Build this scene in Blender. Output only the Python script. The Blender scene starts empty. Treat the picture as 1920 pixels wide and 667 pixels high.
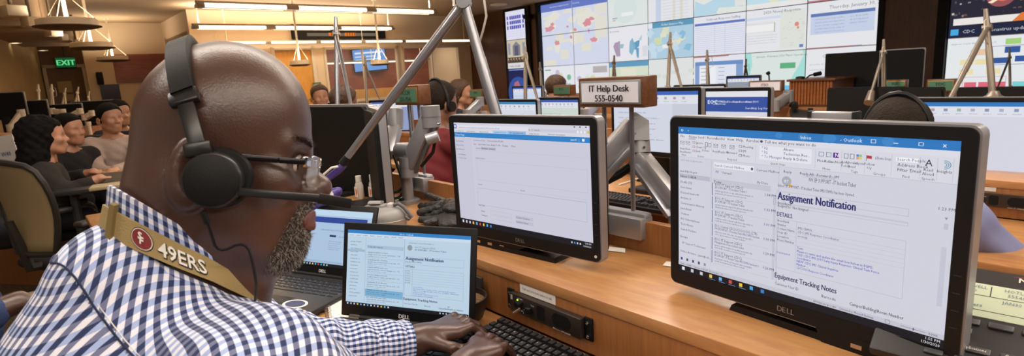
import bpy, bmesh, math, random
import numpy as np
from mathutils import Vector, Matrix
random.seed(7); np.random.seed(7)
S = bpy.context.scene
COL = S.collection
# ---------------------------------------------------------------- camera (solved from the two monitors: f, pitch, roll)
F = 1060.0; CX, CY = 960.0, 333.5; ZC = 1.334
_dn = np.array([330.0, 5717.0, F]); _dn /= np.linalg.norm(_dn); _up = -_dn
_fw = np.array([0, 0, 1.0]); _Y = _fw - (_fw @ _up) * _up; _Y /= np.linalg.norm(_Y)
_X = np.cross(_Y, _up); _X = _X if _X[0] > 0 else -_X
RW = np.array([_X, _Y, _up])                      # camera (x right, y down, z forward) -> world
cam_d = bpy.data.cameras.new('camera'); cam = bpy.data.objects.new('camera', cam_d); COL.objects.link(cam)
cam_d.sensor_width = 36.0; cam_d.sensor_fit = 'HORIZONTAL'; cam_d.lens = 36.0 * F / 1920.0
cam_d.clip_start = 0.02; cam_d.clip_end = 100
_M = np.eye(4); _M[:3, 0] = RW @ [1, 0, 0]; _M[:3, 1] = RW @ [0, -1, 0]; _M[:3, 2] = RW @ [0, 0, -1]; _M[:3, 3] = [0, 0, ZC]
cam.matrix_world = Matrix(_M.tolist())
cam_d.dof.use_dof = True; cam_d.dof.focus_distance = 1.15; cam_d.dof.aperture_fstop = 10.0
S.camera = cam
# ---------------------------------------------------------------- world, exposure
w = bpy.data.worlds.new('world'); S.world = w; w.use_nodes = True
w.node_tree.nodes['Background'].inputs[0].default_value = (1.0, 0.86, 0.70, 1)
w.node_tree.nodes['Background'].inputs[1].default_value = WORLD_STRENGTH = 0.30
S.view_settings.view_transform = 'Standard'; S.view_settings.look = 'None'
S.view_settings.exposure = 0.0; S.view_settings.gamma = 1.0; S.view_settings.use_curve_mapping = False
# ---------------------------------------------------------------- room frame: a runs along the desks, b runs towards the video wall
YAW = math.radians(-49.6)
E1 = np.array([math.cos(YAW), math.sin(YAW), 0]); E2 = np.array([-E1[1], E1[0], 0]); ZV = np.array([0, 0, 1.0])
def ray(x, y): return RW @ np.array([(x - CX) / F, (y - CY) / F, 1.0])
def atz(x, y, z): d = ray(x, y); return np.array([0, 0, ZC]) + d * ((z - ZC) / d[2])
def atd(x, y, dep): return np.array([0, 0, ZC]) + dep * ray(x, y)
O0 = np.array([-0.0840, 1.3750, 0.0])
def D(a, b, z=0.0): return O0 + a * E1 + b * E2 + z * ZV
def fr(p): q = np.array(p) - O0; return np.array([q @ E1, q @ E2, p[2]])
def onb(x, y, b):                                   # where a sight line meets the plane b = const
    d = ray(x, y); o = np.array([0, 0, ZC]); return o + d * (((D(0, b, 0) - o) @ E2) / (d @ E2))
def ona(x, y, a):
    d = ray(x, y); o = np.array([0, 0, ZC]); return o + d * (((D(a, 0, 0) - o) @ E1) / (d @ E1))
def MF(a, b, z, yaw=0.0): return Matrix.Translation(Vector(D(a, b, z))) @ Matrix.Rotation(YAW + yaw, 4, 'Z')
def MW(p, yaw=0.0): return Matrix.Translation(Vector(p)) @ Matrix.Rotation(yaw, 4, 'Z')
# ---------------------------------------------------------------- area lights of the ceiling rows (their housings are built further down)
WARM = (1.0, 0.80, 0.58); MILD = (1.0, 0.92, 0.82)        # far rows are warmer than those over the desk
CEIL = 2.95
FIX_Z = 2.55
# rows parallel to b: (a, b0, b1, down watts, up watts)
FIXTURE_ROWS = [(-8.1, 1.3, 5.35, 60, 210), (-11.2, 1.9, 6.2, 45, 150), (-5.4, -1.0, 4.4, 22, 30), (-2.7, -1.2, 4.2, 50, 50),  # from the third row on: unseen, added to light the desk area
                (-0.35, -1.9, 3.5, 78, 60), (1.7, -2.6, 2.8, 66, 60), (3.7, -2.0, 3.4, 50, 50)]
def area(name, m, sx, sy, watts, col):
    l = bpy.data.lights.new(name, 'AREA'); l.shape = 'RECTANGLE'; l.size = sx; l.size_y = sy; l.energy = watts; l.color = col
    o = bpy.data.objects.new(name, l); COL.objects.link(o); o.matrix_world = m; return o
for a_, b0_, b1_, wd_, wu_ in FIXTURE_ROWS:
    m_ = MF(a_, (b0_ + b1_) / 2, FIX_Z - 0.052)
    col_ = WARM if a_ < -4 else MILD
    area('tube_light_down', m_, 0.12, b1_ - b0_, wd_, col_)
    area('tube_light_up', MF(a_, (b0_ + b1_) / 2, FIX_Z + 0.07) @ Matrix.Rotation(math.pi, 4, 'X'), 0.12, b1_ - b0_, wu_, col_)
# ---------------------------------------------------------------- materials
def lin(c):
    if isinstance(c, str): c = tuple(int(c[i:i + 2], 16) / 255 for i in (0, 2, 4))
    return tuple((v / 12.92 if v <= 0.04045 else ((v + 0.055) / 1.055) ** 2.4) for v in c[:3])
MATS = {}
def mat(name, c, rough=0.5, metal=0.0, bump=None, var=None, spec=0.5, alpha=None, trans=0.0, coat=0.0, sheen=0.0):
    """principled material; bump = (scale, strength, detail); var = (scale, amount) of value mottling"""
    if name in MATS: return MATS[name]
    m = bpy.data.materials.new(name); m.use_nodes = True; nt = m.node_tree; b = nt.nodes['Principled BSDF']
    b.inputs['Base Color'].default_value = (*lin(c), 1); b.inputs['Roughness'].default_value = rough; b.inputs['Metallic'].default_value = metal
    b.inputs['Specular IOR Level'].default_value = spec
    if trans: b.inputs['Transmission Weight'].default_value = trans
    if coat: b.inputs['Coat Weight'].default_value = coat; b.inputs['Coat Roughness'].default_value = 0.38
    if sheen: b.inputs['Sheen Weight'].default_value = sheen
    if alpha is not None: b.inputs['Alpha'].default_value = alpha
    if bump or var:
        tc = nt.nodes.new('ShaderNodeTexCoord')
    if var:
        n = nt.nodes.new('ShaderNodeTexNoise'); n.inputs['Scale'].default_value = var[0]; n.inputs['Detail'].default_value = 5
        nt.links.new(tc.outputs['Object'], n.inputs['Vector'])
        r = nt.nodes.new('ShaderNodeValToRGB'); L = lin(c)
        r.color_ramp.elements[0].position = 0.3; r.color_ramp.elements[1].position = 0.7
        r.color_ramp.elements[0].color = (*[v * (1 - var[1]) for v in L], 1); r.color_ramp.elements[1].color = (*[min(1, v * (1 + var[1])) for v in L], 1)
        nt.links.new(n.outputs['Fac'], r.inputs[0]); nt.links.new(r.outputs[0], b.inputs['Base Color'])
    if bump:
        n = nt.nodes.new('ShaderNodeTexNoise'); n.inputs['Scale'].default_value = bump[0]; n.inputs['Detail'].default_value = bump[2] if len(bump) > 2 else 3
        nt.links.new(tc.outputs['Object'], n.inputs['Vector'])
        bp = nt.nodes.new('ShaderNodeBump'); bp.inputs['Strength'].default_value = bump[1]; bp.inputs['Distance'].default_value = 0.01
        nt.links.new(n.outputs['Fac'], bp.inputs['Height']); nt.links.new(bp.outputs[0], b.inputs['Normal'])
    MATS[name] = m; return m
def emit(c, k=1.0):
    """a display or lamp colour: gives off light"""
    name = 'glow_%s_%.2f' % (c if isinstance(c, str) else '_'.join('%.3f' % v for v in c), k)
    if name in MATS: return MATS[name]
    m = bpy.data.materials.new(name); m.use_nodes = True; nt = m.node_tree; b = nt.nodes['Principled BSDF']
    b.inputs['Base Color'].default_value = (0.01, 0.01, 0.01, 1); b.inputs['Roughness'].default_value = 0.45; b.inputs['Specular IOR Level'].default_value = 0.12
    b.inputs['Emission Color'].default_value = (*lin(c), 1); b.inputs['Emission Strength'].default_value = k
    MATS[name] = m; return m
def wood(name, c1, c2, scale=(1, 1, 1), rough=0.38, freq=9.0, coat=0.15):
    if name in MATS: return MATS[name]
    m = bpy.data.materials.new(name); m.use_nodes = True; nt = m.node_tree; b = nt.nodes['Principled BSDF']
    tc = nt.nodes.new('ShaderNodeTexCoord'); mp = nt.nodes.new('ShaderNodeMapping'); mp.inputs['Scale'].default_value = scale
    nt.links.new(tc.outputs['Object'], mp.inputs[0])
    n = nt.nodes.new('ShaderNodeTexNoise'); n.inputs['Scale'].default_value = freq; n.inputs['Detail'].default_value = 8; n.inputs['Roughness'].default_value = 0.62; n.inputs['Distortion'].default_value = 0.6
    nt.links.new(mp.outputs[0], n.inputs['Vector'])
    n2 = nt.nodes.new('ShaderNodeTexNoise'); n2.inputs['Scale'].default_value = 3.0; n2.inputs['Detail'].default_value = 3
    nt.links.new(tc.outputs['Object'], n2.inputs['Vector'])
    mx = nt.nodes.new('ShaderNodeMix'); mx.data_type = 'FLOAT'; mx.inputs[0].default_value = 0.4
    nt.links.new(n.outputs['Fac'], mx.inputs[2]); nt.links.new(n2.outputs['Fac'], mx.inputs[3])
    r = nt.nodes.new('ShaderNodeValToRGB'); r.color_ramp.elements[0].position = 0.36; r.color_ramp.elements[1].position = 0.64
    r.color_ramp.elements[0].color = (*lin(c1), 1); r.color_ramp.elements[1].color = (*lin(c2), 1)
    nt.links.new(mx.outputs[0], r.inputs[0]); nt.links.new(r.outputs[0], b.inputs['Base Color'])
    b.inputs['Roughness'].default_value = rough; b.inputs['Coat Weight'].default_value = coat; b.inputs['Coat Roughness'].default_value = 0.3
    bp = nt.nodes.new('ShaderNodeBump'); bp.inputs['Strength'].default_value = 0.04; nt.links.new(n.outputs['Fac'], bp.inputs['Height']); nt.links.new(bp.outputs[0], b.inputs['Normal'])
    MATS[name] = m; return m
M_WOODTOP = wood('desk_laminate', 'a06c40', 'c2925e', (1.2, 6, 6), 0.34, 6)
M_WOODV = wood('riser_laminate', '8a5630', 'a8723f', (14, 14, 1.0), 0.4, 7)
M_WOODEDGE = wood('desk_edge', '8a4d25', 'a8683a', (2, 8, 8), 0.4, 8)
M_SIGNWOOD = wood('sign_wood', '55331f', '7a4e30', (2, 9, 9), 0.35, 10)
M_DARKWOOD = wood('panel_wood', '3f2517', '5b3722', (6, 6, 0.6), 0.45, 6)
M_REDWOOD = wood('panel_redwood', '6b2f1f', '8a4630', (0.6, 0.6, 5), 0.4, 5)
M_BLACK = mat('black_plastic', '0e0e10', 0.48, bump=(900, 0.05), spec=0.35)
M_MATTE = mat('matte_black', '0a0a0b', 0.65, bump=(500, 0.06), spec=0.3)
M_GLOSSB = mat('gloss_black', '0d0d10', 0.22)
M_SILVER = mat('silver_paint', 'a3a3a8', 0.36, 0.55, bump=(700, 0.03))
M_ALU = mat('brushed_aluminium', '9a9ba2', 0.3, 0.8, bump=(500, 0.03))
M_GREYP = mat('grey_plastic', '8f8d8c', 0.45)
M_WHITE = mat('white_plastic', 'dcd8d2', 0.45)
M_PAPER = mat('paper', 'e6e2dc', 0.8)
M_CHROME = mat('chrome', 'd0d0d2', 0.15, 1.0)
M_DGREY = mat('dark_grey_plastic', '2c2b2c', 0.45, bump=(800, 0.05))
# ---------------------------------------------------------------- scene tree helpers
def tag(o, label=None, cat=None, group=None, kind=None):
    if label: o['label'] = label
    if cat: o['category'] = cat
    if group: o['group'] = group
    if kind: o['kind'] = kind
    return o
def thing(name, label, cat, m=None, group=None):
    o = bpy.data.objects.new(name, None); COL.objects.link(o); o.empty_display_size = 0.05
    if m is not None: o.matrix_world = m
    return tag(o, label, cat, group)
def copy_tree(o, parent=None, label=None, m=None):
    c = o.copy(); COL.objects.link(c)
    if parent is not None: c.parent = parent; c.matrix_parent_inverse = o.matrix_parent_inverse.copy()
    if label: c['label'] = label
    if m is not None: c.matrix_world = m
    for ch in [k for k in bpy.data.objects if k.parent == o]: copy_tree(ch, c)
    return c
def wmat(o):
    m = o.matrix_basis.copy()
    while o.parent is not None: o = o.parent; m = o.matrix_basis @ m
    return m
def _v(p): return np.asarray(p, float)
class MB:
    """collects shapes; build() links them as one mesh object"""
    def __init__(s): s.v = []; s.f = []; s.mi = []; s.n = 0
    def add(s, v, f, mi=0, M=None):
        v = np.asarray(v, float).reshape(-1, 3)
        if M is not None:
            A = np.array(M); v = v @ A[:3, :3].T + A[:3, 3]
        s.v.append(v); s.f += [tuple(int(i) + s.n for i in q) for q in f]; s.mi += [mi] * len(f); s.n += len(v); return s
    def box(s, x0, y0, z0, x1, y1, z1, mi=0, M=None):
        v = [(x, y, z) for z in (z0, z1) for y in (y0, y1) for x in (x0, x1)]
        return s.add(v, [(0, 2, 3, 1), (4, 5, 7, 6), (0, 1, 5, 4), (2, 6, 7, 3), (0, 4, 6, 2), (1, 3, 7, 5)], mi, M)
    def rbox(s, x0, y0, z0, x1, y1, z1, r=0.004, seg=2, mi=0, M=None):
        bm = bmesh.new(); bmesh.ops.create_cube(bm, size=1)
        for q in bm.verts: q.co = Vector(((x0 + x1) / 2 + q.co.x * (x1 - x0), (y0 + y1) / 2 + q.co.y * (y1 - y0), (z0 + z1) / 2 + q.co.z * (z1 - z0)))
        r = min(r, 0.49 * min(x1 - x0, y1 - y0, z1 - z0))
        bmesh.ops.bevel(bm, geom=bm.edges[:], offset=r, segments=seg, profile=0.5, affect='EDGES')
        return s._bm(bm, mi, M)
    def _bm(s, bm, mi=0, M=None):
        bm.verts.index_update(); v = [q.co[:] for q in bm.verts]; f = [[q.index for q in p.verts] for p in bm.faces]; bm.free(); return s.add(v, f, mi, M)
    def tube(s, path, r, seg=8, mi=0, M=None, caps=True, flat=1.0):
        P = [_v(p) for p in path]; n = len(P); rs = r if hasattr(r, '__len__') else [r] * n
        T = [(P[min(i + 1, n - 1)] - P[max(i - 1, 0)]) for i in range(n)]; T = [t / (np.linalg.norm(t) + 1e-12) for t in T]
        up = np.array([0, 0, 1.0]) if abs(T[0][2]) < 0.9 else np.array([1.0, 0, 0])
        N = np.cross(T[0], up); N /= np.linalg.norm(N); v = []
        for i in range(n):
            N = N - (N @ T[i]) * T[i]; N /= np.linalg.norm(N) + 1e-12; Bn = np.cross(T[i], N)
            for k in range(seg):
                t = 2 * math.pi * k / seg; v.append(P[i] + rs[i] * (math.cos(t) * N + flat * math.sin(t) * Bn))
        f = [(i * seg + k, i * seg + (k + 1) % seg, (i + 1) * seg + (k + 1) % seg, (i + 1) * seg + k) for i in range(n - 1) for k in range(seg)]
        if caps: f += [tuple(range(seg))[::-1], tuple((n - 1) * seg + k for k in range(seg))]
        return s.add(v, f, mi, M)
    def bar(s, p0, p1, wx, wy, mi=0, up=(0, 0, 1), r=0.0):
        """rectangular bar between two points"""
        p0, p1 = _v(p0), _v(p1); t = p1 - p0; L = np.linalg.norm(t); t = t / L; u = _v(up) - (_v(up) @ t) * t; u /= np.linalg.norm(u); q = np.cross(u, t)
        M = np.eye(4); M[:3, 0] = t; M[:3, 1] = q; M[:3, 2] = u; M[:3, 3] = p0
        return s.rbox(0, -wx / 2, -wy / 2, L, wx / 2, wy / 2, r, 2, mi, M) if r else s.box(0, -wx / 2, -wy / 2, L, wx / 2, wy / 2, mi, M)
    def lathe(s, prof, seg=20, mi=0, M=None, c=(0, 0, 0)):
        v = []; c = _v(c); n = len(prof)
        for r, z in prof:
            for k in range(seg):
                t = 2 * math.pi * k / seg; v.append((c[0] + r * math.cos(t), c[1] + r * math.sin(t), c[2] + z))
        f = [(i * seg + k, i * seg + (k + 1) % seg, (i + 1) * seg + (k + 1) % seg, (i + 1) * seg + k) for i in range(n - 1) for k in range(seg)]
        if prof[0][0] > 1e-5: f.append(tuple(range(seg))[::-1])
        if prof[-1][0] > 1e-5: f.append(tuple((n - 1) * seg + k for k in range(seg)))
        return s.add(v, f, mi, M)
    def prism(s, pts, d0, d1, mi=0, M=None):
        """outline in x,z extruded along y from d0 to d1"""
        n = len(pts); v = [(x, d0, z) for x, z in pts] + [(x, d1, z) for x, z in pts]
        f = [tuple(range(n)), tuple(range(2 * n - 1, n - 1, -1))] + [(i, i + n, (i + 1) % n + n, (i + 1) % n) for i in range(n)]
        return s.add(v, f, mi, M)
    def quad(s, a, b, c, d, mi=0): return s.add([a, b, c, d], [(0, 1, 2, 3)], mi)
    def sphere(s, c, r, seg=14, mi=0, M=None):
        r = _v(r if hasattr(r, '__len__') else (r, r, r)); c = _v(c); n = seg // 2; v = []
        for i in range(n + 1):
            p = math.pi * i / n
            for k in range(seg):
                t = 2 * math.pi * k / seg; v.append(c + r * [math.sin(p) * math.cos(t), math.sin(p) * math.sin(t), math.cos(p)])
        f = [(i * seg + k, (i + 1) * seg + k, (i + 1) * seg + (k + 1) % seg, i * seg + (k + 1) % seg) for i in range(n) for k in range(seg)]
        return s.add(v, f, mi, M)
    def build(s, name, mats, parent=None, world=False, smooth=40, matrix=None, uv=None):
        me = bpy.data.meshes.new(name); V = np.vstack(s.v) if s.v else np.zeros((0, 3))
        if world and parent is not None:
            A = np.linalg.inv(np.array(wmat(parent))); V = V @ A[:3, :3].T + A[:3, 3]
        me.from_pydata(V.tolist(), [], s.f)
        mats = mats if isinstance(mats, (list, tuple)) else [mats]
        for m in mats: me.materials.append(m)
        if len(mats) > 1: me.polygons.foreach_set('material_index', s.mi)
        if smooth:
            me.polygons.foreach_set('use_smooth', [True] * len(me.polygons)); me.set_sharp_from_angle(angle=math.radians(smooth))
        if uv is not None:
            l = me.uv_layers.new(name='UVMap'); l.data.foreach_set('uv', np.asarray(uv, float).ravel())
        me.update(); o = bpy.data.objects.new(name, me); COL.objects.link(o)
        if matrix is not None: o.matrix_world = matrix
        if parent is not None: o.parent = parent
        return o
def recalc(o):
    bm = bmesh.new(); bm.from_mesh(o.data); bmesh.ops.recalc_face_normals(bm, faces=bm.faces[:]); bm.to_mesh(o.data); bm.free(); return o
# ---------------------------------------------------------------- lettering
_TX = {}
TMP = bpy.data.scenes.new('lettering_scratch')          # removed again at the end of the script
def text_geo(st, bold=0.0, shear=0.0, res=2):
    """unit-size text mesh: (verts Nx2, faces, width)"""
    k = (st, bold, shear, res)
    if k in _TX: return _TX[k]
    cu = bpy.data.curves.new('lettering', 'FONT'); cu.body = st; cu.size = 1.0; cu.resolution_u = res; cu.offset = bold; cu.shear = shear
    o = bpy.data.objects.new('lettering', cu); TMP.collection.objects.link(o)
    TMP.view_layers[0].update(); dg = TMP.view_layers[0].depsgraph; dg.update(); me = o.evaluated_get(dg).to_mesh()
    v = np.array([q.co[:2] for q in me.vertices]) if len(me.vertices) else np.zeros((0, 2)); f = [tuple(p.vertices) for p in me.polygons]
    o.evaluated_get(dg).to_mesh_clear(); bpy.data.objects.remove(o); bpy.data.curves.remove(cu)
    wd = v[:, 0].max() if len(v) else 0.0
    _TX[k] = (v, f, wd); return _TX[k]
class Sheet:
    """flat print or a display picture: x right, z up, seen from -y. u,v run 0..1 from the top left corner"""
    def __init__(s, W, H, x0=0.0, ztop=0.0, y=0.0, step=0.00025): s.W, s.H, s.x0, s.zt, s.y, s.st = W, H, x0, ztop, y, step; s.mb = MB(); s.mats = []; s.ix = {}; s.vm = None
    pale = 0.0
    def m(s, c):
        if s.pale and isinstance(c, str): c = tuple(round(int(c[i:i + 2], 16) / 255 * (1 - s.pale) + t_ * s.pale, 3) for i, t_ in zip((0, 2, 4), (0.84, 0.85, 0.88)))
        mt = emit(c) if not isinstance(c, bpy.types.Material) else c
        if mt.name not in s.ix: s.ix[mt.name] = len(s.mats); s.mats.append(mt)
        return s.ix[mt.name]
    def xz(s, u, v):
        if s.vm: v = s.vm(v)
        return s.x0 + u * s.W, s.zt - v * s.H
    def poly(s, pts, c, layer=1):
        y = s.y - s.st * layer; P = [s.xz(*p) for p in pts]; s.mb.add([(x, y, z) for x, z in P], [tuple(range(len(P)))], s.m(c)); return s
    def rect(s, u0, v0, u1, v1, c, layer=1): return s.poly([(u0, v0), (u0, v1), (u1, v1), (u1, v0)], c, layer)
    def frame(s, u0, v0, u1, v1, c, t=0.0012, layer=2):
        tu, tv = t, t * s.W / s.H
        s.rect(u0, v0, u1, v0 + tv, c, layer).rect(u0, v1 - tv, u1, v1, c, layer).rect(u0, v0, u0 + tu, v1, c, layer); return s.rect(u1 - tu, v0, u1, v1, c, layer)
    def disc(s, u, v, ru, c, layer=2, n=20):
        rv = ru * s.W / s.H; return s.poly([(u + ru * math.cos(2 * math.pi * k / n), v - rv * math.sin(2 * math.pi * k / n)) for k in range(n)][::-1], c, layer)
    def text(s, u, v, h, st, c, bold=0.0, layer=5, fit=None, res=1, align='l'):
        """h = capital height as a share of the sheet height, v = baseline"""
        V, f, wd = text_geo(st, 0.0, 0.0, res)
        if not len(V): return s
        k = h * s.H / 0.72; kx = k
        if fit: kx = fit * s.W / max(wd, 1e-6)
        x, z = s.xz(u, v); x -= {'l': 0, 'c': wd * kx / 2, 'r': wd * kx}[align]
        for j, dx in enumerate((0.0,) if not bold else (-bold * 1.1, 0.0, bold * 1.1)):           # heavier letters: struck three times, a hair apart
            s.mb.add(np.column_stack([x + (V[:, 0] + dx) * kx, np.full(len(V), s.y - s.st * (layer + 0.15 * j)), z + V[:, 1] * k]), f, s.m(c))
        return s
    def scribble(s, u, v, h, n, c, wd, layer=5, seed=0):
        """a run of unreadably small words"""
        rr = random.Random(seed + int(u * 991) + int(v * 7919)); out = []
        while sum(map(len, out)) + len(out) < n: out.append(''.join(rr.choice('aeionrstlcmdpu') for _ in range(rr.randint(2, 8))))
        return s.text(u, v, h, ' '.join(out)[:n], c, fit=wd, layer=layer)
    def build(s, name, parent): return s.mb.build(name, s.mats, parent, smooth=0)
# ---------------------------------------------------------------- organic surfaces: distance fields turned into quads
def near(p, c, r): return ((p - _v(c)) ** 2).sum(axis=1).min() < r * r
def nrm(v): v = _v(v); return v / np.linalg.norm(v)
def s_cap(p, a, b, ra, rb=None):
    a, b = _v(a), _v(b); rb = ra if rb is None else rb; pa = p - a; ba = b - a; h = np.clip(pa @ ba / (ba @ ba + 1e-12), 0, 1)
    return np.linalg.norm(pa - h[:, None] * ba, axis=1) - (ra + (rb - ra) * h)
def s_ell(p, c, r, A=None):
    q = p - _v(c)
    if A is not None: q = q @ np.array(A)        # columns of A are the axes
    r = _v(r); k0 = np.linalg.norm(q / r, axis=1); k1 = np.linalg.norm(q / (r * r), axis=1); return k0 * (k0 - 1) / np.maximum(k1, 1e-9)
def s_box(p, c, h, r, A=None):
    q = p - _v(c)
    if A is not None: q = q @ np.array(A)
    d = np.abs(q) - (_v(h) - r); return np.linalg.norm(np.maximum(d, 0), axis=1) + np.minimum(d.max(axis=1), 0) - r
def smin(a, b, k): h = np.maximum(k - np.abs(a - b), 0) / k; return np.minimum(a, b) - h * h * k * 0.25
def smax(a, b, k): return -smin(-a, -b, k)
def union(ds, k):
    r = ds[0]
    for d in ds[1:]: r = smin(r, d, k)
    return r
def surf(f, lo, hi, h, smooth=1):
    """surface net of f = 0 inside the box; returns verts, quads"""
    lo, hi = _v(lo), _v(hi); n = np.ceil((hi - lo) / h).astype(int) + 1; B = 12
    n = ((n + B - 1) // B) * B + 1; G = np.full(n, 1e3, np.float32); nb = (n - 1) // B
    cs = [(i, j, k) for i in range(nb[0]) for j in range(nb[1]) for k in range(nb[2])]
    cen = lo + (np.array(cs) * B + B / 2) * h; fc = f(cen); lim = B * h * 0.95 + 0.03
    ax = np.arange(B + 1)
    gi, gj, gk = [g.ravel() for g in np.meshgrid(ax, ax, ax, indexing='ij')]; off = np.column_stack([gi, gj, gk])
    for (i, j, k), v in zip(cs, fc):
        sl = (slice(i * B, i * B + B + 1), slice(j * B, j * B + B + 1), slice(k * B, k * B + B + 1))
        if v < -lim: G[sl] = np.where(G[sl] == 1e3, -1e3, G[sl])
    for (i, j, k), v in zip(cs, fc):
        if abs(v) > lim: continue
        P = lo + (off + np.array([i, j, k]) * B) * h
        G[i * B:i * B + B + 1, j * B:j * B + B + 1, k * B:k * B + B + 1] = f(P).reshape(B + 1, B + 1, B + 1)
    I = G < 0; c = np.zeros(n - 1, np.int8)
    for dx in (0, 1):
        for dy in (0, 1):
            for dz in (0, 1): c += I[dx:n[0] - 1 + dx, dy:n[1] - 1 + dy, dz:n[2] - 1 + dz]
    act = np.argwhere((c > 0) & (c < 8)); idx = np.full(n - 1, -1, np.int64); idx[tuple(act.T)] = np.arange(len(act))
    acc = np.zeros((len(act), 3)); cnt = np.zeros(len(act))
    cor = [(x, y, z) for x in (0, 1) for y in (0, 1) for z in (0, 1)]
    for a in cor:
        for d in range(3):
            if a[d]: continue
            b = list(a); b[d] = 1
            va = G[act[:, 0] + a[0], act[:, 1] + a[1], act[:, 2] + a[2]]; vb = G[act[:, 0] + b[0], act[:, 1] + b[1], act[:, 2] + b[2]]
            m = (va < 0) != (vb < 0); t = np.clip(np.where(m, va / np.where(m, va - vb, 1), 0), 0, 1)
            pt = np.array(a) + t[:, None] * (np.array(b) - np.array(a)); acc[m] += pt[m]; cnt[m] += 1
    V = lo + (act + acc / cnt[:, None]) * h; Q = []
    for d in range(3):
        e1, e2 = [(1, 2), (2, 0), (0, 1)][d]; A = I; sl0 = [slice(1, -1)] * 3; sl0[d] = slice(0, -1); sl1 = [slice(1, -1)] * 3; sl1[d] = slice(1, None)
        x = np.argwhere(A[tuple(sl0)] != A[tuple(sl1)]); o = np.array([1, 1, 1]); o[d] = 0; x = x + o
        ins = A[tuple(x.T)]; p = []
        for u, v in ((0, 0), (1, 0), (1, 1), (0, 1)):
            y = x.copy(); y[:, e1] -= 1 - u; y[:, e2] -= 1 - v; p.append(idx[tuple(y.T)])
        q = np.column_stack(p); q[~ins] = q[~ins][:, ::-1]; Q.append(q)
    Q = np.vstack(Q); Q = Q[(Q >= 0).all(axis=1)]
    for _ in range(smooth):
        a2 = np.zeros_like(V); c2 = np.zeros(len(V))
        for i in range(4):
            np.add.at(a2, Q[:, i], V[Q[:, (i + 1) % 4]]); np.add.at(a2, Q[:, i], V[Q[:, (i + 3) % 4]]); np.add.at(c2, Q[:, i], 2)
        V = np.where(c2[:, None] > 0, V * 0.5 + 0.5 * a2 / np.maximum(c2, 1)[:, None], V)
    return V, Q
def organic(name, f, lo, hi, h, mats, parent, smooth=1, keep=None):
    V, Q = surf(f, lo, hi, h, smooth); mb = MB(); mb.add(V, Q.tolist()); return mb.build(name, mats, parent, world=True, smooth=180)
# ================================================================ THE SETTING
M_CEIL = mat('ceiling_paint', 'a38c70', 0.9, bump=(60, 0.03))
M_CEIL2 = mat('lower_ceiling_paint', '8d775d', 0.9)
M_WALL = mat('cream_wall', 'cbb89c', 0.85, bump=(80, 0.03))
M_TAN = mat('tan_wall', 'a48c63', 0.9, var=(2, 0.08))
M_CARPET = mat('carpet', '6b5336', 0.95, bump=(350, 0.4), var=(40, 0.25))
M_TRIM = mat('trim_paint', 'c9bda8', 0.6)
M_YELLOW = wood('yellow_door_veneer', 'b98237', 'd29c4c', (8, 8, 0.7), 0.4, 6)
M_BROWNDOOR = wood('brown_door_veneer', '5c4227', '74562f', (8, 8, 0.7), 0.45, 6)
M_GLASS = mat('pane_glass', 'c8ccc8', 0.05, alpha=0.06, spec=0.6)
def struct(name, mb, m, parent=None, matrix=None, smooth=30):
    o = mb.build(name, m, parent, matrix=matrix, smooth=smooth)
    if parent is None: o['kind'] = 'structure'
    return o
FR0 = MF(0, 0, 0)                                   # local x = a, y = b
struct('floor', MB().box(-17, -7, -0.1, 7, 10, 0), M_CARPET, matrix=FR0)
struct('ceiling', MB().box(-17, -4.5, CEIL, 7, 10, CEIL + 0.1), M_CEIL, matrix=FR0)
# lower ceiling over the far corner, with its down lights
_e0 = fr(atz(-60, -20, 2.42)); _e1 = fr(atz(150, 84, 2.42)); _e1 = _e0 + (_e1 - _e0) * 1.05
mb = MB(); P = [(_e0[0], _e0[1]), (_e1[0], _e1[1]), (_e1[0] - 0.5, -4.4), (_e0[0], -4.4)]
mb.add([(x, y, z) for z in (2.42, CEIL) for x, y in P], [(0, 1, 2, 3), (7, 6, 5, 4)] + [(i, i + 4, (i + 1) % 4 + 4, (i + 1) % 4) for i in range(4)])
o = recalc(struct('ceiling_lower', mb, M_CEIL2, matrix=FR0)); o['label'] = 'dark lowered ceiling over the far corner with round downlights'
# glazed wall at a = -12
A0 = -12.0
mb = MB()
for b0, b1, z0, z1 in [(2.0, 3.6, 0, 2.3), (4.5, 4.76, 0, 2.3), (6.72, 6.84, 0, 2.3), (8.66, 9.1, 0, 2.3), (4.76, 8.66, 0, 0.9), (4.76, 8.66, 2.16, 2.3), (3.6, 4.5, 2.15, 2.3)]:
    mb.box(A0 - 0.15, b0, z0, A0, b1, z1)
struct('wall_left', mb, M_WALL, matrix=FR0)
struct('wall_soffit', MB().box(A0 - 0.15, 2.0, 2.3, A0 + 0.05, 9.1, CEIL), M_WALL, matrix=FR0)['label'] = 'cream soffit band above the glazed wall'
d = struct('door_1', MB().box(A0 - 0.08, 3.62, 0, A0 - 0.03, 4.48, 2.14), M_YELLOW, matrix=FR0)
MB().box(A0 - 0.03, 3.56, 0, A0 + 0.02, 3.64, 2.2).box(A0 - 0.03, 4.46, 0, A0 + 0.02, 4.54, 2.2).box(A0 - 0.03, 3.56, 2.13, A0 + 0.02, 4.54, 2.2).build('door_frame', M_TRIM, d)
MB().tube([(A0 + 0.0, 4.38, 1.0), (A0 + 0.05, 4.38, 1.0), (A0 + 0.05, 4.26, 1.0)], 0.012).build('handle', M_ALU, d)
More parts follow.
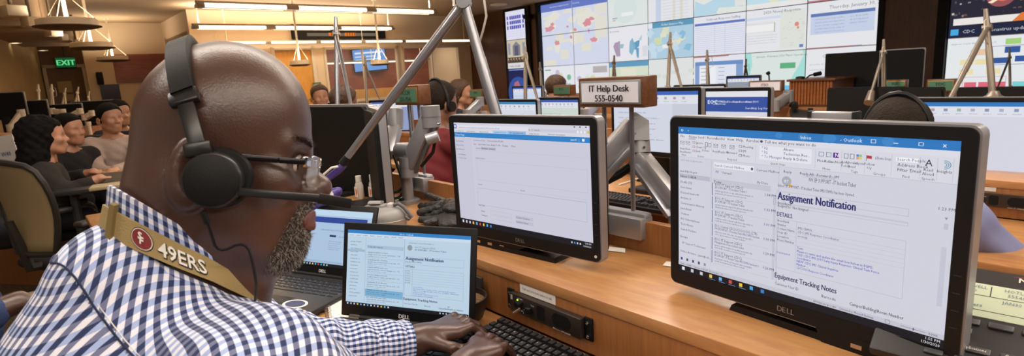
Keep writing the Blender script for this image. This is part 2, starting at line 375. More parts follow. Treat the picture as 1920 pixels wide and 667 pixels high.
for i, (b0, b1) in enumerate([(4.76, 6.72), (6.84, 8.66)]):
    wn = struct('window_%d' % (i + 1), MB().box(A0 - 0.05, b0, 0.88, A0 + 0.03, b0 + 0.05, 2.18).box(A0 - 0.05, b1 - 0.05, 0.88, A0 + 0.03, b1, 2.18).box(A0 - 0.05, b0, 2.12, A0 + 0.03, b1, 2.18).box(A0 - 0.05, b0, 0.86, A0 + 0.03, b1, 0.92).box(A0 - 0.05, (b0 + b1) / 2 - 0.012, 0.9, A0 + 0.02, (b0 + b1) / 2 + 0.012, 2.14), M_TRIM, matrix=FR0)
    for q in (0, 1):
        h = (b1 - b0) / 2; MB().box(A0 - 0.012, b0 + q * h + 0.03, 0.9, A0 - 0.004, b0 + (q + 1) * h - 0.03, 2.14).build('pane', M_GLASS, wn)
# the room behind the glass: red-brown panels, a lamp row, a wall display
struct('wall_back_room', MB().box(A0 - 2.4, 2.0, 0, A0 - 2.3, 10, 2.6), M_REDWOOD, matrix=FR0)['label'] = 'red-brown panelled wall of the room behind the glass'
struct('wall_back_room_end', MB().box(A0 - 2.4, 9.1, 0, A0 - 0.15, 9.2, 2.6), M_WALL, matrix=FR0)['label'] = 'cream end wall of the room behind the glass'
struct('ceiling_back_room', MB().box(A0 - 2.4, 2.0, 2.45, A0 - 0.15, 9.2, 2.55), M_CEIL, matrix=FR0)['label'] = 'ceiling of the room behind the glass'
struct('baseboard_back_room', MB().box(A0 - 2.32, 2.0, 0.0, A0 - 2.26, 9.1, 1.12), M_YELLOW, matrix=FR0)['label'] = 'yellow wainscot panel under the red-brown wall behind the glass'
area('back_room_light', MF(A0 - 1.2, 6.5, 2.4), 1.2, 4.5, 70, (1, 0.84, 0.66))
# deep left corner: cream wall, exit door, tan side wall
A1 = -14.6
c0 = fr(ona(155, 100, A1)); c1 = fr(ona(345, 100, A1))
mb = MB().box(A1 - 0.15, c0[1], 0, A1, 3.2, CEIL).box(A1, 2.0, 0, A0 - 0.1, 2.1, CEIL); struct('wall_corner', mb, M_WALL, matrix=FR0)
# reddish panel and dark window beyond the pendants
g0 = fr(ona(218, 150, A1)); struct('trim_1', MB().box(A1, g0[1], 1.62, A1 + 0.04, g0[1] + 1.2, 2.25), M_REDWOOD, matrix=FR0)['label'] = 'red-brown wall panel in the far corner'
g1 = fr(ona(192, 190, A1)); struct('window_3', MB().box(A1, g1[1], 1.0, A1 + 0.03, g1[1] + 0.36, 1.6), mat('dim_window', '2b2a3c', 0.15), matrix=FR0)['label'] = 'small dark window in the far cream wall'
A2 = -16.0
e0 = fr(ona(76, 110, A2)); e1_ = fr(ona(165, 110, A2))
struct('wall_exit', MB().box(A2 - 0.1, e0[1] - 0.2, 0, A2, e1_[1] + 0.4, CEIL), M_BROWNDOOR, matrix=FR0)['label'] = 'brown wall at the end of the exit recess'
d0 = fr(ona(88, 140, A2)); d1 = fr(ona(155, 140, A2))
dd = struct('door_2', MB().box(A2 + 0.01, d0[1], 0, A2 + 0.06, d1[1], 2.05), M_BROWNDOOR, matrix=FR0)
MB().box(A2 + 0.005, d0[1] - 0.07, 0, A2 + 0.08, d0[1], 2.1).box(A2 + 0.005, d1[1], 0, A2 + 0.08, d1[1] + 0.07, 2.1).box(A2 + 0.005, d0[1] - 0.07, 2.05, A2 + 0.08, d1[1] + 0.07, 2.12).build('door_frame', M_TRIM, dd)
MB().tube([(A2 + 0.06, d1[1] - 0.1, 1.0), (A2 + 0.11, d1[1] - 0.1, 1.0), (A2 + 0.11, d1[1] - 0.22, 1.0)], 0.014).build('handle', M_ALU, dd)
pp = [D(A2, e0[1] - 0.15), D(-9.0, -1.55), D(-5.0, -3.9)]
mb = MB()
for q0, q1 in zip(pp[:-1], pp[1:]):
    n = np.cross(nrm(q1 - q0), ZV) * 0.12
    mb.add([*(q0 + z * ZV for z in (0, CEIL)), *(q1 + z * ZV for z in (0, CEIL)), *(q0 - n + z * ZV for z in (0, CEIL)), *(q1 - n + z * ZV for z in (0, CEIL))], [(0, 1, 3, 2), (4, 6, 7, 5), (0, 4, 5, 1), (2, 3, 7, 6), (1, 5, 7, 3), (0, 2, 6, 4)])
recalc(struct('wall_tan', mb, M_TAN))['label'] = 'tan wall along the far edge of the room'
# video wall side, b = 9
B0 = 9.05
mb = MB().box(-12.1, B0, 0, -9.12, B0 + 0.15, CEIL).box(-1.84, B0 - 0.12, 0, -1.12, B0 + 0.15, CEIL).box(-9.12, B0 + 0.02, 0, -1.84, B0 + 0.15, 0.72).box(-1.12, B0 + 0.02, 0, 5.5, B0 + 0.15, 0.7)
struct('wall_video', mb, M_DARKWOOD, matrix=FR0)['label'] = 'dark wood panelling around the video displays'
struct('wall_right', MB().box(5.4, -4.5, 0, 5.5, 9.1, CEIL), M_DARKWOOD, matrix=FR0)
# ================================================================ CEILING FITTINGS
M_FIXW = mat('fixture_white', 'd8cdb8', 0.5); M_FIXG = mat('fixture_grey', '6c6154', 0.5)
M_TUBE = emit((1.0, 0.93, 0.80), 2.2)
fix_lab = ['long three-tube lamp row hanging highest above the glazed wall side', 'long lamp row hanging in front of the ticker board', 'added lamp row over the far desks, out of sight above', 'added unseen lamp row above the second workstation bay', 'added unseen key-light row above the help desk', 'added unseen lamp row above the camera side aisle', 'added unseen lamp row near the far side of the hall']
for (a_, b0_, b1_, wd_, wu_), lb in zip(FIXTURE_ROWS, fix_lab):
    t = thing('linear_pendant_light', lb, 'ceiling light', MF(a_, b0_, FIX_Z), 'linear pendant lights'); Ln = b1_ - b0_
    MB().box(-0.085, 0, -0.045, 0.085, Ln, 0.0).box(-0.02, 0, 0, 0.02, Ln, 0.05).build('housing', M_FIXG, t)
    ns = 3
    for i in range(ns):
        y0 = Ln * i / ns + 0.1; y1 = Ln * (i + 1) / ns - 0.1
        MB().tube([(0.075, y0, -0.02), (0.075, y1, -0.02)], 0.032, 8).tube([(-0.075, y0, -0.02), (-0.075, y1, -0.02)], 0.032, 8).build('tube', M_TUBE, t)
    for y in (0.12, Ln - 0.12): MB().tube([(0, y, 0.03), (0, y, CEIL - FIX_Z)], 0.01, 6).build('hanger', M_FIXW, t)
# low lamp row at the window heads
t = thing('linear_pendant_light', 'lowest lamp row, just over the window heads', 'ceiling light', MF(A0 + 0.35, 2.3, 2.27), 'linear pendant lights')
MB().box(-0.05, 0, -0.02, 0.05, 6.6, 0.02).build('housing', M_FIXG, t)
for i in range(6): MB().tube([(0.05, 1.1 * i + 0.06, 0), (0.05, 1.1 * i + 1.04, 0)], 0.026, 8).build('tube', M_TUBE, t)
for y in (0.3, 3.3, 6.3): MB().tube([(0, y, 0.02), (0, y, CEIL - 2.27)], 0.008, 6).build('hanger', M_FIXW, t)
# lamp row inside the glazed room
t = thing('linear_pendant_light', 'lamp row seen through the glass below the wall display', 'ceiling light', MF(A0 - 1.3, 4.9, 1.86), 'linear pendant lights')
MB().box(-0.04, 0, 0, 0.04, 3.6, 0.04).build('housing', M_FIXG, t)
for i in range(2): MB().box(-0.045, 1.9 * i, -0.03, 0.045, 1.9 * i + 1.5, 0.0).build('tube', M_TUBE, t)
for y in (0.3, 1.75, 3.3): MB().tube([(0, y, 0.02), (0, y, 0.58)], 0.008, 6).build('hanger', M_FIXW, t)
def pendant(px, py, dep, dia, lab):
    c = atd(px, py, dep); t = thing('bowl_pendant_light', lab, 'pendant light', MW(c), 'bowl pendant lights'); r = dia / 2; hh = CEIL - c[2]
    MB().lathe([(0.0, -0.055), (r * 0.7, -0.05), (r * 1.0, -0.028), (r * 1.0, -0.02), (r * 0.9, -0.018)], 28).build('underside', mat('pendant_dark', '5a4a38', 0.6), t)
    MB().lathe([(r * 0.9, -0.02), (r * 0.9, 0.05), (r * 0.84, 0.06), (r * 0.8, 0.05), (r * 0.4, 0.0), (0.0, -0.01)], 28).build('bowl', M_FIXW, t)
    MB().lathe([(r * 0.72, 0.035), (r * 0.7, 0.05), (0.0, 0.055)], 20).build('lamp', emit((1.0, 0.9, 0.72), 1.6), t)
    MB().tube([(0, 0, 0.05), (0, 0, hh)], 0.02, 8).lathe([(0.05, hh - 0.03), (0.06, hh)], 10).build('stem', M_FIXW, t)
    for k in range(3):
        an = k * 2.09 + 0.5; MB().tube([(r * 0.86 * math.cos(an), r * 0.86 * math.sin(an), 0.05), (0.02 * math.cos(an), 0.02 * math.sin(an), min(0.34, hh))], 0.004, 5).build('wire', mat('pendant_wire', '8f7f66', 0.6), t)
    l = bpy.data.lights.new('pendant_glow', 'AREA'); l.shape = 'DISK'; l.size = dia * 0.8; l.energy = 24 * dia / 0.6; l.color = WARM
    lo = bpy.data.objects.new('pendant_glow', l); COL.objects.link(lo); lo.matrix_world = Matrix.Translation(Vector(c + [0, 0, 0.075])) @ Matrix.Rotation(math.pi, 4, 'X')
pendant(127, 46, 6.3, 0.63, 'nearest and largest round bowl pendant over the seated group')
pendant(172, 87, 8.8, 0.62, 'second largest round bowl pendant')
pendant(212, 111, 12.0, 0.62, 'third round bowl pendant towards the far corner')
pendant(254, 126, 14.2, 0.5, 'smallest round bowl pendant beside the bald head')
pendant(562, 119, 11.0, 0.4, 'small bowl pendant in front of the yellow door')
pendant(712, 118, 11.6, 0.4, 'small bowl standing in for a pendant reflection in the glazed window')  # reflection in the glass, built as a solid bowl with its own lamp
# boxes along the edge of the lowered ceiling
for i, (x, y, w_, h_) in enumerate([(22, 22, 40, 20), (58, 42, 26, 18), (100, 62, 24, 12), (118, 70, 14, 12), (143, 80, 16, 10)]):
    dep = 6.0 + i * 1.3; c = atd(x, y, dep); k = dep / F
    t = thing('ceiling_projector_box', ['dark-ended long', 'squarish white', 'flat white', 'small square white', 'farthest white'][i] + ' box hung on the edge of the lowered ceiling', 'ceiling box', MW(c, YAW + 0.35), 'boxes along the ceiling edge')
    MB().rbox(-w_ * k * 0.62, -w_ * k * 0.4, -h_ * k / 2, w_ * k * 0.62, w_ * k * 0.4, h_ * k / 2, 0.01).build('case', M_FIXW, t)
    MB().tube([(0, 0, h_ * k / 2), (0, 0, CEIL - c[2])], 0.02, 6).build('bracket', M_FIXG, t)
for i, (x, y) in enumerate([(28, 80), (80, 94), (115, 102)]):
    c = atz(x, y, 2.415); t = thing('downlight', ['nearest', 'middle', 'farthest'][i] + ' round recessed downlight in the lowered ceiling', 'downlight', MW(c), 'recessed downlights')
    MB().lathe([(0.10, 0.0), (0.10, -0.012), (0.08, -0.012), (0.075, 0.0)], 18).build('ring', M_FIXW, t); MB().lathe([(0.076, -0.004), (0, -0.004)], 18).build('lamp', emit((1, 0.9, 0.75), 4), t)
# exit sign
c = ona(123, 117, -15.75); t = thing('exit_sign', 'green lit exit sign over the brown door', 'exit sign', MW(c, YAW + math.pi / 2 + 0.0))
MB().rbox(-0.19, 0, -0.13, 0.19, 0.05, 0.13, 0.01).tube([(0, 0.025, 0.12), (0, 0.025, CEIL - c[2] + 0.03)], 0.015, 6).build('case', M_DGREY, t)
sh = Sheet(0.36, 0.22, -0.18, 0.11, -0.001, 0.002); sh.rect(0, 0, 1, 1, '174a2a', 0); sh.text(0.5, 0.78, 0.56, 'EXIT', '5fe08a', 0.03, align='c', layer=1); sh.build('legend', t)
# LED ticker on the soffit
p0 = fr(ona(545, 60, A0 + 0.06)); p1 = fr(ona(719, 60, A0 + 0.06))
t = thing('ticker_board', 'long black LED ticker board on the soffit with orange letters', 'display', MF(A0 + 0.06, p0[1], 2.36, math.pi / 2)); Wd = p1[1] - p0[1]
MB().rbox(0, -0.1, 0, Wd, 0, 0.32, 0.01).build('case', M_MATTE, t)
sh = Sheet(Wd, 0.32, 0, 0.32, -0.101, 0.003); sh.rect(0.14, 0.6, 0.88, 0.82, '6d6252', 1); sh.rect(0.36, 0.58, 0.49, 0.82, 'e0762c', 2); sh.rect(0.53, 0.58, 0.65, 0.82, 'e0762c', 2); sh.rect(0.9, 0.12, 0.97, 0.42, 'd03a2c', 1)
for k in range(4): sh.rect(0.385 + 0.03 * k, 0.6, 0.392 + 0.03 * k, 0.8, '3a1a08', 3); sh.rect(0.555 + 0.027 * k, 0.6, 0.562 + 0.027 * k, 0.8, '3a1a08', 3)
sh.build('legend', t)
# wall display in the glazed room
c0_ = fr(ona(667, 140, A0 - 2.2)); t = thing('wall_display', 'blue wall display seen through the glass', 'display', MF(A0 - 2.2, c0_[1], 1.6, math.pi / 2 - 0.12) @ Matrix.Rotation(-0.05, 4, 'Y'))
MB().rbox(-0.02, 0, -0.02, 1.0, 0.06, 0.64, 0.01).build('case', M_BLACK, t); sh = Sheet(0.96, 0.6, 0, 0.62, -0.001, 0.002); sh.rect(0, 0, 1, 1, '5f98dc', 0); sh.rect(0.06, 0.12, 0.9, 0.2, 'dfeaf6', 1); sh.rect(0.06, 0.3, 0.7, 0.36, 'c5daef', 1); sh.rect(0.06, 0.45, 0.8, 0.5, 'c5daef', 1); sh.build('picture', t)
c0_ = fr(ona(832, 165, A0 - 2.2)); t = thing('wall_display', 'second blue wall display behind the glass', 'display', MF(A0 - 2.2, c0_[1], 1.25, math.pi / 2))
MB().rbox(-0.02, 0, -0.02, 0.72, 0.06, 0.48, 0.01).build('case', M_BLACK, t); sh = Sheet(0.7, 0.44, 0, 0.46, -0.001, 0.002); sh.rect(0, 0, 1, 1, '8f9fd0', 0); sh.rect(0.1, 0.15, 0.85, 0.25, 'd5dcf0', 1); sh.build('picture', t)
# notices
for i, (x, y, w_, h_, a__) in enumerate([(122, 163, 20, 20, A2 + 0.09), (130, 183, 14, 12, A2 + 0.09)]):
    c = ona(x, y, a__); t = thing('notice_sheet', ['upper', 'lower'][i] + ' pale notice sheet taped to the brown exit door', 'notice', MW(c, YAW + math.pi / 2)); k = 14.0 / F
    MB().box(-w_ * k / 2, 0, -h_ * k / 2, w_ * k / 2, 0.01, h_ * k / 2).build('sheet', mat('aged_paper', 'b9a47e', 0.8), t)
c = ona(595, 165, A0 + 0.01); t = thing('door_plate', 'small green square plate on the wall beside the yellow door', 'sign', MW(c, YAW + math.pi / 2)); MB().rbox(-0.1, -0.015, -0.13, 0.1, 0, 0.13, 0.005).build('plate', mat('green_plate', '2f5a44', 0.5), t)
MB().box(-0.07, -0.017, 0.02, 0.07, -0.014, 0.05).build('legend', M_PAPER, t)
c = ona(187, 147, A1 + 0.02); t = thing('wall_speaker', 'small dark speaker on the far cream wall', 'speaker', MW(c, YAW + math.pi / 2)); MB().rbox(-0.06, -0.1, -0.14, 0.06, 0, 0.14, 0.02).build('case', M_BLACK, t); MB().rbox(-0.045, -0.108, -0.12, 0.045, -0.1, 0.12, 0.004).build('grille', M_MATTE, t)
c = atd(892, 24, 9.0); c[2] = CEIL; t = thing('ceiling_camera', 'small dark dome camera on the ceiling near the video wall', 'camera', MW(c)); MB().lathe([(0.09, 0), (0.09, -0.04), (0.07, -0.05)], 18).build('mount', M_FIXG, t); MB().sphere((0, 0, -0.06), 0.068, 16).build('dome', M_GLOSSB, t)
c = atz(935, 8, CEIL - 0.005); t = thing('ceiling_vent', 'round flat vent in the ceiling near the video wall', 'vent', MW(c)); MB().lathe([(0.2, 0), (0.2, -0.02), (0.14, -0.03), (0.13, -0.01), (0.07, -0.03), (0.0, -0.03)], 24).build('diffuser', M_FIXW, t)
# ================================================================ VIDEO WALLS
random.seed(11)
CW, CH = 1.0257, 0.722; VA0, VZ0 = -9.03, 0.72
vw = thing('video_wall', 'huge video wall of seven by three screens showing maps, tables and slides', 'video wall', MF(VA0, B0, 0))
for n_, q in (('frame', [(-0.1, -0.14, VZ0 - 0.06, -0.005, 0.02, 2.93)]), ('frame', [(7.19, -0.14, VZ0 - 0.06, 7.27, 0.02, 2.93)]), ('frame', [(-0.1, -0.14, VZ0 - 0.08, 7.27, 0.02, VZ0 - 0.006)]), ('frame', [(-0.1, -0.14, 2.892, 7.27, 0.02, 2.95)])):
    mb = MB()
    for v in q: mb.box(*v)
    mb.build('frame', M_MATTE, vw)
PALE = 'e4e6ea'
def cell_pic(c, r, par):
    """picture of the screen in column c, row r (0 = bottom)"""
    s = Sheet(CW - 0.012, CH - 0.012, c * CW + 0.006, VZ0 + (r + 1) * CH - 0.006, -0.041, 0.002); s.pale = 0.3
    R = random.Random(c * 10 + r); g = 'c9ccd6'
    if c < 2 and r >= 1:                                   # world map over four screens, map space 0..1 across both columns and rows
        s.rect(0, 0, 1, 1, 'cdd4ec', 0)
        ox, oy = c, 2 - r
        def M(u, v): return (u * 2 - ox, v * 2 - oy)
        def clip(pts):
            for ax, lim, sg in ((0, 0, 1), (0, 1, -1), (1, 0, 1), (1, 1, -1)):
                out = []
                for i in range(len(pts)):
                    p, q = pts[i - 1], pts[i]; dp, dq = (p[ax] - lim) * sg, (q[ax] - lim) * sg
                    if (dp >= 0) != (dq >= 0): t_ = dp / (dp - dq); out.append((p[0] + t_ * (q[0] - p[0]), p[1] + t_ * (q[1] - p[1])))
                    if dq >= 0: out.append(q)
                pts = out
                if len(pts) < 3: return []
            return pts
        def blob(u, v, ru, rv, col, lay, n=16, sd=0):
            rr = random.Random(sd); pts = [M(u + ru * math.cos(2 * math.pi * k / n) * rr.uniform(0.6, 1.2), v + rv * math.sin(2 * math.pi * k / n) * rr.uniform(0.6, 1.2)) for k in range(n)]
            pts = clip(pts)
            if pts: s.poly(pts[::-1], col, lay)
        def box(u0, v0, u1, v1, col, lay):
            pts = clip([M(u0, v0), M(u0, v1), M(u1, v1), M(u1, v0)])
            if pts: s.poly(pts, col, lay)
        land = 'e6e1cf'
        for k, (u, v, ru, rv) in enumerate([(0.14, 0.33, 0.11, 0.12), (0.22, 0.2, 0.1, 0.08), (0.25, 0.66, 0.055, 0.16), (0.5, 0.3, 0.07, 0.07), (0.5, 0.55, 0.07, 0.15), (0.7, 0.3, 0.17, 0.15), (0.82, 0.64, 0.06, 0.06)]): blob(u, v, ru, rv, land, 1, sd=k + 1)
        for k, (u, v, ru, rv) in enumerate([(0.13, 0.4, 0.09, 0.045), (0.18, 0.33, 0.04, 0.03), (0.25, 0.62, 0.05, 0.05), (0.71, 0.38, 0.06, 0.06), (0.77, 0.33, 0.05, 0.03), (0.53, 0.46, 0.025, 0.03), (0.47, 0.56, 0.02, 0.03), (0.8, 0.64, 0.05, 0.045), (0.42, 0.4, 0.02, 0.02), (0.73, 0.5, 0.012, 0.03)]): blob(u, v, ru, rv, 'd4707c', 2, 14, k + 30)
        for (u0, v0, u1, v1) in [(0.03, 0.2, 0.14, 0.24), (0.24, 0.48, 0.36, 0.6), (0.07, 0.68, 0.17, 0.74), (0.3, 0.75, 0.42, 0.9), (0.28, 0.58, 0.44, 0.63), (0.36, 0.14, 0.48, 0.19), (0.54, 0.52, 0.66, 0.66), (0.62, 0.68, 0.76, 0.8), (0.82, 0.1, 0.99, 0.28), (0.82, 0.3, 0.99, 0.62), (0.55, 0.15, 0.7, 0.22), (0.02, 0.9, 0.22, 0.99)]: box(u0, v0, u1, v1, 'e2ddc6' if u0 < 0.8 else 'e2dccb', 3)
        box(0, 0, 1, 0.12, '3550b4', 4)
        if r == 2: s.text(0.3 if c == 0 else 0.02, 0.13, 0.045, 'Acute Disease Situation Overview' if c == 0 else 'World Map', 'dfe6fa', layer=6)
    elif (c, r) == (0, 0) or (c, r) == (1, 0):
        s.rect(0, 0, 1, 1, 'e6e7ee', 0)
        for k in range(9): s.poly([(0.06 + R.random() * 0.8 + 0.09 * math.cos(t_ * 0.9) * R.uniform(0.4, 1), 0.08 + 0.09 * k + 0.1 * math.sin(t_ * 0.9) * R.uniform(0.4, 1)) for t_ in range(6, -1, -1)] if 0 else [(x_ + 0.07 * math.cos(-t_ * 0.9), y_ + 0.1 * math.sin(-t_ * 0.9)) for x_, y_ in [(R.uniform(0.12, 0.85), R.uniform(0.15, 0.8))] for t_ in range(7)], R.choice(['e05a62', '58a878', 'cfe0c8', 'b9a9c9', 'd9d2a0']), 1 + k % 3)
        s.rect(0.55, 0.08, 0.95, 0.28, 'a89a9c', 3) if c else s.rect(0.05, 0.1, 0.25, 0.14, '3f9a5a', 3)
    elif c == 2:
        s.rect(0, 0, 1, 1, ['c9dccf', 'e9e8ee', 'dde7e2'][r], 0)
        if r == 1:
            for (pts, col) in [([(0.12, 0.55), (0.16, 0.45), (0.3, 0.4), (0.3, 0.85), (0.2, 0.85)], '9a7a9c'), ([(0.25, 0.5), (0.4, 0.5), (0.38, 0.62), (0.27, 0.62)], '7fb2c4'), ([(0.55, 0.45), (0.62, 0.35), (0.7, 0.6), (0.6, 0.85), (0.53, 0.75)], '5fa3c0'), ([(0.62, 0.5), (0.8, 0.42), (0.78, 0.6), (0.68, 0.7)], '2f7fae'), ([(0.7, 0.65), (0.78, 0.65), (0.77, 0.95), (0.72, 0.9)], '3b86b4'), ([(0.78, 0.4), (0.86, 0.28), (0.84, 0.45)], '8fc0d2')]: s.poly(pts[::-1], col, 1)
            s.rect(0.86, 0.6, 0.98, 0.9, 'd4d8de', 2); s.text(0.04, 0.14, 0.06, 'ILI Activity', '5a6070')
        elif r == 2:
            s.disc(0.45, 0.5, 0.3, 'd2e2dc', 1, 24); s.rect(0.35, 0.62, 0.65, 0.72, 'eef2ee', 2); s.rect(0.12, 0.8, 0.2, 0.83, 'd89080', 2); s.rect(0.12, 0.74, 0.24, 0.77, '6b8fae', 2)
        else: s.rect(0, 0.0, 1, 0.15, '2e80b0', 2); s.rect(0, 0.15, 1, 1, 'd2dfbf', 1); s.rect(0.3, 0.2, 0.7, 0.8, 'e4e2c4', 2)
    elif c == 3:
        if r == 1:
            s.rect(0, 0, 1, 1, '9cc6de', 0); s.rect(0, 0, 1, 0.15, '2b7aa6', 3); s.rect(0, 0, 0.1, 0.15, 'e8eef4', 4); s.text(0.3, 0.11, 0.06, 'Global Situation Map', 'e9f2f8', layer=5)
            for k in range(14): x_, y_ = R.uniform(0.05, 0.9), R.uniform(0.2, 0.9); s.poly([(x_ + R.uniform(0.05, 0.14) * math.cos(-t_ * 0.78), y_ + R.uniform(0.06, 0.16) * math.sin(-t_ * 0.78)) for t_ in range(8)], R.choice(['d6dcb0', 'e4dfb4', '68aed0', 'b9d8e8', 'c6d6a0']), 1 + k % 2)
            s.rect(0.33, 0.62, 0.48, 0.72, 'f0efe8', 3)
        elif r == 2:
            s.rect(0, 0, 1, 1, 'e6e6ea', 0); s.rect(0.18, 0, 0.3, 1, 'bccbe6', 1)
            for k in range(12): s.rect(0.33, 0.05 + k * 0.08, 0.9, 0.06 + k * 0.08, 'c4c6cc', 2)
            s.rect(0.56, 0, 0.62, 1, 'd9d6c2', 1); s.rect(0.72, 0, 0.78, 1, 'd9d6c2', 1)
        else:
            s.rect(0, 0, 1, 1, 'dfe2de', 0)
            for k in range(10): x_, y_ = R.uniform(0.1, 0.9), R.uniform(0.1, 0.9); s.rect(x_, y_, x_ + 0.14, y_ + 0.1, R.choice(['cfd8c8', 'd6d2c4', 'e8e4dc']), 1)
    elif c == 4:
        s.rect(0, 0, 1, 1, 'e6e6ee', 0)
        if r == 1:
            s.text(0.25, 0.12, 0.06, 'Outbreak Response Staffing', '3a3f55'); s.rect(0.02, 0.17, 0.99, 0.23, '2f50b0', 2)
            for k in range(14): s.rect(0.02, 0.27 + k * 0.05, 0.99, 0.29 + k * 0.05, 'c8cfee', 1)
            for u in (0.42, 0.62): s.rect(u, 0.24, u + 0.006, 0.97, 'a9b2dc', 2)
        elif r == 2:
            s.rect(0, 0, 1, 1, 'dfe5da', 0); s.rect(0, 0, 0.8, 0.85, 'e4e8dc', 1); s.poly([(0.03, 0.6), (0.0, 1.0), (0.45, 0.98), (0.5, 0.84), (0.95, 0.88), (1.0, 0.75), (0.4, 0.62), (0.2, 0.72)], 'a9d3e4', 2); s.rect(0.8, 0.5, 0.99, 0.86, 'e2e2de', 3)
        else:
            s.rect(0.03, 0.12, 0.97, 0.95, 'dfe6f4', 1); s.rect(0.03, 0.14, 0.97, 0.24, '3f6fb4', 2); s.rect(0.03, 0.24, 0.12, 1, '5f86c2', 2); s.rect(0.84, 0.24, 0.97, 1, '5f86c2', 2); s.rect(0, 0, 0.7, 0.03, 'b0525a', 2); s.rect(0.12, 0.24, 0.45, 1, 'f2f2f6', 2)
            for k in range(7): s.rect(0.15, 0.3 + k * 0.1, 0.28, 0.32 + k * 0.1, '8a90a4', 3); s.rect(0.5, 0.3 + k * 0.1, 0.62, 0.32 + k * 0.1, '9aa0b4', 3)
    elif c == 5:
        s.rect(0, 0, 1, 1, 'e8e8ec', 0)
        if r == 1:
            s.text(0.3, 0.12, 0.07, '2020 Novel Response', '3a3f4a'); s.rect(0.0, 0.18, 0.58, 0.24, 'c9d6ea', 1); s.rect(0.0, 0.3, 0.5, 0.55, 'dedfdc', 1); s.rect(0.0, 0.36, 0.48, 0.52, 'f4f4f0', 2); s.rect(0.48, 0.33, 0.5, 0.55, 'a8a68a', 2)
            s.rect(0.58, 0.08, 0.98, 0.96, 'dfe2d4', 1)
            for k in range(40): x_, y_ = R.uniform(0.6, 0.94), R.uniform(0.12, 0.9); s.rect(x_, y_, x_ + R.uniform(0.01, 0.06), y_ + 0.006, R.choice(['b9bcae', 'c9a89a', 'a8b4a8']), 2)
            s.disc(0.85, 0.42, 0.035, 'dd6a5c', 3); s.disc(0.87, 0.5, 0.02, 'dd6a5c', 3); s.rect(0.9, 0.88, 0.96, 0.95, '3a5fae', 3)
            for k in range(4): s.scribble(0.03, 0.62 + k * 0.06, 0.025, 50, '8a8e98', 0.5)
        elif r == 2: s.rect(0, 0, 1, 1, 'b4dcea', 0); s.poly([(0.25, 0.2), (0.3, 0.7), (0.45, 0.95), (0.7, 0.7), (0.85, 0.75), (0.95, 0.3), (0.6, 0.15)], 'dfe3bc', 1); s.rect(0, 0.88, 1, 1, 'ece9e4', 2)
        else:
            s.rect(0, 0, 1, 1, '8fdcd0', 0); s.poly([(0.1, 0.0), (0.12, 0.3), (0.0, 1), (0.75, 1), (0.8, 0.6), (0.9, 0.35), (0.98, 0.1), (0.95, 0.0)], 'd8e6de', 1); s.rect(0.6, 0.27, 0.85, 0.4, '2f9c5a', 3); s.rect(0.6, 0.8, 0.93, 0.93, '45b4e2', 3); s.text(0.2, 0.12, 0.05, 'January - February 2020 Major Operations', '4a5550')
    else:
        s.rect(0, 0, 1, 1, 'e9e9ec', 0)
        if r == 1:
            s.text(0.32, 0.17, 0.075, 'Thursday, January 30, 2020', '4a4a50'); s.rect(0.05, 0.24, 0.95, 0.31, '2f4f9c', 2); s.rect(0.05, 0.31, 0.95, 0.7, 'bccbe8', 1)
            for k in range(5): s.scribble(0.12, 0.38 + k * 0.07, 0.03, 34, '5a6486', 0.42, seed=k); s.scribble(0.62, 0.38 + k * 0.07, 0.03, 18, '5a6486', 0.24, seed=9 + k) if k < 3 else None
            s.rect(0, 0.985, 0.68, 1.0, 'b0484e', 3); s.rect(0.68, 0.985, 0.8, 1.0, '5f86b0', 3)
        elif r == 2: s.rect(0, 0, 1, 1, 'e2e2e8', 0); s.rect(0, 0.97, 1, 1, 'b0484e', 2); s.text(0.3, 0.3, 0.1, 'Agenda', '4a4a50')
        else:
            s.text(0.25, 0.2, 0.075, 'Current Operations', '5a5a62')
            for k in range(5): s.scribble(0.06, 0.36 + k * 0.12, 0.045, 18, '9a9aa2', 0.34)
    return s.build('picture', par)
for c in range(7):
    for r in range(3):
        p = MB().box(c * CW + 0.003, -0.04, VZ0 + r * CH + 0.003, (c + 1) * CW - 0.003, 0.03, VZ0 + (r + 1) * CH - 0.003).build('screen', M_MATTE, vw); cell_pic(c, r, p)
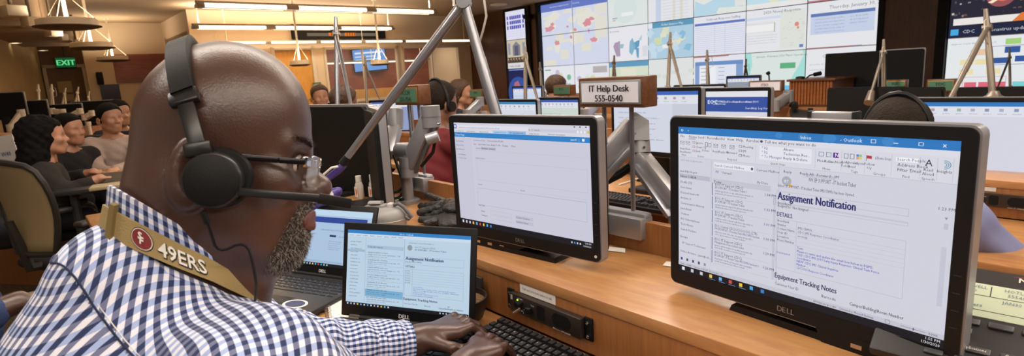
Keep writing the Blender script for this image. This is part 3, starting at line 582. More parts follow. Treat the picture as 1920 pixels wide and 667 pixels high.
# narrow display column left of the video wall
t = thing('display_column', 'narrow column of three displays on the dark wood wall: calendar, building, earth', 'display', MF(-10.3, B0, 0))
MB().box(-0.12, -0.06, 0.6, 0.85, 0.02, 2.94).build('frame', M_MATTE, t)
for k in range(3):
    p = MB().box(0, -0.09, 0.72 + k * 0.72 + 0.003, 0.74, -0.06, 0.72 + (k + 1) * 0.72 - 0.003).build('screen', M_MATTE, t)
    s = Sheet(0.73, 0.708, 0.005, 0.72 + (k + 1) * 0.72 - 0.006, -0.091, 0.002)
    if k == 2:
        s.rect(0, 0, 1, 1, 'dcdcee', 0); [s.rect(0.22 + 0.1 * i, 0.17 + 0.17 * j, 0.3 + 0.1 * i, 0.29 + 0.17 * j, '4a4ab0', 1) for i in range(6) for j in range(3)]; [s.rect(x_, 0.17 + 0.17 * j, x_ + 0.07, 0.29 + 0.17 * j, '4a4ab0', 1) for x_ in (0.07, 0.88) for j in range(3)]
        for i in range(4): s.scribble(0.12 + 0.2 * i, 0.72, 0.02, 10, '9a9ab0', 0.15); s.scribble(0.12 + 0.2 * i, 0.8, 0.02, 10, '9a9ab0', 0.15); s.scribble(0.12 + 0.2 * i, 0.88, 0.02, 10, '9a9ab0', 0.15)
    elif k == 1:
        s.rect(0, 0, 1, 1, 'c9bfa6', 0); s.poly([(0.3, 0.55), (0.7, 0.55), (0.7, 0.2), (0.5, 0.05), (0.3, 0.2)], '7f8090', 1); s.rect(0.4, 0.2, 0.6, 0.55, '5b5a6e', 2); [s.rect(x_, 0.1, x_ + 0.12, 0.5, '8d95a8', 1) for x_ in (0.06, 0.82)]; s.rect(0.02, 0.6, 0.98, 0.8, '4a4034', 2); s.rect(0, 0.8, 1, 1, 'd9d6d6', 1); s.text(0.1, 0.95, 0.08, 'Public Health', '50506a')
        for i in range(20): s.disc(0.05 + 0.048 * i, 0.66 + 0.05 * (i % 3), 0.03, ['c9b49a', '8a5a48', '343440'][i % 3], 3, 8)
    else:
        s.rect(0, 0, 1, 1, '1b2352', 0); s.disc(0.5, 0.85, 0.55, '32509c', 1, 28); s.poly([(0.2, 0.95), (0.3, 0.5), (0.5, 0.42), (0.6, 0.6), (0.75, 0.95)], 'b06a7a', 2); s.rect(0.04, 0.02, 0.96, 0.05, '7c9cd8', 2)
    s.build('picture', p)
MB().rbox(0.78, -0.2, 2.62, 0.98, -0.05, 2.72, 0.02).sphere((0.98, -0.2, 2.6), 0.08).build('wall_camera', M_MATTE, t)
# right-hand video wall
t = thing('video_wall', 'second video wall at the picture edge showing a newscast above an organisation chart', 'video wall', MF(-1.0, B0, 0))
MB().box(-0.12, -0.14, 0.6, -0.006, 0.02, 2.94).build('frame', M_MATTE, t); MB().box(-0.12, -0.14, 0.6, 3.0, 0.02, 0.71).build('frame', M_MATTE, t)
for k in range(3):
    p = MB().box(0, -0.04, 0.72 + k * 0.74 + 0.003, 2.2, 0.03, 0.72 + (k + 1) * 0.74 - 0.003).build('screen', M_MATTE, t)
    s = Sheet(2.19, 0.728, 0.005, 0.72 + (k + 1) * 0.74 - 0.006, -0.041, 0.002)
    if k == 0:
        s.rect(0, 0, 1, 1, 'e3e6e8', 0)
        for (u, v, w_, h_, col) in [(0.28, 0.06, 0.07, 0.1, 'a4cf7c'), (0.12, 0.22, 0.07, 0.11, 'e6c4a4'), (0.07, 0.4, 0.07, 0.1, 'e8dcae'), (0.145, 0.4, 0.07, 0.1, 'e8dcae'), (0.07, 0.58, 0.07, 0.1, 'e8dcae'), (0.2, 0.58, 0.07, 0.1, 'e8dcae'), (0.28, 0.2, 0.07, 0.11, '365a9c'), (0.23, 0.39, 0.075, 0.1, '365a9c'), (0.33, 0.37, 0.075, 0.1, '365a9c'), (0.47, 0.22, 0.08, 0.1, 'ecdcae'), (0.1, 0.82, 0.06, 0.1, 'dd6a7c'), (0.17, 0.82, 0.06, 0.1, 'dd6a7c'), (0.24, 0.82, 0.06, 0.1, 'dd6a7c'), (0.33, 0.82, 0.06, 0.1, '7cd0d4'), (0.4, 0.82, 0.06, 0.1, '7cd0d4'), (0.47, 0.82, 0.06, 0.1, '7cd0d4'), (0.56, 0.82, 0.06, 0.1, '7cd0d4')]: s.rect(u, v, u + w_, v + h_, col, 2)
        s.frame(0.22, 0.18, 0.42, 0.52, '6f7fae', 0.003); s.frame(0.09, 0.72, 0.3, 0.98, 'd8a0a8', 0.003); s.scribble(0.02, 0.12, 0.03, 40, '7a7e88', 0.22)
    elif k == 1:
        s.rect(0, 0, 1, 1, '2c2a38', 0); R = random.Random(4)
        for i in range(90): x_, y_ = R.uniform(0.0, 0.97), R.uniform(0.02, 0.6); s.rect(x_, y_, x_ + R.uniform(0.004, 0.02), y_ + R.uniform(0.01, 0.04), R.choice(['5a5560', '8c8486', '3f3b4a', 'c9c0b0', '6a4a40']), 1)
        s.disc(0.24, 0.3, 0.07, '96545a', 2); s.disc(0.25, 0.28, 0.045, 'e0785a', 3); s.poly([(0.18, 0.42), (0.3, 0.2), (0.31, 0.23), (0.2, 0.44)], 'ffe2c8', 4)
        s.rect(0.02, 0.66, 0.34, 0.78, 'e8e4e0', 3); s.poly([(0.3, 0.78), (0.34, 0.64), (1, 0.64), (1, 0.78)], 'e07a3c', 4); s.text(0.38, 0.75, 0.07, '1-800-200-8255', 'f6ece0', layer=5); s.rect(0, 0.8, 1, 1, '232840', 3); s.rect(0.01, 0.85, 0.05, 0.96, '4aa8e0', 4); s.text(0.07, 0.93, 0.06, 'CDC    Coronavirus update    1-800-232-4636', 'c4ccd8', layer=5)
    else: s.rect(0, 0, 1, 1, '3a2f38', 0)
    s.build('picture', p)
# ================================================================ DESKS
def desk_row(lab, b0, a0, a1, group='console desk rows', front=0.66, part_top=0.95, M=None):
    t = thing('console_desk', lab, 'desk', M or MF(a0, b0, 0), group); L = a1 - a0
    MB().rbox(0, -front, 0.705, L, 0.0, 0.74, 0.006).build('worktop', M_WOODTOP, t)
    MB().rbox(0, 0.0, 0.742, L, 0.022, 0.858, 0.001).build('riser_front', M_WOODV, t)
    MB().rbox(0, -0.004, 0.846, L, 0.305, 0.872, 0.0025).build('riser_shelf', M_WOODTOP, t)
    MB().rbox(0, 0.306, 0.1, L, 0.33, part_top, 0.003).build('partition', M_WOODV, t)
    MB().box(0, 0.02, 0.1, L, 0.04, 0.72).build('modesty_panel', M_WOODV, t)
    for k in range(max(2, int(L / 1.6) + 1)):
        x = min(L - 0.03, k * 1.6); MB().box(x, -front + 0.08, 0.0, x + 0.028, 0.3, 0.705).build('end_panel', M_WOODEDGE, t)
    return t
desk_row('orange wood help desk with raised shelf under the two large monitors', 0.0, -2.5, 1.45)
desk_row('second wood desk row behind the help desk partition', 1.7, -6.2, 1.9, front=0.56)
desk_row('third wood desk row in front of the dark monitor backs', 3.4, -4.8, 1.6)
desk_row('wood desk row closest to the video wall', 5.85, -5.6, 0.6)
desk_row('far wood desk crowded with lamps and arms behind the seated group', 0, 0, 2.0, M=MF(-8.25, -1.45, 0, math.pi / 2))
# ================================================================ MONITORS
def rrect(w_, h_, r, n=5):
    out = []
    for cx, cz, a in ((w_ / 2 - r, h_ / 2 - r, 0), (-w_ / 2 + r, h_ / 2 - r, 90), (-w_ / 2 + r, -h_ / 2 + r, 180), (w_ / 2 - r, -h_ / 2 + r, 270)):
        for k in range(n): t = math.radians(a + 90 * k / (n - 1)); out.append((cx + r * math.cos(t), cz + r * math.sin(t)))
    return out
def ring(mb, cx, cz, W, H, r, w2, h2, cx2, cz2, y0, y1, mi=0, n=5):
    o = rrect(W, H, r, n); i = rrect(w2, h2, 1e-4, n); N = len(o)
    v = [(cx + x, y0, cz + z) for x, z in o] + [(cx2 + x, y0, cz2 + z) for x, z in i] + [(cx + x, y1, cz + z) for x, z in o] + [(cx2 + x, y1, cz2 + z) for x, z in i]
    f = []
    for k in range(N):
        j = (k + 1) % N; f += [(k, N + k, N + j, j), (k, j, 2 * N + j, 2 * N + k), (N + k, 3 * N + k, 3 * N + j, N + j)]
    return mb.add(v, f, mi)
def monitor(lab, M, W, H, paint=None, side=0.017, top=0.018, chin=0.028, logo=False, buttons=False, stand=None, group='desk monitors', depth=0.045, rim=True):
    """local origin: top left corner of the picture; x right, z up, y into the case"""
    t = thing('monitor', lab, 'monitor', M, group)
    ow, oh = W + 2 * side, H + top + chin; cx, cz = W / 2, (top - H - chin) / 2
    mb = MB(); ring(mb, cx, cz, ow, oh, 0.012, W, H, W / 2, -H / 2, -0.003, 0.012); recalc(mb.build('bezel', M_BLACK, t))
    mb = MB(); o = rrect(ow + 0.006, oh + 0.006, 0.014); mb.prism([(cx + x, cz + z) for x, z in o], 0.0005, depth * 0.6); recalc(mb.build('side_rim', M_SILVER if rim else M_BLACK, t))
    mb = MB(); o = rrect(ow - 0.012, oh - 0.012, 0.02); mb.prism([(cx + x, cz + z) for x, z in o], depth * 0.6, depth); (mb.rbox(cx - 0.11, depth, cz - 0.09, cx + 0.11, depth + 0.02, cz + 0.09, 0.008) if paint else None); recalc(mb.build('back_shell', M_MATTE, t))
    s = Sheet(W, H, 0, 0, -0.0004, 0.0002)
    if paint: paint(s)
    else: s.rect(0, 0, 1, 1, mat('dark_panel', '0c0c0e', 0.25), 0)
    s.build('screen', t)
    if logo:
        l = Sheet(W, H, 0, 0, -0.0032, 0.0002); l.text(0.5, 1.0 + chin / H * 0.68, chin / H * 0.36, 'D  LL', mat('logo_silver', '8d8c90', 0.35, 0.6), 0.02, align='c', res=2)
        l.text(0.4935, 1.0 + chin / H * 0.68, chin / H * 0.36, 'E', mat('logo_silver', '8d8c90', 0.35, 0.6), 0.02, align='c', res=2); l.build('logo', t)
    if buttons:
        for k in range(4): MB().box(W + side * 0.25, -0.0042, -H + 0.035 + k * 0.025, W + side * 0.75, -0.003, -H + 0.0362 + k * 0.025).build('button', M_DGREY, t)
        MB().lathe([(0.0035, 0), (0.0035, 0.001), (0, 0.001)], 12, M=Matrix.Translation((W + side * 0.35, -0.003, -H - chin * 0.55)) @ Matrix.Rotation(math.pi / 2, 4, 'X')).build('power_button', M_WHITE, t)
    if stand:                                    # height of the surface below the origin, base depth
        zb = stand
        MB().rbox(cx - 0.045, depth, zb + 0.01, cx + 0.045, depth + 0.03, cz + 0.06 if paint else -H + 0.02, 0.006).build('stand_neck', M_BLACK, t)
        mb = MB(); mb.prism([(cx - 0.11, zb), (cx + 0.11, zb), (cx + 0.105, zb + 0.012), (cx - 0.105, zb + 0.012)], 0.0, 0.17); recalc(mb.build('stand_base', M_BLACK, t))
    return t
INK = '23263c'; INK2 = '4a4e66'; LINE = 'b4b6c2'; SCR = 'cfcfdb'
def uvmap(M, W, H):
    A = np.linalg.inv(np.array(M)); cl = A @ np.array([0, 0, ZC, 1])
    def f(x, y):
        d = A[:3, :3] @ ray(x, y); p = cl[:3] + d * (-cl[1] / d[1]); return p[0] / W, -p[2] / H
    return f
def blocks(s, pts, c, layer=4, h=0.018):
    for u, v, w_ in pts: s.rect(u, v, u + w_, v + h, c, layer)
MR = MW((0.329, 1.095, 1.214), math.radians(-54.77)); WR, HR = 0.4503, 0.2925
UVR = uvmap(MR, WR, HR)
def paint_right(s):
    q = UVR; s.rect(0, 0, 1, 1.07, SCR, 0); s.vm = lambda v: v * 0.8 if v < 0.264 else 0.2112 + (v - 0.264) * (0.985 - 0.2112) / (0.955 - 0.264) if v < 0.955 else v
    s.rect(0, 0, 1, 0.9, SCR, 0); s.rect(0, 0, 1, 0.062, '2f78bd', 1)
    for k in range(5): s.disc(0.45 + 0.09 * k, 0.028, 0.014 + 0.004 * (k % 3), '3f85c6', 2)
    s.text(0.55, 0.045, 0.02, 'Inbox', 'e8f0f8', align='c'); s.text(0.7, 0.045, 0.02, '- Outlook', 'e8f0f8', align='c'); s.disc(0.02, 0.032, 0.006, 'cfe0f0', 3); s.disc(0.02, 0.032, 0.0035, '2f78bd', 4); s.rect(0.05, 0.03, 0.054, 0.036, 'e8f0f8', 3)
    s.frame(0.76, 0.02, 0.775, 0.044, 'e8f0f8', 0.0015, 3); s.rect(0.825, 0.034, 0.838, 0.038, 'e8f0f8', 3); s.frame(0.893, 0.022, 0.906, 0.044, 'e8f0f8', 0.0015, 3); s.text(0.955, 0.044, 0.024, 'x', 'e8f0f8')
    s.rect(0, 0.062, 1, 0.1, 'dadae4', 1); s.rect(0, 0.1, 1, 0.262, 'd6d6e0', 1)
    for st, u in (('File', 0.012), ('Home', 0.055), ('Send / Receive', 0.1), ('Folder', 0.187), ('View', 0.237), ('Help', 0.277), ('Acrobat', 0.32)): s.text(u, 0.093, 0.019, st, INK)
    s.rect(0.053, 0.1, 0.088, 0.104, '2f4f9c', 3); s.disc(0.383, 0.083, 0.006, INK2, 3); s.text(0.396, 0.094, 0.019, 'Tell me what you want to do', INK)
    # ribbon groups
    for u in (0.067, 0.166, 0.36, 0.585, 0.672, 0.845 - 0.1, 0.823, 0.9, 0.945, 0.985): s.rect(u, 0.11, u + 0.001, 0.25, LINE, 3)
    for st, u in (('New', 0.03), ('Delete', 0.115), ('Respond', 0.26), ('Quick Steps', 0.45), ('Move', 0.625), ('Tags', 0.715), ('Groups', 0.79), ('Find', 0.865), ('Speech', 0.924)): s.text(u, 0.254, 0.014, st, INK2, align='c')
    def env(u, v, c=INK2): s.frame(u, v, u + 0.02, v + 0.03, c, 0.0014, 4); s.poly([(u, v), (u + 0.01, v + 0.017), (u + 0.02, v), (u + 0.02, v + 0.004), (u + 0.01, v + 0.021), (u, v + 0.004)], c, 5)
    for u, st in ((0.012, 'New Email'), (0.04, 'New Items')): env(u, 0.125); s.text(u + 0.01, 0.2, 0.015, st.split()[0], INK, align='c'); s.text(u + 0.01, 0.228, 0.015, st.split()[1], INK, align='c')
    for k, st in enumerate(('Ignore', 'Clean Up', 'Junk')): s.frame(0.074, 0.122 + k * 0.036, 0.086, 0.14 + k * 0.036, 'a05058', 0.0016, 4); s.text(0.09, 0.14 + k * 0.036, 0.016, st, INK)
    s.frame(0.136, 0.122, 0.148, 0.16, INK2, 0.002, 4); s.frame(0.158 - 0.006, 0.126, 0.164, 0.16, '4a8a62', 0.002, 4); s.text(0.138, 0.2, 0.015, 'Delete', INK, align='c'); s.text(0.16, 0.2, 0.015, '', INK)
    for u, st in ((0.176, 'Reply'), (0.212, 'Reply All'), (0.25, 'Forward')): env(u, 0.13); s.text(u + 0.01, 0.2, 0.015, st, INK, align='c')
    for k, st in enumerate(('Meeting', 'IM', 'More')): s.frame(0.29, 0.125 + k * 0.036, 0.303, 0.143 + k * 0.036, INK2, 0.0016, 4); s.text(0.307, 0.143 + k * 0.036, 0.016, st, INK)
    s.rect(0.375, 0.116, 0.572, 0.224, 'e2e2ea', 2)
    for k, st in enumerate(('IQ', 'IQ', 'To Manager')): s.text(0.385, 0.14 + k * 0.033, 0.017, '* ' + st, '3a5a9c')
    for k, st in enumerate(('Alvaro', 'Technician Res...', 'Reply & Delete')): s.text(0.47, 0.14 + k * 0.033, 0.017, st, INK)
    for u, st in ((0.597, 'Move'), (0.622, 'Rules'), (0.645, 'OneNote')): s.frame(u, 0.128, u + 0.017, 0.16, '3a6aa0', 0.0016, 4); s.text(u + 0.009, 0.2, 0.015, st, INK, align='c')
    s.rect(0.646, 0.126, 0.664, 0.162, '5a3080', 5); s.text(0.651, 0.154, 0.02, 'N', 'efe6f6', 0.02, layer=6)
    for u, st in ((0.68, 'Assign|Policy'), (0.699, 'Unread|Read')): s.frame(u, 0.126, u + 0.014, 0.16, INK2, 0.0016, 4); [s.text(u + 0.007, 0.194 + 0.026 * i, 0.014, x_, INK, align='c') for i, x_ in enumerate(st.split('|'))]
    for i, col in enumerate(('4f88c8', '8cc08a', 'e0a060', 'e0c860')): s.rect(0.719 + 0.009 * (i % 2), 0.126 + 0.018 * (i // 2), 0.727 + 0.009 * (i % 2), 0.142 + 0.018 * (i // 2), col, 4)
    s.text(0.727, 0.194, 0.014, 'Categorize', INK, align='c', fit=0.034); s.poly([(0.751, 0.128), (0.751, 0.148), (0.766, 0.15), (0.766, 0.13)], 'b83a4a', 4); s.rect(0.7495, 0.126, 0.751, 0.165, INK2, 4); s.text(0.76, 0.194, 0.014, 'Follow', INK, align='c'); s.text(0.76, 0.22, 0.014, 'Up', INK, align='c')
    s.text(0.776, 0.15, 0.017, '# Browse Groups', INK, fit=0.046)
    s.rect(0.835, 0.125, 0.895, 0.152, 'f0f0f4', 3); s.text(0.838, 0.146, 0.016, 'Search People', INK2); s.text(0.84, 0.182, 0.017, 'Address Book', INK); s.text(0.84, 0.214, 0.017, 'Filter Email', INK)
    s.text(0.914, 0.165, 0.034, 'A', INK, 0.0); s.text(0.923, 0.198, 0.015, 'Read', INK, align='c'); s.text(0.923, 0.224, 0.015, 'Aloud', INK, align='c')
    for k in range(3): s.poly([(0.962 + (0.006 + 0.005 * k) * math.cos(t_), 0.15 - (0.009 + 0.008 * k) * math.sin(t_)) for t_ in np.linspace(1.6, -1.5, 9)] + [(0.962 + (0.008 + 0.005 * k) * math.cos(t_), 0.15 - (0.012 + 0.008 * k) * math.sin(t_)) for t_ in np.linspace(-1.5, 1.6, 9)], '2f8aa8', 4)
    s.text(0.964, 0.2, 0.015, 'Insights', INK, align='c')
    # folder pane, list pane, reading pane
    s.rect(0, 0.262, 1, 0.264, LINE, 3); uf = 0.165; ul = 0.455
    s.rect(uf, 0.264, uf + 0.0018, 0.955, LINE, 3); s.rect(ul, 0.264, ul + 0.0025, 0.955, 'bcbecb', 3)
    s.scribble(0.012, 0.29, 0.013, 22, '8a8ea0', 0.11); s.text(0.008, 0.362, 0.016, 'yanrdl@cdc.gov', INK); s.rect(0.006, 0.372, 0.16, 0.4, 'b9bac8', 2); s.text(0.012, 0.395, 0.017, 'Inbox 114538', INK, 0.012)
    for k, st in enumerate(('Drafts [15]', 'Sent Items', 'Deleted Items 40', 'Archive 4', 'Conversation History', 'Junk Email', 'Outbox', 'RSS Subscriptions', 'Tech Notes', 'Search Folders')): s.text(0.012, 0.432 + k * 0.0345, 0.016, st, INK)
    s.text(0.008, 0.792, 0.016, 'Groups', INK, 0.01); s.text(0.02, 0.832, 0.015, 'EP Support Technicians', INK2); s.text(0.008, 0.92 - 0.03, 0.016, 'Online Archive - yanr@cdc...', INK)
    for k in range(5): s.rect(0.012 + 0.03 * k, 0.926, 0.022 + 0.03 * k, 0.944, ['2f4f9c', INK2, INK2, INK2, '8a8ea0'][k], 4)
    s.rect(uf + 0.012, 0.278, uf + 0.19, 0.31, 'e4e4ec', 3); s.text(uf + 0.016, 0.302, 0.016, 'Search Current Mailbox', INK2); s.text(uf + 0.2, 0.302, 0.016, 'Current Mailbox', INK2); s.disc(uf + 0.182, 0.294, 0.005, INK2, 4)
    s.text(uf + 0.02, 0.34, 0.017, 'All', '3a5aa0'); s.text(uf + 0.05, 0.342, 0.017, 'Unread', INK); s.text(uf + 0.205, 0.372, 0.016, 'By Date', INK2)
    s.rect(uf + 0.01, 0.378, ul - 0.03, 0.41, 'c2c3d0', 2); s.text(uf + 0.014, 0.402, 0.016, 'Today', INK, 0.01)
    rows = [('EOC IT Support (CDC)', 'EP SUPPORT - IT Incident Ticket: I', '1:34 PM'), ('EOC IT Support (CDC)', 'EP SUPPORT - IT Incident Ticket:', '1:33 PM'), ('EOC IT Support (CDC)', 'EP SUPPORT - IT Incident Ticket:', '1:31 PM'), ('EOC | Central (CDC/OCOO/OCIO) (CTR)', 'FW: EP SUPPORT - IT Incident Ticket IMS1158956 has been', '1:30 PM'), ('EOC IT Support (CDC)', 'Management of an incident ticket', '1:29 PM'), ('EOC IT Support (CDC)', 'EP SUPPORT - IT Incident Ticket IMS1158956 has been O', '1:26 PM'), ('EOC IT Support (CDC)', 'EP SUPPORT - IT Incident Ticket IMS1158956 has been O', '1:26 PM')]
    s.vm = None
    for k, (a_, b_, c_) in enumerate(rows):
        v = 0.385 + k * 0.095
        if v > 0.93: break
        s.rect(uf + 0.006, v - 0.018, uf + 0.009, v + 0.07, '3a4a80', 4)
        s.text(uf + 0.02, v, 0.018, a_, INK, fit=0.0063 * len(a_) if len(a_) < 25 else 0.19); s.text(uf + 0.02, v + 0.02, 0.016, b_, '2f4480', 0.008, fit=min(0.2, 0.0042 * len(b_))); s.scribble(uf + 0.02, v + 0.041, 0.013, 40, INK2, 0.17, seed=k); s.scribble(uf + 0.02, v + 0.058, 0.012, 30, INK2, 0.14, seed=k + 60); s.text(uf + 0.235, v + 0.02, 0.017, c_, '2f4480', 0.008)
        s.rect(uf + 0.012, v + 0.072, ul - 0.03, v + 0.0735, LINE, 3)
    s.vm = None; s.rect(ul - 0.018, 0.4, ul - 0.008, 0.94, 'c2c3ce', 2); s.frame(ul - 0.018, 0.41, ul - 0.008, 0.45, '8a8ea0', 0.001, 4)
    # reading pane, placed from the lines of the message
    def tx(x, y, h, st, c, bold=0.0, fit_x=None, y2=None):
        u, v = q(x, y)
        ft = None
        if fit_x is not None: ft = q(fit_x, y2)[0] - u
        s.text(u, v, h, st, c, bold, fit=ft, res=2 if h > 0.025 else 1)
    for k, st in enumerate(('Reply', 'Reply All', 'Forward', 'IM')): s.text(ul + 0.018 + 0.06 * k, 0.245, 0.016, st, INK)
    s.disc(ul + 0.03, 0.295, 0.018, 'a9acb8', 3, 24); s.text(ul + 0.03, 0.304, 0.017, 'BT', 'eef0f4', align='c', layer=5); s.disc(ul + 0.044, 0.32, 0.006, 'e0b040', 5)
    tx(1510, 331, 0.02, '(CDC/OCOO/OCIO) (CTR)', '8a8ea0', 0, 1566, 336); tx(1517, 340, 0.024, 'FW: EP SUPPORT - IT Incident Ticket', INK, 0, 1606, 349); tx(1459, 349, 0.018, 'Subject: EP SUPPORT - IT Incident Ticket: IMS1158956 has been Opened.', INK, 0.006, 1603, 363)
    tx(1459, 373, 0.05, 'Assignment Notification', '1f2468', 0.035, 1605, 389)
    def fr_(p0, p1): (u0, v0), (u1, v1) = q(*p0), q(*p1); s.frame(u0, v0, u1, v1, LINE, 0.0014, 3)
    fr_((1457, 357), (1704, 406)); u0, v0 = q(1457, 378); u1, _ = q(1704, 406); s.rect(u0, v0 + 0.005, u1, v0 + 0.0075, LINE, 3); fr_((1457, 378), (1703, 424))
    tx(1459, 382, 0.019, 'Incident', INK); tx(1459, 387, 0.019, 'Assigned to:  Not Assigned', INK, 0, 1516, 395)
    tx(1457, 404, 0.028, 'DETAILS', '1f2468', 0.025, 1486, 408)
    f0 = q(1457, 408); f1 = q(1700, 451); fm = q(1494, 415)[0]; vb = q(1457, 501)[1]; s.frame(f0[0], f0[1], f1[0], vb, LINE, 0.0014, 3); s.rect(fm, f0[1], fm + 0.0014, vb, LINE, 3)
    for k, (st, va) in enumerate((('Incident', ''), ('Number', 'IMS1158956'), ('Contact Name', 'CDC IMS Response Coordinator'), ('User ID', 'eocresp'), ('Location', ''), ('Phone Number', ''))):
        v = f0[1] + 0.020 + k * 0.0245; s.text(f0[0] + 0.004, v, 0.0145, st, INK, 0.006, fit=min(0.066, 0.0056 * len(st))); s.text(fm + 0.006, v, 0.0145, va, '2a2a70', fit=0.0052 * len(va) if va else None)
        if k > 1: s.rect(f0[0], v - 0.0195, f1[0], v - 0.0183, LINE, 3)
    s.rect(f0[0], f0[1] + 0.148, f1[0], f0[1] + 0.1492, LINE, 3)
    for k, st in enumerate(('Team,', 'Please re name and update the email box below in EGMS:', 'OLD: CDC IMS 2019 Lung Injury Response Clinical Task Force', 'Coordinator', 'NEW: CDC IMS Clinical Inquiries', 'Matthew', 'CDC EOC Response Coordinator')): s.text(fm + 0.006, f0[1] + 0.168 + k * 0.0208, 0.0150, st, '3038b0', 0.010, fit=0.00475 * len(st))
    s.text(f0[0] + 0.004, f0[1] + 0.222, 0.0145, 'Description', '3038b0', fit=0.052)
    s.text(f0[0] - 0.002, vb + 0.066, 0.034, 'Equipment Tracking Notes', '1f2050', 0.025, fit=0.228, res=2); s.text(f0[0], vb + 0.112, 0.019, 'Customer User ID', INK, fit=0.092); s.text(fm + 0.1, vb + 0.112, 0.019, 'Barcode', INK, fit=0.05); s.text(fm + 0.195, vb + 0.112, 0.02, 'Campus\\Building\\Room Number', INK, 0.01, fit=0.165)
    s.text(0.955, 0.345, 0.016, '1:23 PM', INK2); s.text(0.975, 0.39, 0.02, 'v', INK2); s.rect(0.974, 0.41, 0.985, 0.44, 'bcbecb', 3); s.rect(0.972, 0.53, 0.986, 0.84, 'c2c3d2', 3)
    s.rect(0, 0.985, 1, 1.012, 'c3c4d0', 4); s.text(0.01, 1.006, 0.013, 'Items: 13,847   Unread: 114538   Reminders: 15', INK2, layer=5); s.text(0.6, 1.006, 0.014, 'All folders are up to date.    Connected to: Microsoft Exchange', INK, layer=5, fit=0.2)
    s.frame(0.835, 0.988, 0.85, 1.008, INK2, 0.001, 5); s.rect(0.88, 0.998, 0.95, 1.0, INK2, 5); s.rect(0.915, 0.992, 0.918, 1.006, INK2, 5); s.text(0.957, 1.006, 0.014, '100%', INK, layer=5)
    s.rect(0, 1.012, 1, 1.06, '17171f', 6)
MRH = HR
def paint_right2(s):
    paint_right(s)
    cols = ['e8e8f0', 'c9c9d2', 'c9c9d2', 'e6c060', '6fb0e0', 'd05040', 'e8c040', '4aa8e0', '3a80c8']
    for k, c in enumerate(cols): s.rect(0.02 + 0.047 * k, 1.022, 0.034 + 0.047 * k, 1.046, c, 8)
    for k in range(4): s.rect(0.16 + 0.047 * k, 1.053, 0.19 + 0.047 * k, 1.056, '6a9cd0', 8)
    s.text(0.99, 1.032, 0.015, '1:55 PM', 'e6e6ee', layer=8, align='r'); s.text(0.99, 1.055, 0.015, '1/30/2020', 'e6e6ee', layer=8, align='r')
def squeezed(paint, k):
    def f(s):
        H0 = s.H; s.H = H0 * k; paint(s); s.H = H0
    return f
UVR = uvmap(MR, WR, HR / 1.06)
o_right = monitor('large black-framed monitor showing an Assignment Notification message, closest on the desk', MR, WR, HR, squeezed(paint_right2, 1 / 1.06), logo=True, buttons=True, stand=0.872 - 1.214, side=0.018, top=0.018, chin=0.027)
ML = MW((-0.150, 1.547, 1.211), math.radians(-43.24)); WL, HL = 0.4503, 0.283
def paint_left(s):
    s.rect(0, 0, 1, 1, 'c9c8d8', 0); s.rect(0, 0, 1, 0.05, 'd2d2de', 1); s.disc(0.012, 0.045, 0.014, '2f68b0', 3, 16); s.disc(0.012, 0.045, 0.008, 'dfe6f0', 4, 12)
    s.rect(0.03, 0.03, 0.6, 0.075, 'dedee8', 2); s.scribble(0.045, 0.066, 0.018, 62, '6a6e84', 0.34); s.text(0.6, 0.07, 0.02, 'Q - C', INK2); s.text(0.64, 0.07, 0.02, 'Search...', INK2)
    for k in range(3): s.rect(0.9 + 0.035 * k, 0.01, 0.91 + 0.035 * k, 0.022, INK2, 3)
    for k in range(4): s.disc(0.925 + 0.021 * k, 0.066, 0.007, 'e6e6ee' if k < 3 else 'e0c040', 3)
    s.rect(0, 0.08, 1, 0.118, 'd6d6e0', 1)
    for k, (u, w_, c_) in enumerate([(0.0, 0.1, None), (0.1, 0.1, None), (0.21, 0.1, None), (0.33, 0.12, 'a4c8ea'), (0.45, 0.13, '8db4de'), (0.59, 0.1, None), (0.72, 0.14, None)]):
        if c_: s.rect(u, 0.083, u + w_, 0.117, c_, 2)
        s.scribble(u + 0.015, 0.109, 0.017, 16, INK, w_ - 0.03, seed=k)
    s.rect(0, 0.118, 1, 0.175, '2f80c4', 3); s.text(0.012, 0.158, 0.022, 'EP Service Manager', 'e8f0f8', layer=5, fit=0.08); s.text(0.88, 0.158, 0.022, 'yanr01  |', 'e8f0f8', layer=5); s.rect(0.95, 0.135, 0.965, 0.16, 'e8f0f8', 5)
    s.rect(0, 0.175, 0.14, 1, 'c6c5d6', 2); s.rect(0.14, 0.175, 0.1415, 1, LINE, 3)
    for k, (st, v) in enumerate((('New Incidents', 0.235), ('Favorites', 0.285), ('Dashboard', 0.335), ('Incident Management', 0.4), ('To-Do List', 0.445))): s.text(0.01 + 0.012 * (k > 2), v, 0.018, st, INK2, fit=0.07)
    for k, u in enumerate((0.165, 0.28)): s.text(u, 0.215, 0.02, ('Incident Record: New', 'Update Incident Number IMS1158956')[k], INK2, fit=(0.1, 0.13)[k])
    for k, (st, u) in enumerate((('Save', 0.165), ('Save & Exit', 0.205), ('Close', 0.27), ('Assign To Me', 0.31), ('Escalate', 0.4), ('More', 0.47))): s.text(u, 0.262, 0.02, st, INK, 0.006)
    s.rect(0.225, 0.285, 0.345, 0.315, 'b0b0c4', 3); s.text(0.18, 0.309, 0.018, 'General', INK); s.text(0.23, 0.309, 0.018, 'Resolution   Activities', INK, layer=5)
    s.rect(0.15, 0.325, 0.98, 0.327, LINE, 3); s.text(0.175, 0.43, 0.018, 'Incident Description', INK, fit=0.08); s.frame(0.18, 0.45, 0.975, 0.69, 'a9aabc', 0.001, 3); s.text(0.18, 0.75, 0.017, 'Journal', INK); s.text(0.52, 0.76, 0.017, 'Details', INK); s.frame(0.62, 0.76, 0.96, 0.79, LINE, 0.001, 3)
    s.frame(0.17, 0.79, 0.965, 1.0, '7fa4cc', 0.0012, 3)
    return s
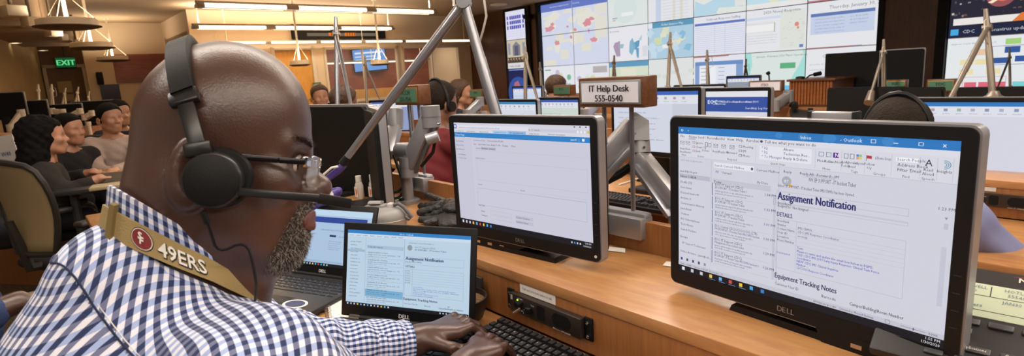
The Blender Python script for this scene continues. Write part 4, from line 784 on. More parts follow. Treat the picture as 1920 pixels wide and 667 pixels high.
def paint_left2(s):
    s.rect(0, 0, 1, 1.0, 'c9c8d8', 0); k = 0.80; H0 = s.H; s.H = H0 * 1.0
    s.H = H0 * 0.78; paint_left(s); s.H = H0
    s.rect(0, 0.74, 0.14, 0.95, 'c6c5d6', 2); s.text(0.175, 0.79, 0.018, 'Impact / Urgency', INK, fit=0.05); s.text(0.19, 0.845, 0.016, 'Status', INK); s.text(0.19, 0.885, 0.016, 'Category', INK)
    s.frame(0.27, 0.82, 0.44, 0.855, 'a9aabc', 0.001, 3); s.frame(0.27, 0.865, 0.44, 0.9, 'a9aabc', 0.001, 3); s.rect(0.47, 0.825, 0.6, 0.855, 'bdbccd', 3); s.text(0.475, 0.848, 0.017, 'Incident Category', INK2, fit=0.1); s.rect(0.47, 0.868, 0.6, 0.898, 'bdbccd', 3); s.text(0.475, 0.89, 0.017, 'Incident Owner', INK2, fit=0.09)
    s.rect(0, 0.945, 1, 1, '17171f', 6)
    for i, c in enumerate(['e8e8f0', 'c9c9d2', 'c9c9d2', 'e6c060', '6fb0e0', 'd05040', 'e8c040', '4aa8e0', '3a80c8']): s.rect(0.02 + 0.03 * i, 0.96, 0.033 + 0.03 * i, 0.985, c, 8)
    for i in range(4): s.rect(0.86 + 0.018 * i, 0.965, 0.868 + 0.018 * i, 0.98, 'cfd6e4' if i != 1 else '4a9ad8', 8)
    s.text(0.985, 0.968, 0.014, '1:55 PM', 'e6e6ee', layer=8, align='r'); s.text(0.985, 0.992, 0.014, '1/30/2020', 'e6e6ee', layer=8, align='r')
monitor('black-framed monitor showing a mostly empty form page, beside the silver arm', ML, WL, HL, paint_left2, logo=True, buttons=True, stand=0.872 - 1.211)
def p_plain(bar='3b62b4', base='d2d5e0', lines=6, seed=0, side=False):
    def f(s):
        R = random.Random(seed); s.rect(0, 0, 1, 1, base, 0); s.rect(0, 0, 1, 0.06, bar, 1); s.rect(0, 0.06, 1, 0.2, 'dcdee8', 1)
        for k in range(9): s.rect(0.03 + 0.1 * k, 0.09, 0.06 + 0.1 * k, 0.13, R.choice(['8a96b8', 'aab0c4', 'b09aa8', '9ab0a0']), 2); s.scribble(0.02 + 0.1 * k, 0.17, 0.02, 8, '7a7e92', 0.06, seed=k)
        if side: s.rect(0.72, 0.2, 1, 1, 'c6cad8', 1)
        for k in range(lines): s.scribble(0.06, 0.36 + k * 0.09, 0.025, 40, '70758a', R.uniform(0.3, 0.6), seed=k + seed)
    return f
def p_eoc(s):
    s.rect(0, 0, 1, 1, 'd3d4de', 0); s.rect(0, 0, 1, 0.1, 'dfe0e6', 1); s.rect(0, 0.1, 1, 0.36, '33509c', 1); s.text(0.03, 0.22, 0.07, 'EOC', 'e6ecf8', 0.02); s.text(0.12, 0.19, 0.03, 'EMERGENCY', 'dfe6f6'); s.text(0.12, 0.24, 0.03, 'OPERATIONS', 'dfe6f6')
    for k, st in enumerate(('Home', 'Directory', 'Desks', 'Resources', 'About EOC')): s.text(0.26 + 0.1 * k, 0.2, 0.035, st, 'e6ecf8')
    for k, st in enumerate(('Search', 'Help', 'Log Out')): s.text(0.66 + 0.1 * k, 0.31, 0.035, st, 'e6ecf8')
    s.text(0.06, 0.5, 0.04, 'o Alerts', '4a5070'); s.text(0.06, 0.64, 0.04, 'Update', '4a5070'); s.scribble(0.06, 0.75, 0.025, 40, '70758a', 0.4)
def surf_z(b):
    for b0, fr_ in ((0.0, 0.66), (1.7, 0.56), (3.4, 0.66), (5.85, 0.66)):
        if b0 - fr_ <= b < b0: return 0.741
        if b0 <= b <= b0 + 0.305: return 0.873
    return 0.741
def mon_px(lab, xl, xr, ytop, b, hgt, paint, **kw):
    p0 = onb(xl, ytop, b); p1 = onb(xr, ytop, b); a0, a1 = fr(p0)[0], fr(p1)[0]; W = a1 - a0 - 0.03
    kw['stand'] = surf_z(b + 0.06) - (p0[2] - 0.016)
    return monitor(lab, MF(a0 + 0.015, b, p0[2] - 0.016), W, hgt, paint, side=0.015, top=0.016, chin=0.024, **kw)
mon_px('wide monitor with a white document, behind the help desk name plate', 1146, 1315, 167, 1.55, 0.30, p_plain('3b62b4', 'd0d4e2', 7, 3, True), stand=-0.42)
mon_px('monitor showing a dark blue page banner with EOC lettering', 1319, 1446, 166, 1.93, 0.29, p_eoc, stand=-0.36)
mon_px('white-screened monitor in front of the person with the headset', 1708, 1996, 184, 1.9, 0.27, p_plain('2f78bd', 'd3d3e0', 0, 5), stand=-0.30)
mon_px('monitor with a light web page, left of two behind the bent lamp arm', 918, 1007, 187, 1.88, 0.29, p_plain('3f86b4', 'd0d6e4', 5, 8), stand=-0.30)
mon_px('monitor with a pale green sheet, next to the one behind the bent lamp arm', 1010, 1087, 183, 1.94, 0.27, p_plain('3f5fb4', 'c9d6cc', 5, 12), stand=-0.30)
mon_px('small bright monitor in the third row below the display column', 960, 1016, 162, 3.6, 0.28, p_plain('3f5fb4', 'ccd6ea', 5, 14), stand=-0.32)
mon_px('pale monitor peeking over the row behind the wide white monitor', 1263, 1361, 160, 3.6, 0.28, p_plain('c9ccd6', 'd6d9dc', 3, 17), stand=-0.30)
mon_px('small grey monitor beside the wooden ITSO name plate', 1362, 1426, 143, 5.3, 0.26, p_plain('2f3f78', '8f98a4', 0, 19), stand=-0.30)
mon_px('bright monitor behind the green name plate near the brown-haired woman', 1176, 1208, 178, 3.55, 0.26, p_plain('c9ccd6', 'd6d9dc', 3, 21), stand=-0.32)
for lab, xl, xr, y, b, h, ya in [('broad black monitor back beside the headset wearer, third row', 1557, 1696, 166, 3.55, 0.30, 0), ('black monitor back under the green name plate, third row', 1698, 1770, 167, 3.55, 0.30, 0), ('black monitor back at the picture edge, third row', 1800, 1925, 167, 3.5, 0.30, 0), ('raised black monitor back against the video wall', 1552, 1650, 98, 5.2, 0.33, 0.0), ('raised monitor back with a silver edge by the dark pillar', 1655, 1734, 92, 5.22, 0.33, 0.25)]:
    p0 = onb(xl, y, b); p1 = onb(xr, y, b); W = fr(p1)[0] - fr(p0)[0]
    monitor(lab, MW(p1 - 0.0 * ZV, YAW + math.pi + ya), W, h, None, side=0.006, top=0.012, chin=0.02, stand=surf_z(b) - p1[2], group='monitor backs', rim='silver' in lab)
# two monitors seen from behind on the neighbouring place
for lab, (xl, yl, dl), (xr, yr, dr), h in [('black monitor back standing at the neighbouring place behind the man\'s face', (583, 203, 2.55), (699, 200, 2.25), 0.36), ('black monitor back seen edge-on at the neighbouring place', (703, 202, 2.2), (723, 218, 1.95), 0.34)]:
    p0 = atd(xl, yl, dl); p1 = atd(xr, yr, dr); zt = (p0[2] + p1[2]) / 2; v = p1 - p0; W = np.linalg.norm(v[:2]); yaw = math.atan2(-v[1], -v[0])
    monitor(lab, MW((p1[0], p1[1], zt), yaw), W, h, None, side=0.006, top=0.012, chin=0.02, stand=0.872 - zt, group='monitor backs')
# ================================================================ LAPTOPS AND KEYBOARDS
_km = {}
def key_mesh(w_, d_, h_, m):
    k = (round(w_, 4), round(d_, 4), round(h_, 4), m.name)
    if k not in _km:
        mb = MB(); x, y = w_ / 2, d_ / 2; tx_, ty = x - 0.002, y - 0.002
        mb.add([(-x, -y, 0), (x, -y, 0), (x, y, 0), (-x, y, 0), (-tx_, -ty, h_), (tx_, -ty, h_), (tx_, ty + 0.0008, h_), (-tx_, ty + 0.0008, h_)], [(4, 5, 6, 7), (0, 1, 5, 4), (1, 2, 6, 5), (2, 3, 7, 6), (3, 0, 4, 7)])
        o = mb.build('key', m, smooth=0); me = o.data; bpy.data.objects.remove(o); _km[k] = me
    return _km[k]
ROWS = [[1] * 15, [1] * 13 + [2], [1.5] + [1] * 12 + [1.5], [1.75] + [1] * 11 + [2.25], [2.25] + [1] * 10 + [2.75], [1.25, 1.25, 1.25, 6.25, 1.25, 1.25, 1.25, 1.25]]
LET = ['`1234567890-=<', ' QWERTYUIOP[]\\', ' ASDFGHJKL;\' ', ' ZXCVBNM,./ ']
M_KEY = mat('key_black', '1b1a1c', 0.4); M_LEG = mat('key_legend', 'c9c6c2', 0.5)
def keys(parent, x0, y0, z, pitch, dp, h_, M0=None, letters=True, extra=False):
    """rows run down from y0; legends are print on each key"""
    for r, row in enumerate(ROWS):
        x = x0
        for i, w_ in enumerate(row):
            o = bpy.data.objects.new('key', key_mesh(w_ * pitch - 0.0022, dp - 0.0022, h_, M_KEY)); COL.objects.link(o); o.parent = parent
            o.location = (x + w_ * pitch / 2, y0 - dp * (r + 0.5) - (0.004 if extra and r > 0 else 0), z)
            if letters and 1 <= r <= 4 and i < len(LET[r - 1]) and LET[r - 1][i] != ' ':
                V, f, wd = text_geo(LET[r - 1][i], 0, 0, 1); mb = MB(); k = 0.0045 / 0.72
                mb.add(np.column_stack([V[:, 0] * k - 0.005, V[:, 1] * k + 0.0005, np.full(len(V), h_ + 0.0003)]), f); l = mb.build('key_legend', M_LEG, o, smooth=0)
            x += w_ * pitch
    if extra:
        xs = x0 + 15 * pitch + 0.01
        for r in range(6):
            for c in range(3):
                if r == 4 and c != 1: continue
                if r == 3: continue
                o = bpy.data.objects.new('key', key_mesh(pitch - 0.0022, dp - 0.0022, h_, M_KEY)); COL.objects.link(o); o.parent = parent; o.location = (xs + pitch * (c + 0.5), y0 - dp * (r + 0.5) - (0.004 if r else 0), z)
        xs += 3 * pitch + 0.01
        for r in range(1, 6):
            for c in range(4):
                if c == 3 and r in (3, 5): continue
                o = bpy.data.objects.new('key', key_mesh(pitch - 0.0022, dp - 0.0022, h_, M_KEY)); COL.objects.link(o); o.parent = parent; o.location = (xs + pitch * (c + 0.5), y0 - dp * (r + 0.5) - 0.004, z)
def keyboard(lab, M):
    t = thing('keyboard', lab, 'keyboard', M, 'desk keyboards')
    mb = MB(); mb.prism([(0, 0), (0.45, 0), (0.448, 0.014), (0.002, 0.014)], -0.155, 0.0); recalc(mb.build('body', M_BLACK, t))
    keys(t, 0.008, -0.008, 0.0142, 0.0186, 0.0205, 0.0105, extra=True)
    return t
_kb = MF(0.115, -0.040, 0.742) @ Matrix.Rotation(math.radians(3), 4, 'X') @ Matrix.Translation((0, 0, 0.008))
keyboard('black desk keyboard under the man\'s hands in front of the riser', _kb)
k2 = fr(atz(1140, 372, 0.755)); keyboard('black desk keyboard seen beyond the partition behind the silver arm', MF(k2[0] - 0.12, k2[1] + 0.1, 0.742))
def laptop(lab, M, W, tilt, paint, sticker=False, chin=0.028):
    """local origin: left end of the hinge at desk height, base runs to -y"""
    t = thing('laptop', lab, 'laptop', M, 'laptops on the help desk'); dB = W * 0.70
    base = MB().rbox(0, -dB, 0.006, W, 0, 0.022, 0.005).build('base', M_DGREY, t)
    keys(t, 0.012, -0.018, 0.0215, (W - 0.024) / 15, 0.0175, 0.0022)
    MB().rbox(W * 0.32, -dB + 0.012, 0.0215, W * 0.66, -dB + 0.085, 0.0224, 0.001).build('touchpad', M_BLACK, t)
    MB().tube([(0.03, 0.004, 0.02), (W - 0.03, 0.004, 0.02)], 0.009, 10).build('hinge', M_BLACK, t)
    for x in (0.03, W - 0.06): MB().tube([(x, 0.004, 0.02), (x + 0.03, 0.004, 0.02)], 0.0098, 10).build('hinge_barrel', M_CHROME, t)
    if sticker:
        st = MB(); cx, cy = W * 0.76, -dB + 0.052; st.lathe([(0.033, 0), (0.033, 0.0004), (0, 0.0004)], 28, M=Matrix.Translation((cx, cy, 0.0222)) @ Matrix.Diagonal((1.15, 0.8, 1, 1))); sk = st.build('sticker', M_PAPER, t)
        mb = MB(); mb.lathe([(0.026, 0.0005), (0.026, 0.0007), (0.017, 0.0007)], 24, M=Matrix.Translation((cx, cy, 0.0222)) @ Matrix.Diagonal((1.15, 0.8, 1, 1))); mb.tube([(cx - 0.022, cy - 0.008, 0.0229), (cx, cy + 0.01, 0.0229), (cx + 0.024, cy - 0.004, 0.0229)], 0.0025, 5, flat=0.2); mb.build('sticker_emblem', mat('emblem_blue', '2a3560', 0.5), sk)
        MB().box(W * 0.88, -dB + 0.012, 0.0221, W * 0.94, -dB + 0.028, 0.0225).build('label_sticker', M_PAPER, t)
    Mt = Matrix.Translation((0, 0.004, 0.022)) @ Matrix.Rotation(-tilt, 4, 'X'); Hs = W * 0.6
    lid = MB().rbox(0, 0.0, 0.0, W, 0.008, Hs + 0.012, 0.003, M=Mt).build('lid', M_BLACK, t)
    sd = 0.014; sw = W - 2 * sd; shh = Hs - chin - 0.006
    s = Sheet(sw, shh, sd, chin + shh, -0.0006, 0.0002); paint(s)
    V = np.vstack(s.mb.v); A = np.array(Mt); s.mb.v = [V @ A[:3, :3].T + A[:3, 3]]; s.build('screen', t)
    l = Sheet(W, Hs, 0, Hs, -0.0006, 0.0002); l.text(0.5, 1 - chin * 0.35 / Hs, 0.045, 'DELL', mat('logo_white', 'd5d5d8', 0.4), 0.03, align='c', res=2); V = np.vstack(l.mb.v); l.mb.v = [V @ A[:3, :3].T + A[:3, 3]]; l.build('logo', t)
    MB().lathe([(0.002, 0), (0.002, 0.0005), (0, 0.0005)], 10, M=Mt @ Matrix.Translation((W / 2, -0.0002, Hs + 0.004)) @ Matrix.Rotation(math.pi / 2, 4, 'X')).build('webcam', M_DGREY, t)
    return t
def paint_lap1(s):
    B = 'b9d0e2'; s.rect(0, 0, 1, 1, B, 0); s.rect(0, 0, 1, 0.045, '2f80c4', 1); s.text(0.5, 0.036, 0.022, 'Inbox - Outlook', 'dfeaf6', align='c'); s.rect(0, 0.045, 1, 0.085, 'c6d8e8', 1)
    for k in range(8): s.scribble(0.015 + 0.06 * k, 0.075, 0.016, 7, INK, 0.04, seed=k)
    s.rect(0.16, 0.085, 0.162, 0.955, '8fa6bc', 2); s.rect(0.485, 0.085, 0.488, 0.955, '8fa6bc', 2); s.rect(0, 0.255, 0.155, 0.285, '9cb6cc', 1)
    for k in range(17): s.scribble(0.03, 0.16 + k * 0.045, 0.017, 12, INK, random.Random(k).uniform(0.05, 0.1), seed=k)
    s.rect(0.17, 0.19, 0.48, 0.235, 'a4bed2', 1); s.text(0.18, 0.22, 0.02, 'Today: [No Subject]', INK, 0.01); s.rect(0.165, 0.765, 0.482, 0.86, '78add0', 1)
    for k in range(7):
        v = 0.29 + k * 0.098; s.scribble(0.18, v, 0.02, 24, INK, 0.17, layer=4, seed=k); s.scribble(0.18, v + 0.028, 0.018, 34, '2f4480', 0.24, layer=4, seed=k + 40); s.scribble(0.18, v + 0.052, 0.014, 20, INK2, 0.16, layer=4, seed=k + 80); s.text(0.43, v + 0.028, 0.018, '1:3%d' % (4 - k % 5), '2f4480', layer=4); s.rect(0.17, v + 0.066, 0.48, v + 0.069, '93aabf', 3)
    s.disc(0.53, 0.19, 0.02, '8a97a4', 3); s.scribble(0.52, 0.135, 0.018, 24, INK2, 0.2); s.text(0.57, 0.19, 0.022, 'EOC IT Support (CDC)', INK2); s.text(0.57, 0.22, 0.02, 'EP SUPPORT - IT Incident Ticket', INK, 0.01, fit=0.25)
    s.text(0.5, 0.345, 0.042, 'Assignment Notification', '1f2468', 0.035, fit=0.3, res=2); s.text(0.5, 0.378, 0.02, 'Incident IMS1158956', INK); s.frame(0.495, 0.3, 0.955, 0.4, '93a6ba', 0.0015)
    s.text(0.5, 0.44, 0.026, 'DETAILS', '1f2468', 0.02); s.frame(0.495, 0.46, 0.955, 0.8, '93a6ba', 0.0015); s.rect(0.555, 0.46, 0.557, 0.8, '93a6ba', 2)
    for k in range(6): s.scribble(0.5, 0.49 + k * 0.03, 0.015, 8, INK, 0.04, seed=k); s.rect(0.495, 0.498 + k * 0.03, 0.955, 0.5 + k * 0.03, '93a6ba', 2)
    for k in range(6): s.scribble(0.565, 0.69 + k * 0.021, 0.015, 40, '3038b0', [0.08, 0.33, 0.36, 0.1, 0.2, 0.16][k], seed=k + 5)
    s.text(0.49, 0.855, 0.03, 'Equipment Tracking Notes', '1f2050', 0.025, fit=0.27, res=2); s.text(0.495, 0.91, 0.019, 'Customer User ID', INK); s.text(0.66, 0.915, 0.019, 'Barcode', INK); s.text(0.77, 0.925, 0.02, 'Campus\\Building\\Room Number', INK, 0.01, fit=0.19)
    s.rect(0, 0.955, 1, 1, '10131c', 6)
    for k in range(13): s.rect(0.015 + 0.029 * k, 0.965, 0.027 + 0.029 * k, 0.985, ['d5dae4', 'b0b6c4', 'c9ced8', 'e6c060', '6fb0e0', 'd0d4dc', '4aa8e0'][k % 7], 8)
    for k in range(7): s.rect(0.78 + 0.024 * k, 0.968, 0.79 + 0.024 * k, 0.984, 'c4ccd8', 8)
    s.text(0.99, 0.985, 0.018, '1:55 PM', 'd5dae4', layer=8, align='r')
def paint_lap2(s):
    s.rect(0, 0, 1, 1, 'a9c2dc', 0); s.rect(0, 0, 1, 0.1, 'bcd6ea', 1); s.rect(0, 0.13, 0.95, 0.23, '2b4594', 2); s.text(0.4, 0.37, 0.03, 'Current Novel nCoV Updates - 1PCI - Novel 2019', '5a6f94', fit=0.5); s.rect(0.52, 0.44, 0.6, 0.475, '20305e', 3); s.scribble(0.63, 0.47, 0.025, 14, '50648c', 0.12)
    for k in range(5): s.scribble(0.52, 0.56 + k * 0.035, 0.018, 20, '5f7396', 0.16 - 0.02 * (k % 3), seed=k)
    s.rect(0, 0.9, 1, 0.935, '9ab4ce', 2); s.rect(0, 0.945, 1, 1, '10131c', 6)
    for k in range(9): s.rect(0.25 + 0.036 * k, 0.957, 0.266 + 0.036 * k, 0.985, ['8fd0c0', 'b0b6c4', 'c9ced8', 'e6c060', '6fb0e0', 'd0504a', '4aa8e0'][k % 7], 8)
# laptop with the message list: hinge line from the fitted screen
hp = np.array([-0.39, 1.333, 0.987]); exv = nrm([0.258, -0.102, 0]); yaw1 = math.atan2(exv[1], exv[0])
hb = hp + 1.12 * np.array([-0.025, -0.04, -0.145]) * 1.0
hin = atz(637, 590, 0.765); laptop('black laptop with an open message list and spiral pad beside it, under the man\'s forearm', MW((hin[0], hin[1], 0.741), yaw1), 0.368, math.radians(13), paint_lap1)
q0 = atz(524, 506, 0.765); q1 = atz(660, 524, 0.765); yaw2 = math.atan2(q1[1] - q0[1], q1[0] - q0[0])
laptop('black laptop with a round white sticker, half hidden behind the man\'s beard', MW((q0[0], q0[1], 0.741), yaw2), 0.345, math.radians(22), paint_lap2, sticker=True)
# ================================================================ RACK INTERCOM PANELS
def intercom(lab, M, notice=True):
    t = thing('intercom_panel', lab, 'intercom panel', M, 'rack intercom panels')      # local: x along riser, z up, front faces -y; origin centre
    W, H = 0.27, 0.05
    MB().rbox(-W / 2 + 0.022, -0.018, -H / 2 + 0.002, W / 2 - 0.022, -0.001, H / 2 - 0.002, 0.0015).build('face_plate', mat('panel_bronze', '3a312c', 0.4, 0.4), t)
    for sgn in (-1, 1):
        x = sgn * (W / 2 - 0.011); e = MB().rbox(x - 0.011, -0.006, -H / 2, x + 0.011, -0.0005, H / 2, 0.001).build('rack_ear', M_MATTE, t)
        for z in (-0.015, 0.015): MB().lathe([(0.0042, 0), (0.0042, 0.003), (0.0025, 0.0042), (0.0, 0.003)], 12, M=Matrix.Translation((x, -0.006, z)) @ Matrix.Rotation(math.pi / 2, 4, 'X')).build('screw', M_CHROME, e)
    fx = Matrix.Rotation(math.pi / 2, 4, 'X')
    MB().tube([(-0.076, -0.018, -0.008), (-0.084, -0.034, -0.016)], [0.003, 0.002], 8).build('toggle', M_CHROME, t)
    MB().lathe([(0.0065, 0), (0.0065, 0.004), (0.004, 0.004), (0.0035, 0.001)], 14, M=Matrix.Translation((-0.063, -0.018, -0.011)) @ fx).build('jack', M_CHROME, t)
    MB().lathe([(0.0075, 0), (0.007, 0.016), (0.0, 0.016)], 16, M=Matrix.Translation((-0.072, -0.018, 0.007)) @ fx).build('knob', M_BLACK, t)
    MB().rbox(-0.049, -0.03, -0.008, -0.033, -0.018, 0.006, 0.002).build('push_button', M_BLACK, t)
    MB().lathe([(0.0022, 0), (0.002, 0.002), (0, 0.0025)], 10, M=Matrix.Translation((-0.083, -0.018, 0.012)) @ fx).build('status_light', emit((0.75, 1.0, 0.25), 1.5), t)
    o_ = rrect(0.026, 0.034, 0.006); mb = MB(); mb.prism([(-0.006 + x, z + 0.001) for x, z in o_], -0.0186, -0.015); recalc(mb.build('small_grille', M_MATTE, t))
    o_ = rrect(0.056, 0.032, 0.0155, 7); mb = MB(); mb.prism([(0.058 + x, z + 0.001) for x, z in o_], -0.0186, -0.015); recalc(mb.build('speaker_grille', M_MATTE, t))
    s = Sheet(W, H, -W / 2, H / 2, -0.0182, 0.0002); w_ = mat('print_white', 'd8d2c8', 0.6); s.text(0.62, 0.94, 0.07, 'MIC-01 SPEAKER', w_, fit=0.2); s.text(0.2, 0.2, 0.07, 'POWER', w_); s.text(0.36, 0.3, 0.07, 'TALK', w_); s.text(0.25, 0.9, 0.07, 'MIC', w_); s.rect(0.1, 0.1, 0.125, 0.35, w_, 1); s.build('legend', t)
    return t
_ic = fr(atz(1027, 572, 0.79)); ic = onb(1028, 573, 0.0); ica = fr(ic)
intercom('dark rack intercom panel on the riser under a white instruction strip', MF(ica[0], -0.0008, 0.80))
ic2 = onb(1868, 386, 1.7); intercom('dark rack intercom panel on the second row behind the phone', MF(fr(ic2)[0], 1.699, 0.803))
t = thing('instruction_strip', 'white printed strip stuck above the near intercom panel', 'label strip', MF(ica[0] - 0.03, -0.0007, 0.836)); MB().box(-0.062, -0.0012, -0.012, 0.055, 0, 0.011).build('strip', M_PAPER, t)
s = Sheet(0.117, 0.023, -0.062, 0.011, -0.0013, 0.0002); s.text(0.08, 0.62, 0.3, 'Push and hold down button to talk', mat('ink', '26242a', 0.7), 0.0, fit=0.84); s.build('lettering', t)
t = thing('instruction_strip', 'white strip stuck above the second row intercom panel', 'label strip', MF(fr(ic2)[0] - 0.05, 1.6993, 0.84)); MB().box(-0.05, -0.0012, -0.009, 0.045, 0, 0.009).build('strip', M_PAPER, t)
# ================================================================ NAME PLATES
M_GREENP = mat('green_card', '4d7a60', 0.55); M_LILAC = mat('lilac_card', 'e4e5f2', 0.5)
def nameplate(lab, xl, xr, yt, b, h, card, lines, post=True, base_z=0.95, yaw=0.0, ink=None, thick=0.055):
    p0 = onb(xl, yt, b); p1 = onb(xr, yt, b); W = fr(p1)[0] - fr(p0)[0]
    t = thing('name_plate', lab, 'name plate', MF(fr(p0)[0], b, p0[2] - h, yaw), 'desk name plates')
    MB().rbox(0, 0, 0, W, thick, h, 0.003).build('block', M_SIGNWOOD, t)
    MB().rbox(0.008, -0.003, 0.008, W - 0.008, 0.002, h - 0.008, 0.001).build('card_holder', M_SILVER if card is M_LILAC else mat('brass', '9a8350', 0.4, 0.6), t)
    MB().box(0.014, -0.0042, 0.013, W - 0.014, -0.0028, h - 0.013).build('card', card, t)
    s = Sheet(W, h, 0, h, -0.0044, 0.0002)
    for k, st in enumerate(lines): s.text(0.5, 0.47 + 0.33 * k, 0.225, st, ink or mat('ink', '1a181c', 0.7), 0.025, align='c', res=2)
    s.build('lettering', t)
    if post:
        z = base_z - (p0[2] - h)
        for x in (0.3, 0.72): MB().tube([(W * x, thick / 2, z), (W * x, thick / 2, 0.0)], 0.006, 8).build('post', M_ALU, t)
        MB().rbox(W * 0.1, -0.012 + 0.005, z - 0.045, W * 0.95, 0.045, z + 0.01, 0.004).rbox(W * 0.1, thick * 0.2, z + 0.0, W * 0.95, thick * 0.8, z + 0.02, 0.008).build('clamp', M_SILVER, t)
    return t
nameplate('wooden name plate on two posts reading IT Help Desk 555-0540', 1084, 1207, 147, 0.292, 0.075, M_LILAC, ['IT Help Desk', '555-0540'])
nameplate('wooden name plate with a green card above the neighbouring place', 738, 783, 161, 0.292, 0.075, M_GREENP, ['NCCH', '555-7541'])
nameplate('small name plate with a green card in front of the round head, second row', 1037, 1070, 160, 2.15, 0.075, M_GREENP, ['EOC', ''], base_z=0.96)
nameplate('small name plate with a green card beside the bent lamp arm, second row', 880, 904, 168, 2.15, 0.075, M_GREENP, ['EOC', ''], base_z=0.96)
nameplate('pale wooden name plate reading ITSO on the third row', 1404, 1466, 152, 3.7, 0.09, M_LILAC, ['ITSO', ''], base_z=0.96)
nameplate('wide name plate with a green card over the monitor backs', 1738, 1792, 149, 3.7, 0.085, M_GREENP, ['EOC', ''], base_z=0.96)
nameplate('name plate with a green card behind the dark monitor pair', 1660, 1700, 150, 4.0, 0.075, M_GREENP, ['EOC', ''], base_z=0.96)
nameplate('name plate with a green card beside the brown-haired woman', 860, 876, 166, 2.6, 0.07, M_GREENP, ['EOC', ''], base_z=0.96)
# ================================================================ LAMPS
def lamp(lab, base, low0, apex, apex2, tip, r, head=None, loop=True, m=None):
    """swing-arm lamp: base point, lower tube from base to apex, upper tube from apex2 to tip"""
    m = m or M_ALU; base, apex, tip = _v(base), _v(apex), _v(tip); t = thing('swing_arm_lamp', lab, 'desk lamp', MW(base), 'swing-arm lamps')
    MB().lathe([(r * 3.2, 0), (r * 3.2, 0.02), (r * 2, 0.03), (r * 1.3, 0.05)], 18, c=base).build('base', m, t, world=True)
    j0 = base + (apex - base) * 0.06; v = nrm(apex - base)
    MB().tube([j0, base + (apex - base) * 0.72, base + (apex - base) * 0.73, apex], [r * 1.05, r * 1.0, r * 0.92, r * 0.8], 12).build('lower_arm', m, t, world=True)
    MB().tube([apex, apex + (tip - apex) * 0.62, apex + (tip - apex) * 0.63, tip], [r * 0.85, r * 0.85, r * 0.75, r * 0.62], 12).build('upper_arm', m, t, world=True)
    n = np.cross(v, nrm(tip - apex)); n = nrm(n) if np.linalg.norm(n) > 1e-3 else np.array([1.0, 0, 0])
    MB().tube([apex - n * r * 1.3, apex + n * r * 1.3], r * 1.15, 14).build('elbow', m, t, world=True)
    if loop:
        s_ = nrm(np.cross(n, v)); MB().tube([apex - v * r * 6, apex - v * r * 4 + s_ * r * 4, apex + v * r * 2 + s_ * r * 3, apex + v * r * 3, apex], r * 0.16, 6).build('cable', M_FIXW, t, world=True)
    return t
M_PURPLE = mat('purple_plastic', '4a3a86', 0.35)
lb = D(-0.17, 0.285, 0.95); ap = atd(870, 4, 1.66); tp = atd(652, 294, 1.76)
L0 = lamp('large silver swing-arm lamp bent over the laptops with a purple end', lb, None, ap, None, tp, 0.0175, loop=False)
el = atd(640, 312, 1.765); hd0 = atd(606, 342, 1.78)
MB().tube([tp, atd(642, 308, 1.765)], [0.012, 0.014], 10).build('head_clip', M_BLACK, L0, world=True)
MB().tube([atd(645, 308, 1.765), atd(636, 318, 1.765), atd(612, 336, 1.775), hd0], [0.012, 0.012, 0.011, 0.011], 10).build('head_neck', M_PURPLE, L0, world=True)
MB().tube([atd(634, 312, 1.75), atd(622, 314, 1.75), atd(608, 326, 1.76), atd(598, 340, 1.77)], 0.004, 6).build('head_cable', M_WHITE, L0, world=True)
hd = [atd(592, 362, 1.78), atd(603, 372, 1.78), atd(618, 356, 1.78), atd(634, 360, 1.78)]
c = atd(612, 370, 1.775)
organic('lamp_head', lambda p: union([s_ell(p, c, (0.04, 0.03, 0.026)), s_cap(p, c, atd(634, 358, 1.77), 0.02, 0.014), s_cap(p, c, atd(590, 390, 1.79), 0.02, 0.012), s_cap(p, atd(606, 340, 1.78), c, 0.011, 0.02)], 0.012), c - 0.11, c + 0.11, 0.004, M_PURPLE, L0)
kn = atd(615, 366, 1.735); vd = nrm(kn - np.array([0, 0, ZC]))
MB().tube([kn + vd * 0.02, kn - vd * 0.004], 0.0165, 18).build('knob', M_WHITE, L0, world=True); MB().tube([kn - vd * 0.002, kn - vd * 0.006], 0.006, 12).build('screw', M_DGREY, L0, world=True)
MB().tube([atd(634, 378, 1.77), atd(640, 388, 1.77), atd(648, 407, 1.77)], [0.0035, 0.004, 0.005], 8).build('switch_stem', mat('lamp_stem', 'c9b0a8', 0.4), L0, world=True)
# cable rising from the elbow of the big lamp
MB().tube([atd(908, 0, 1.72), atd(912, 30, 1.73), atd(905, 60, 1.75), atd(900, 76, 1.78)], 0.004, 6).build('cable', M_WHITE, L0, world=True)
MB().tube([atd(851, 12, 1.64), atd(850, -12, 1.64), atd(853, -30, 1.64)], 0.004, 6).build('cable', M_WHITE, L0, world=True)
M_LAMPC = mat('lamp_cream', '8d8378', 0.4, 0.5)
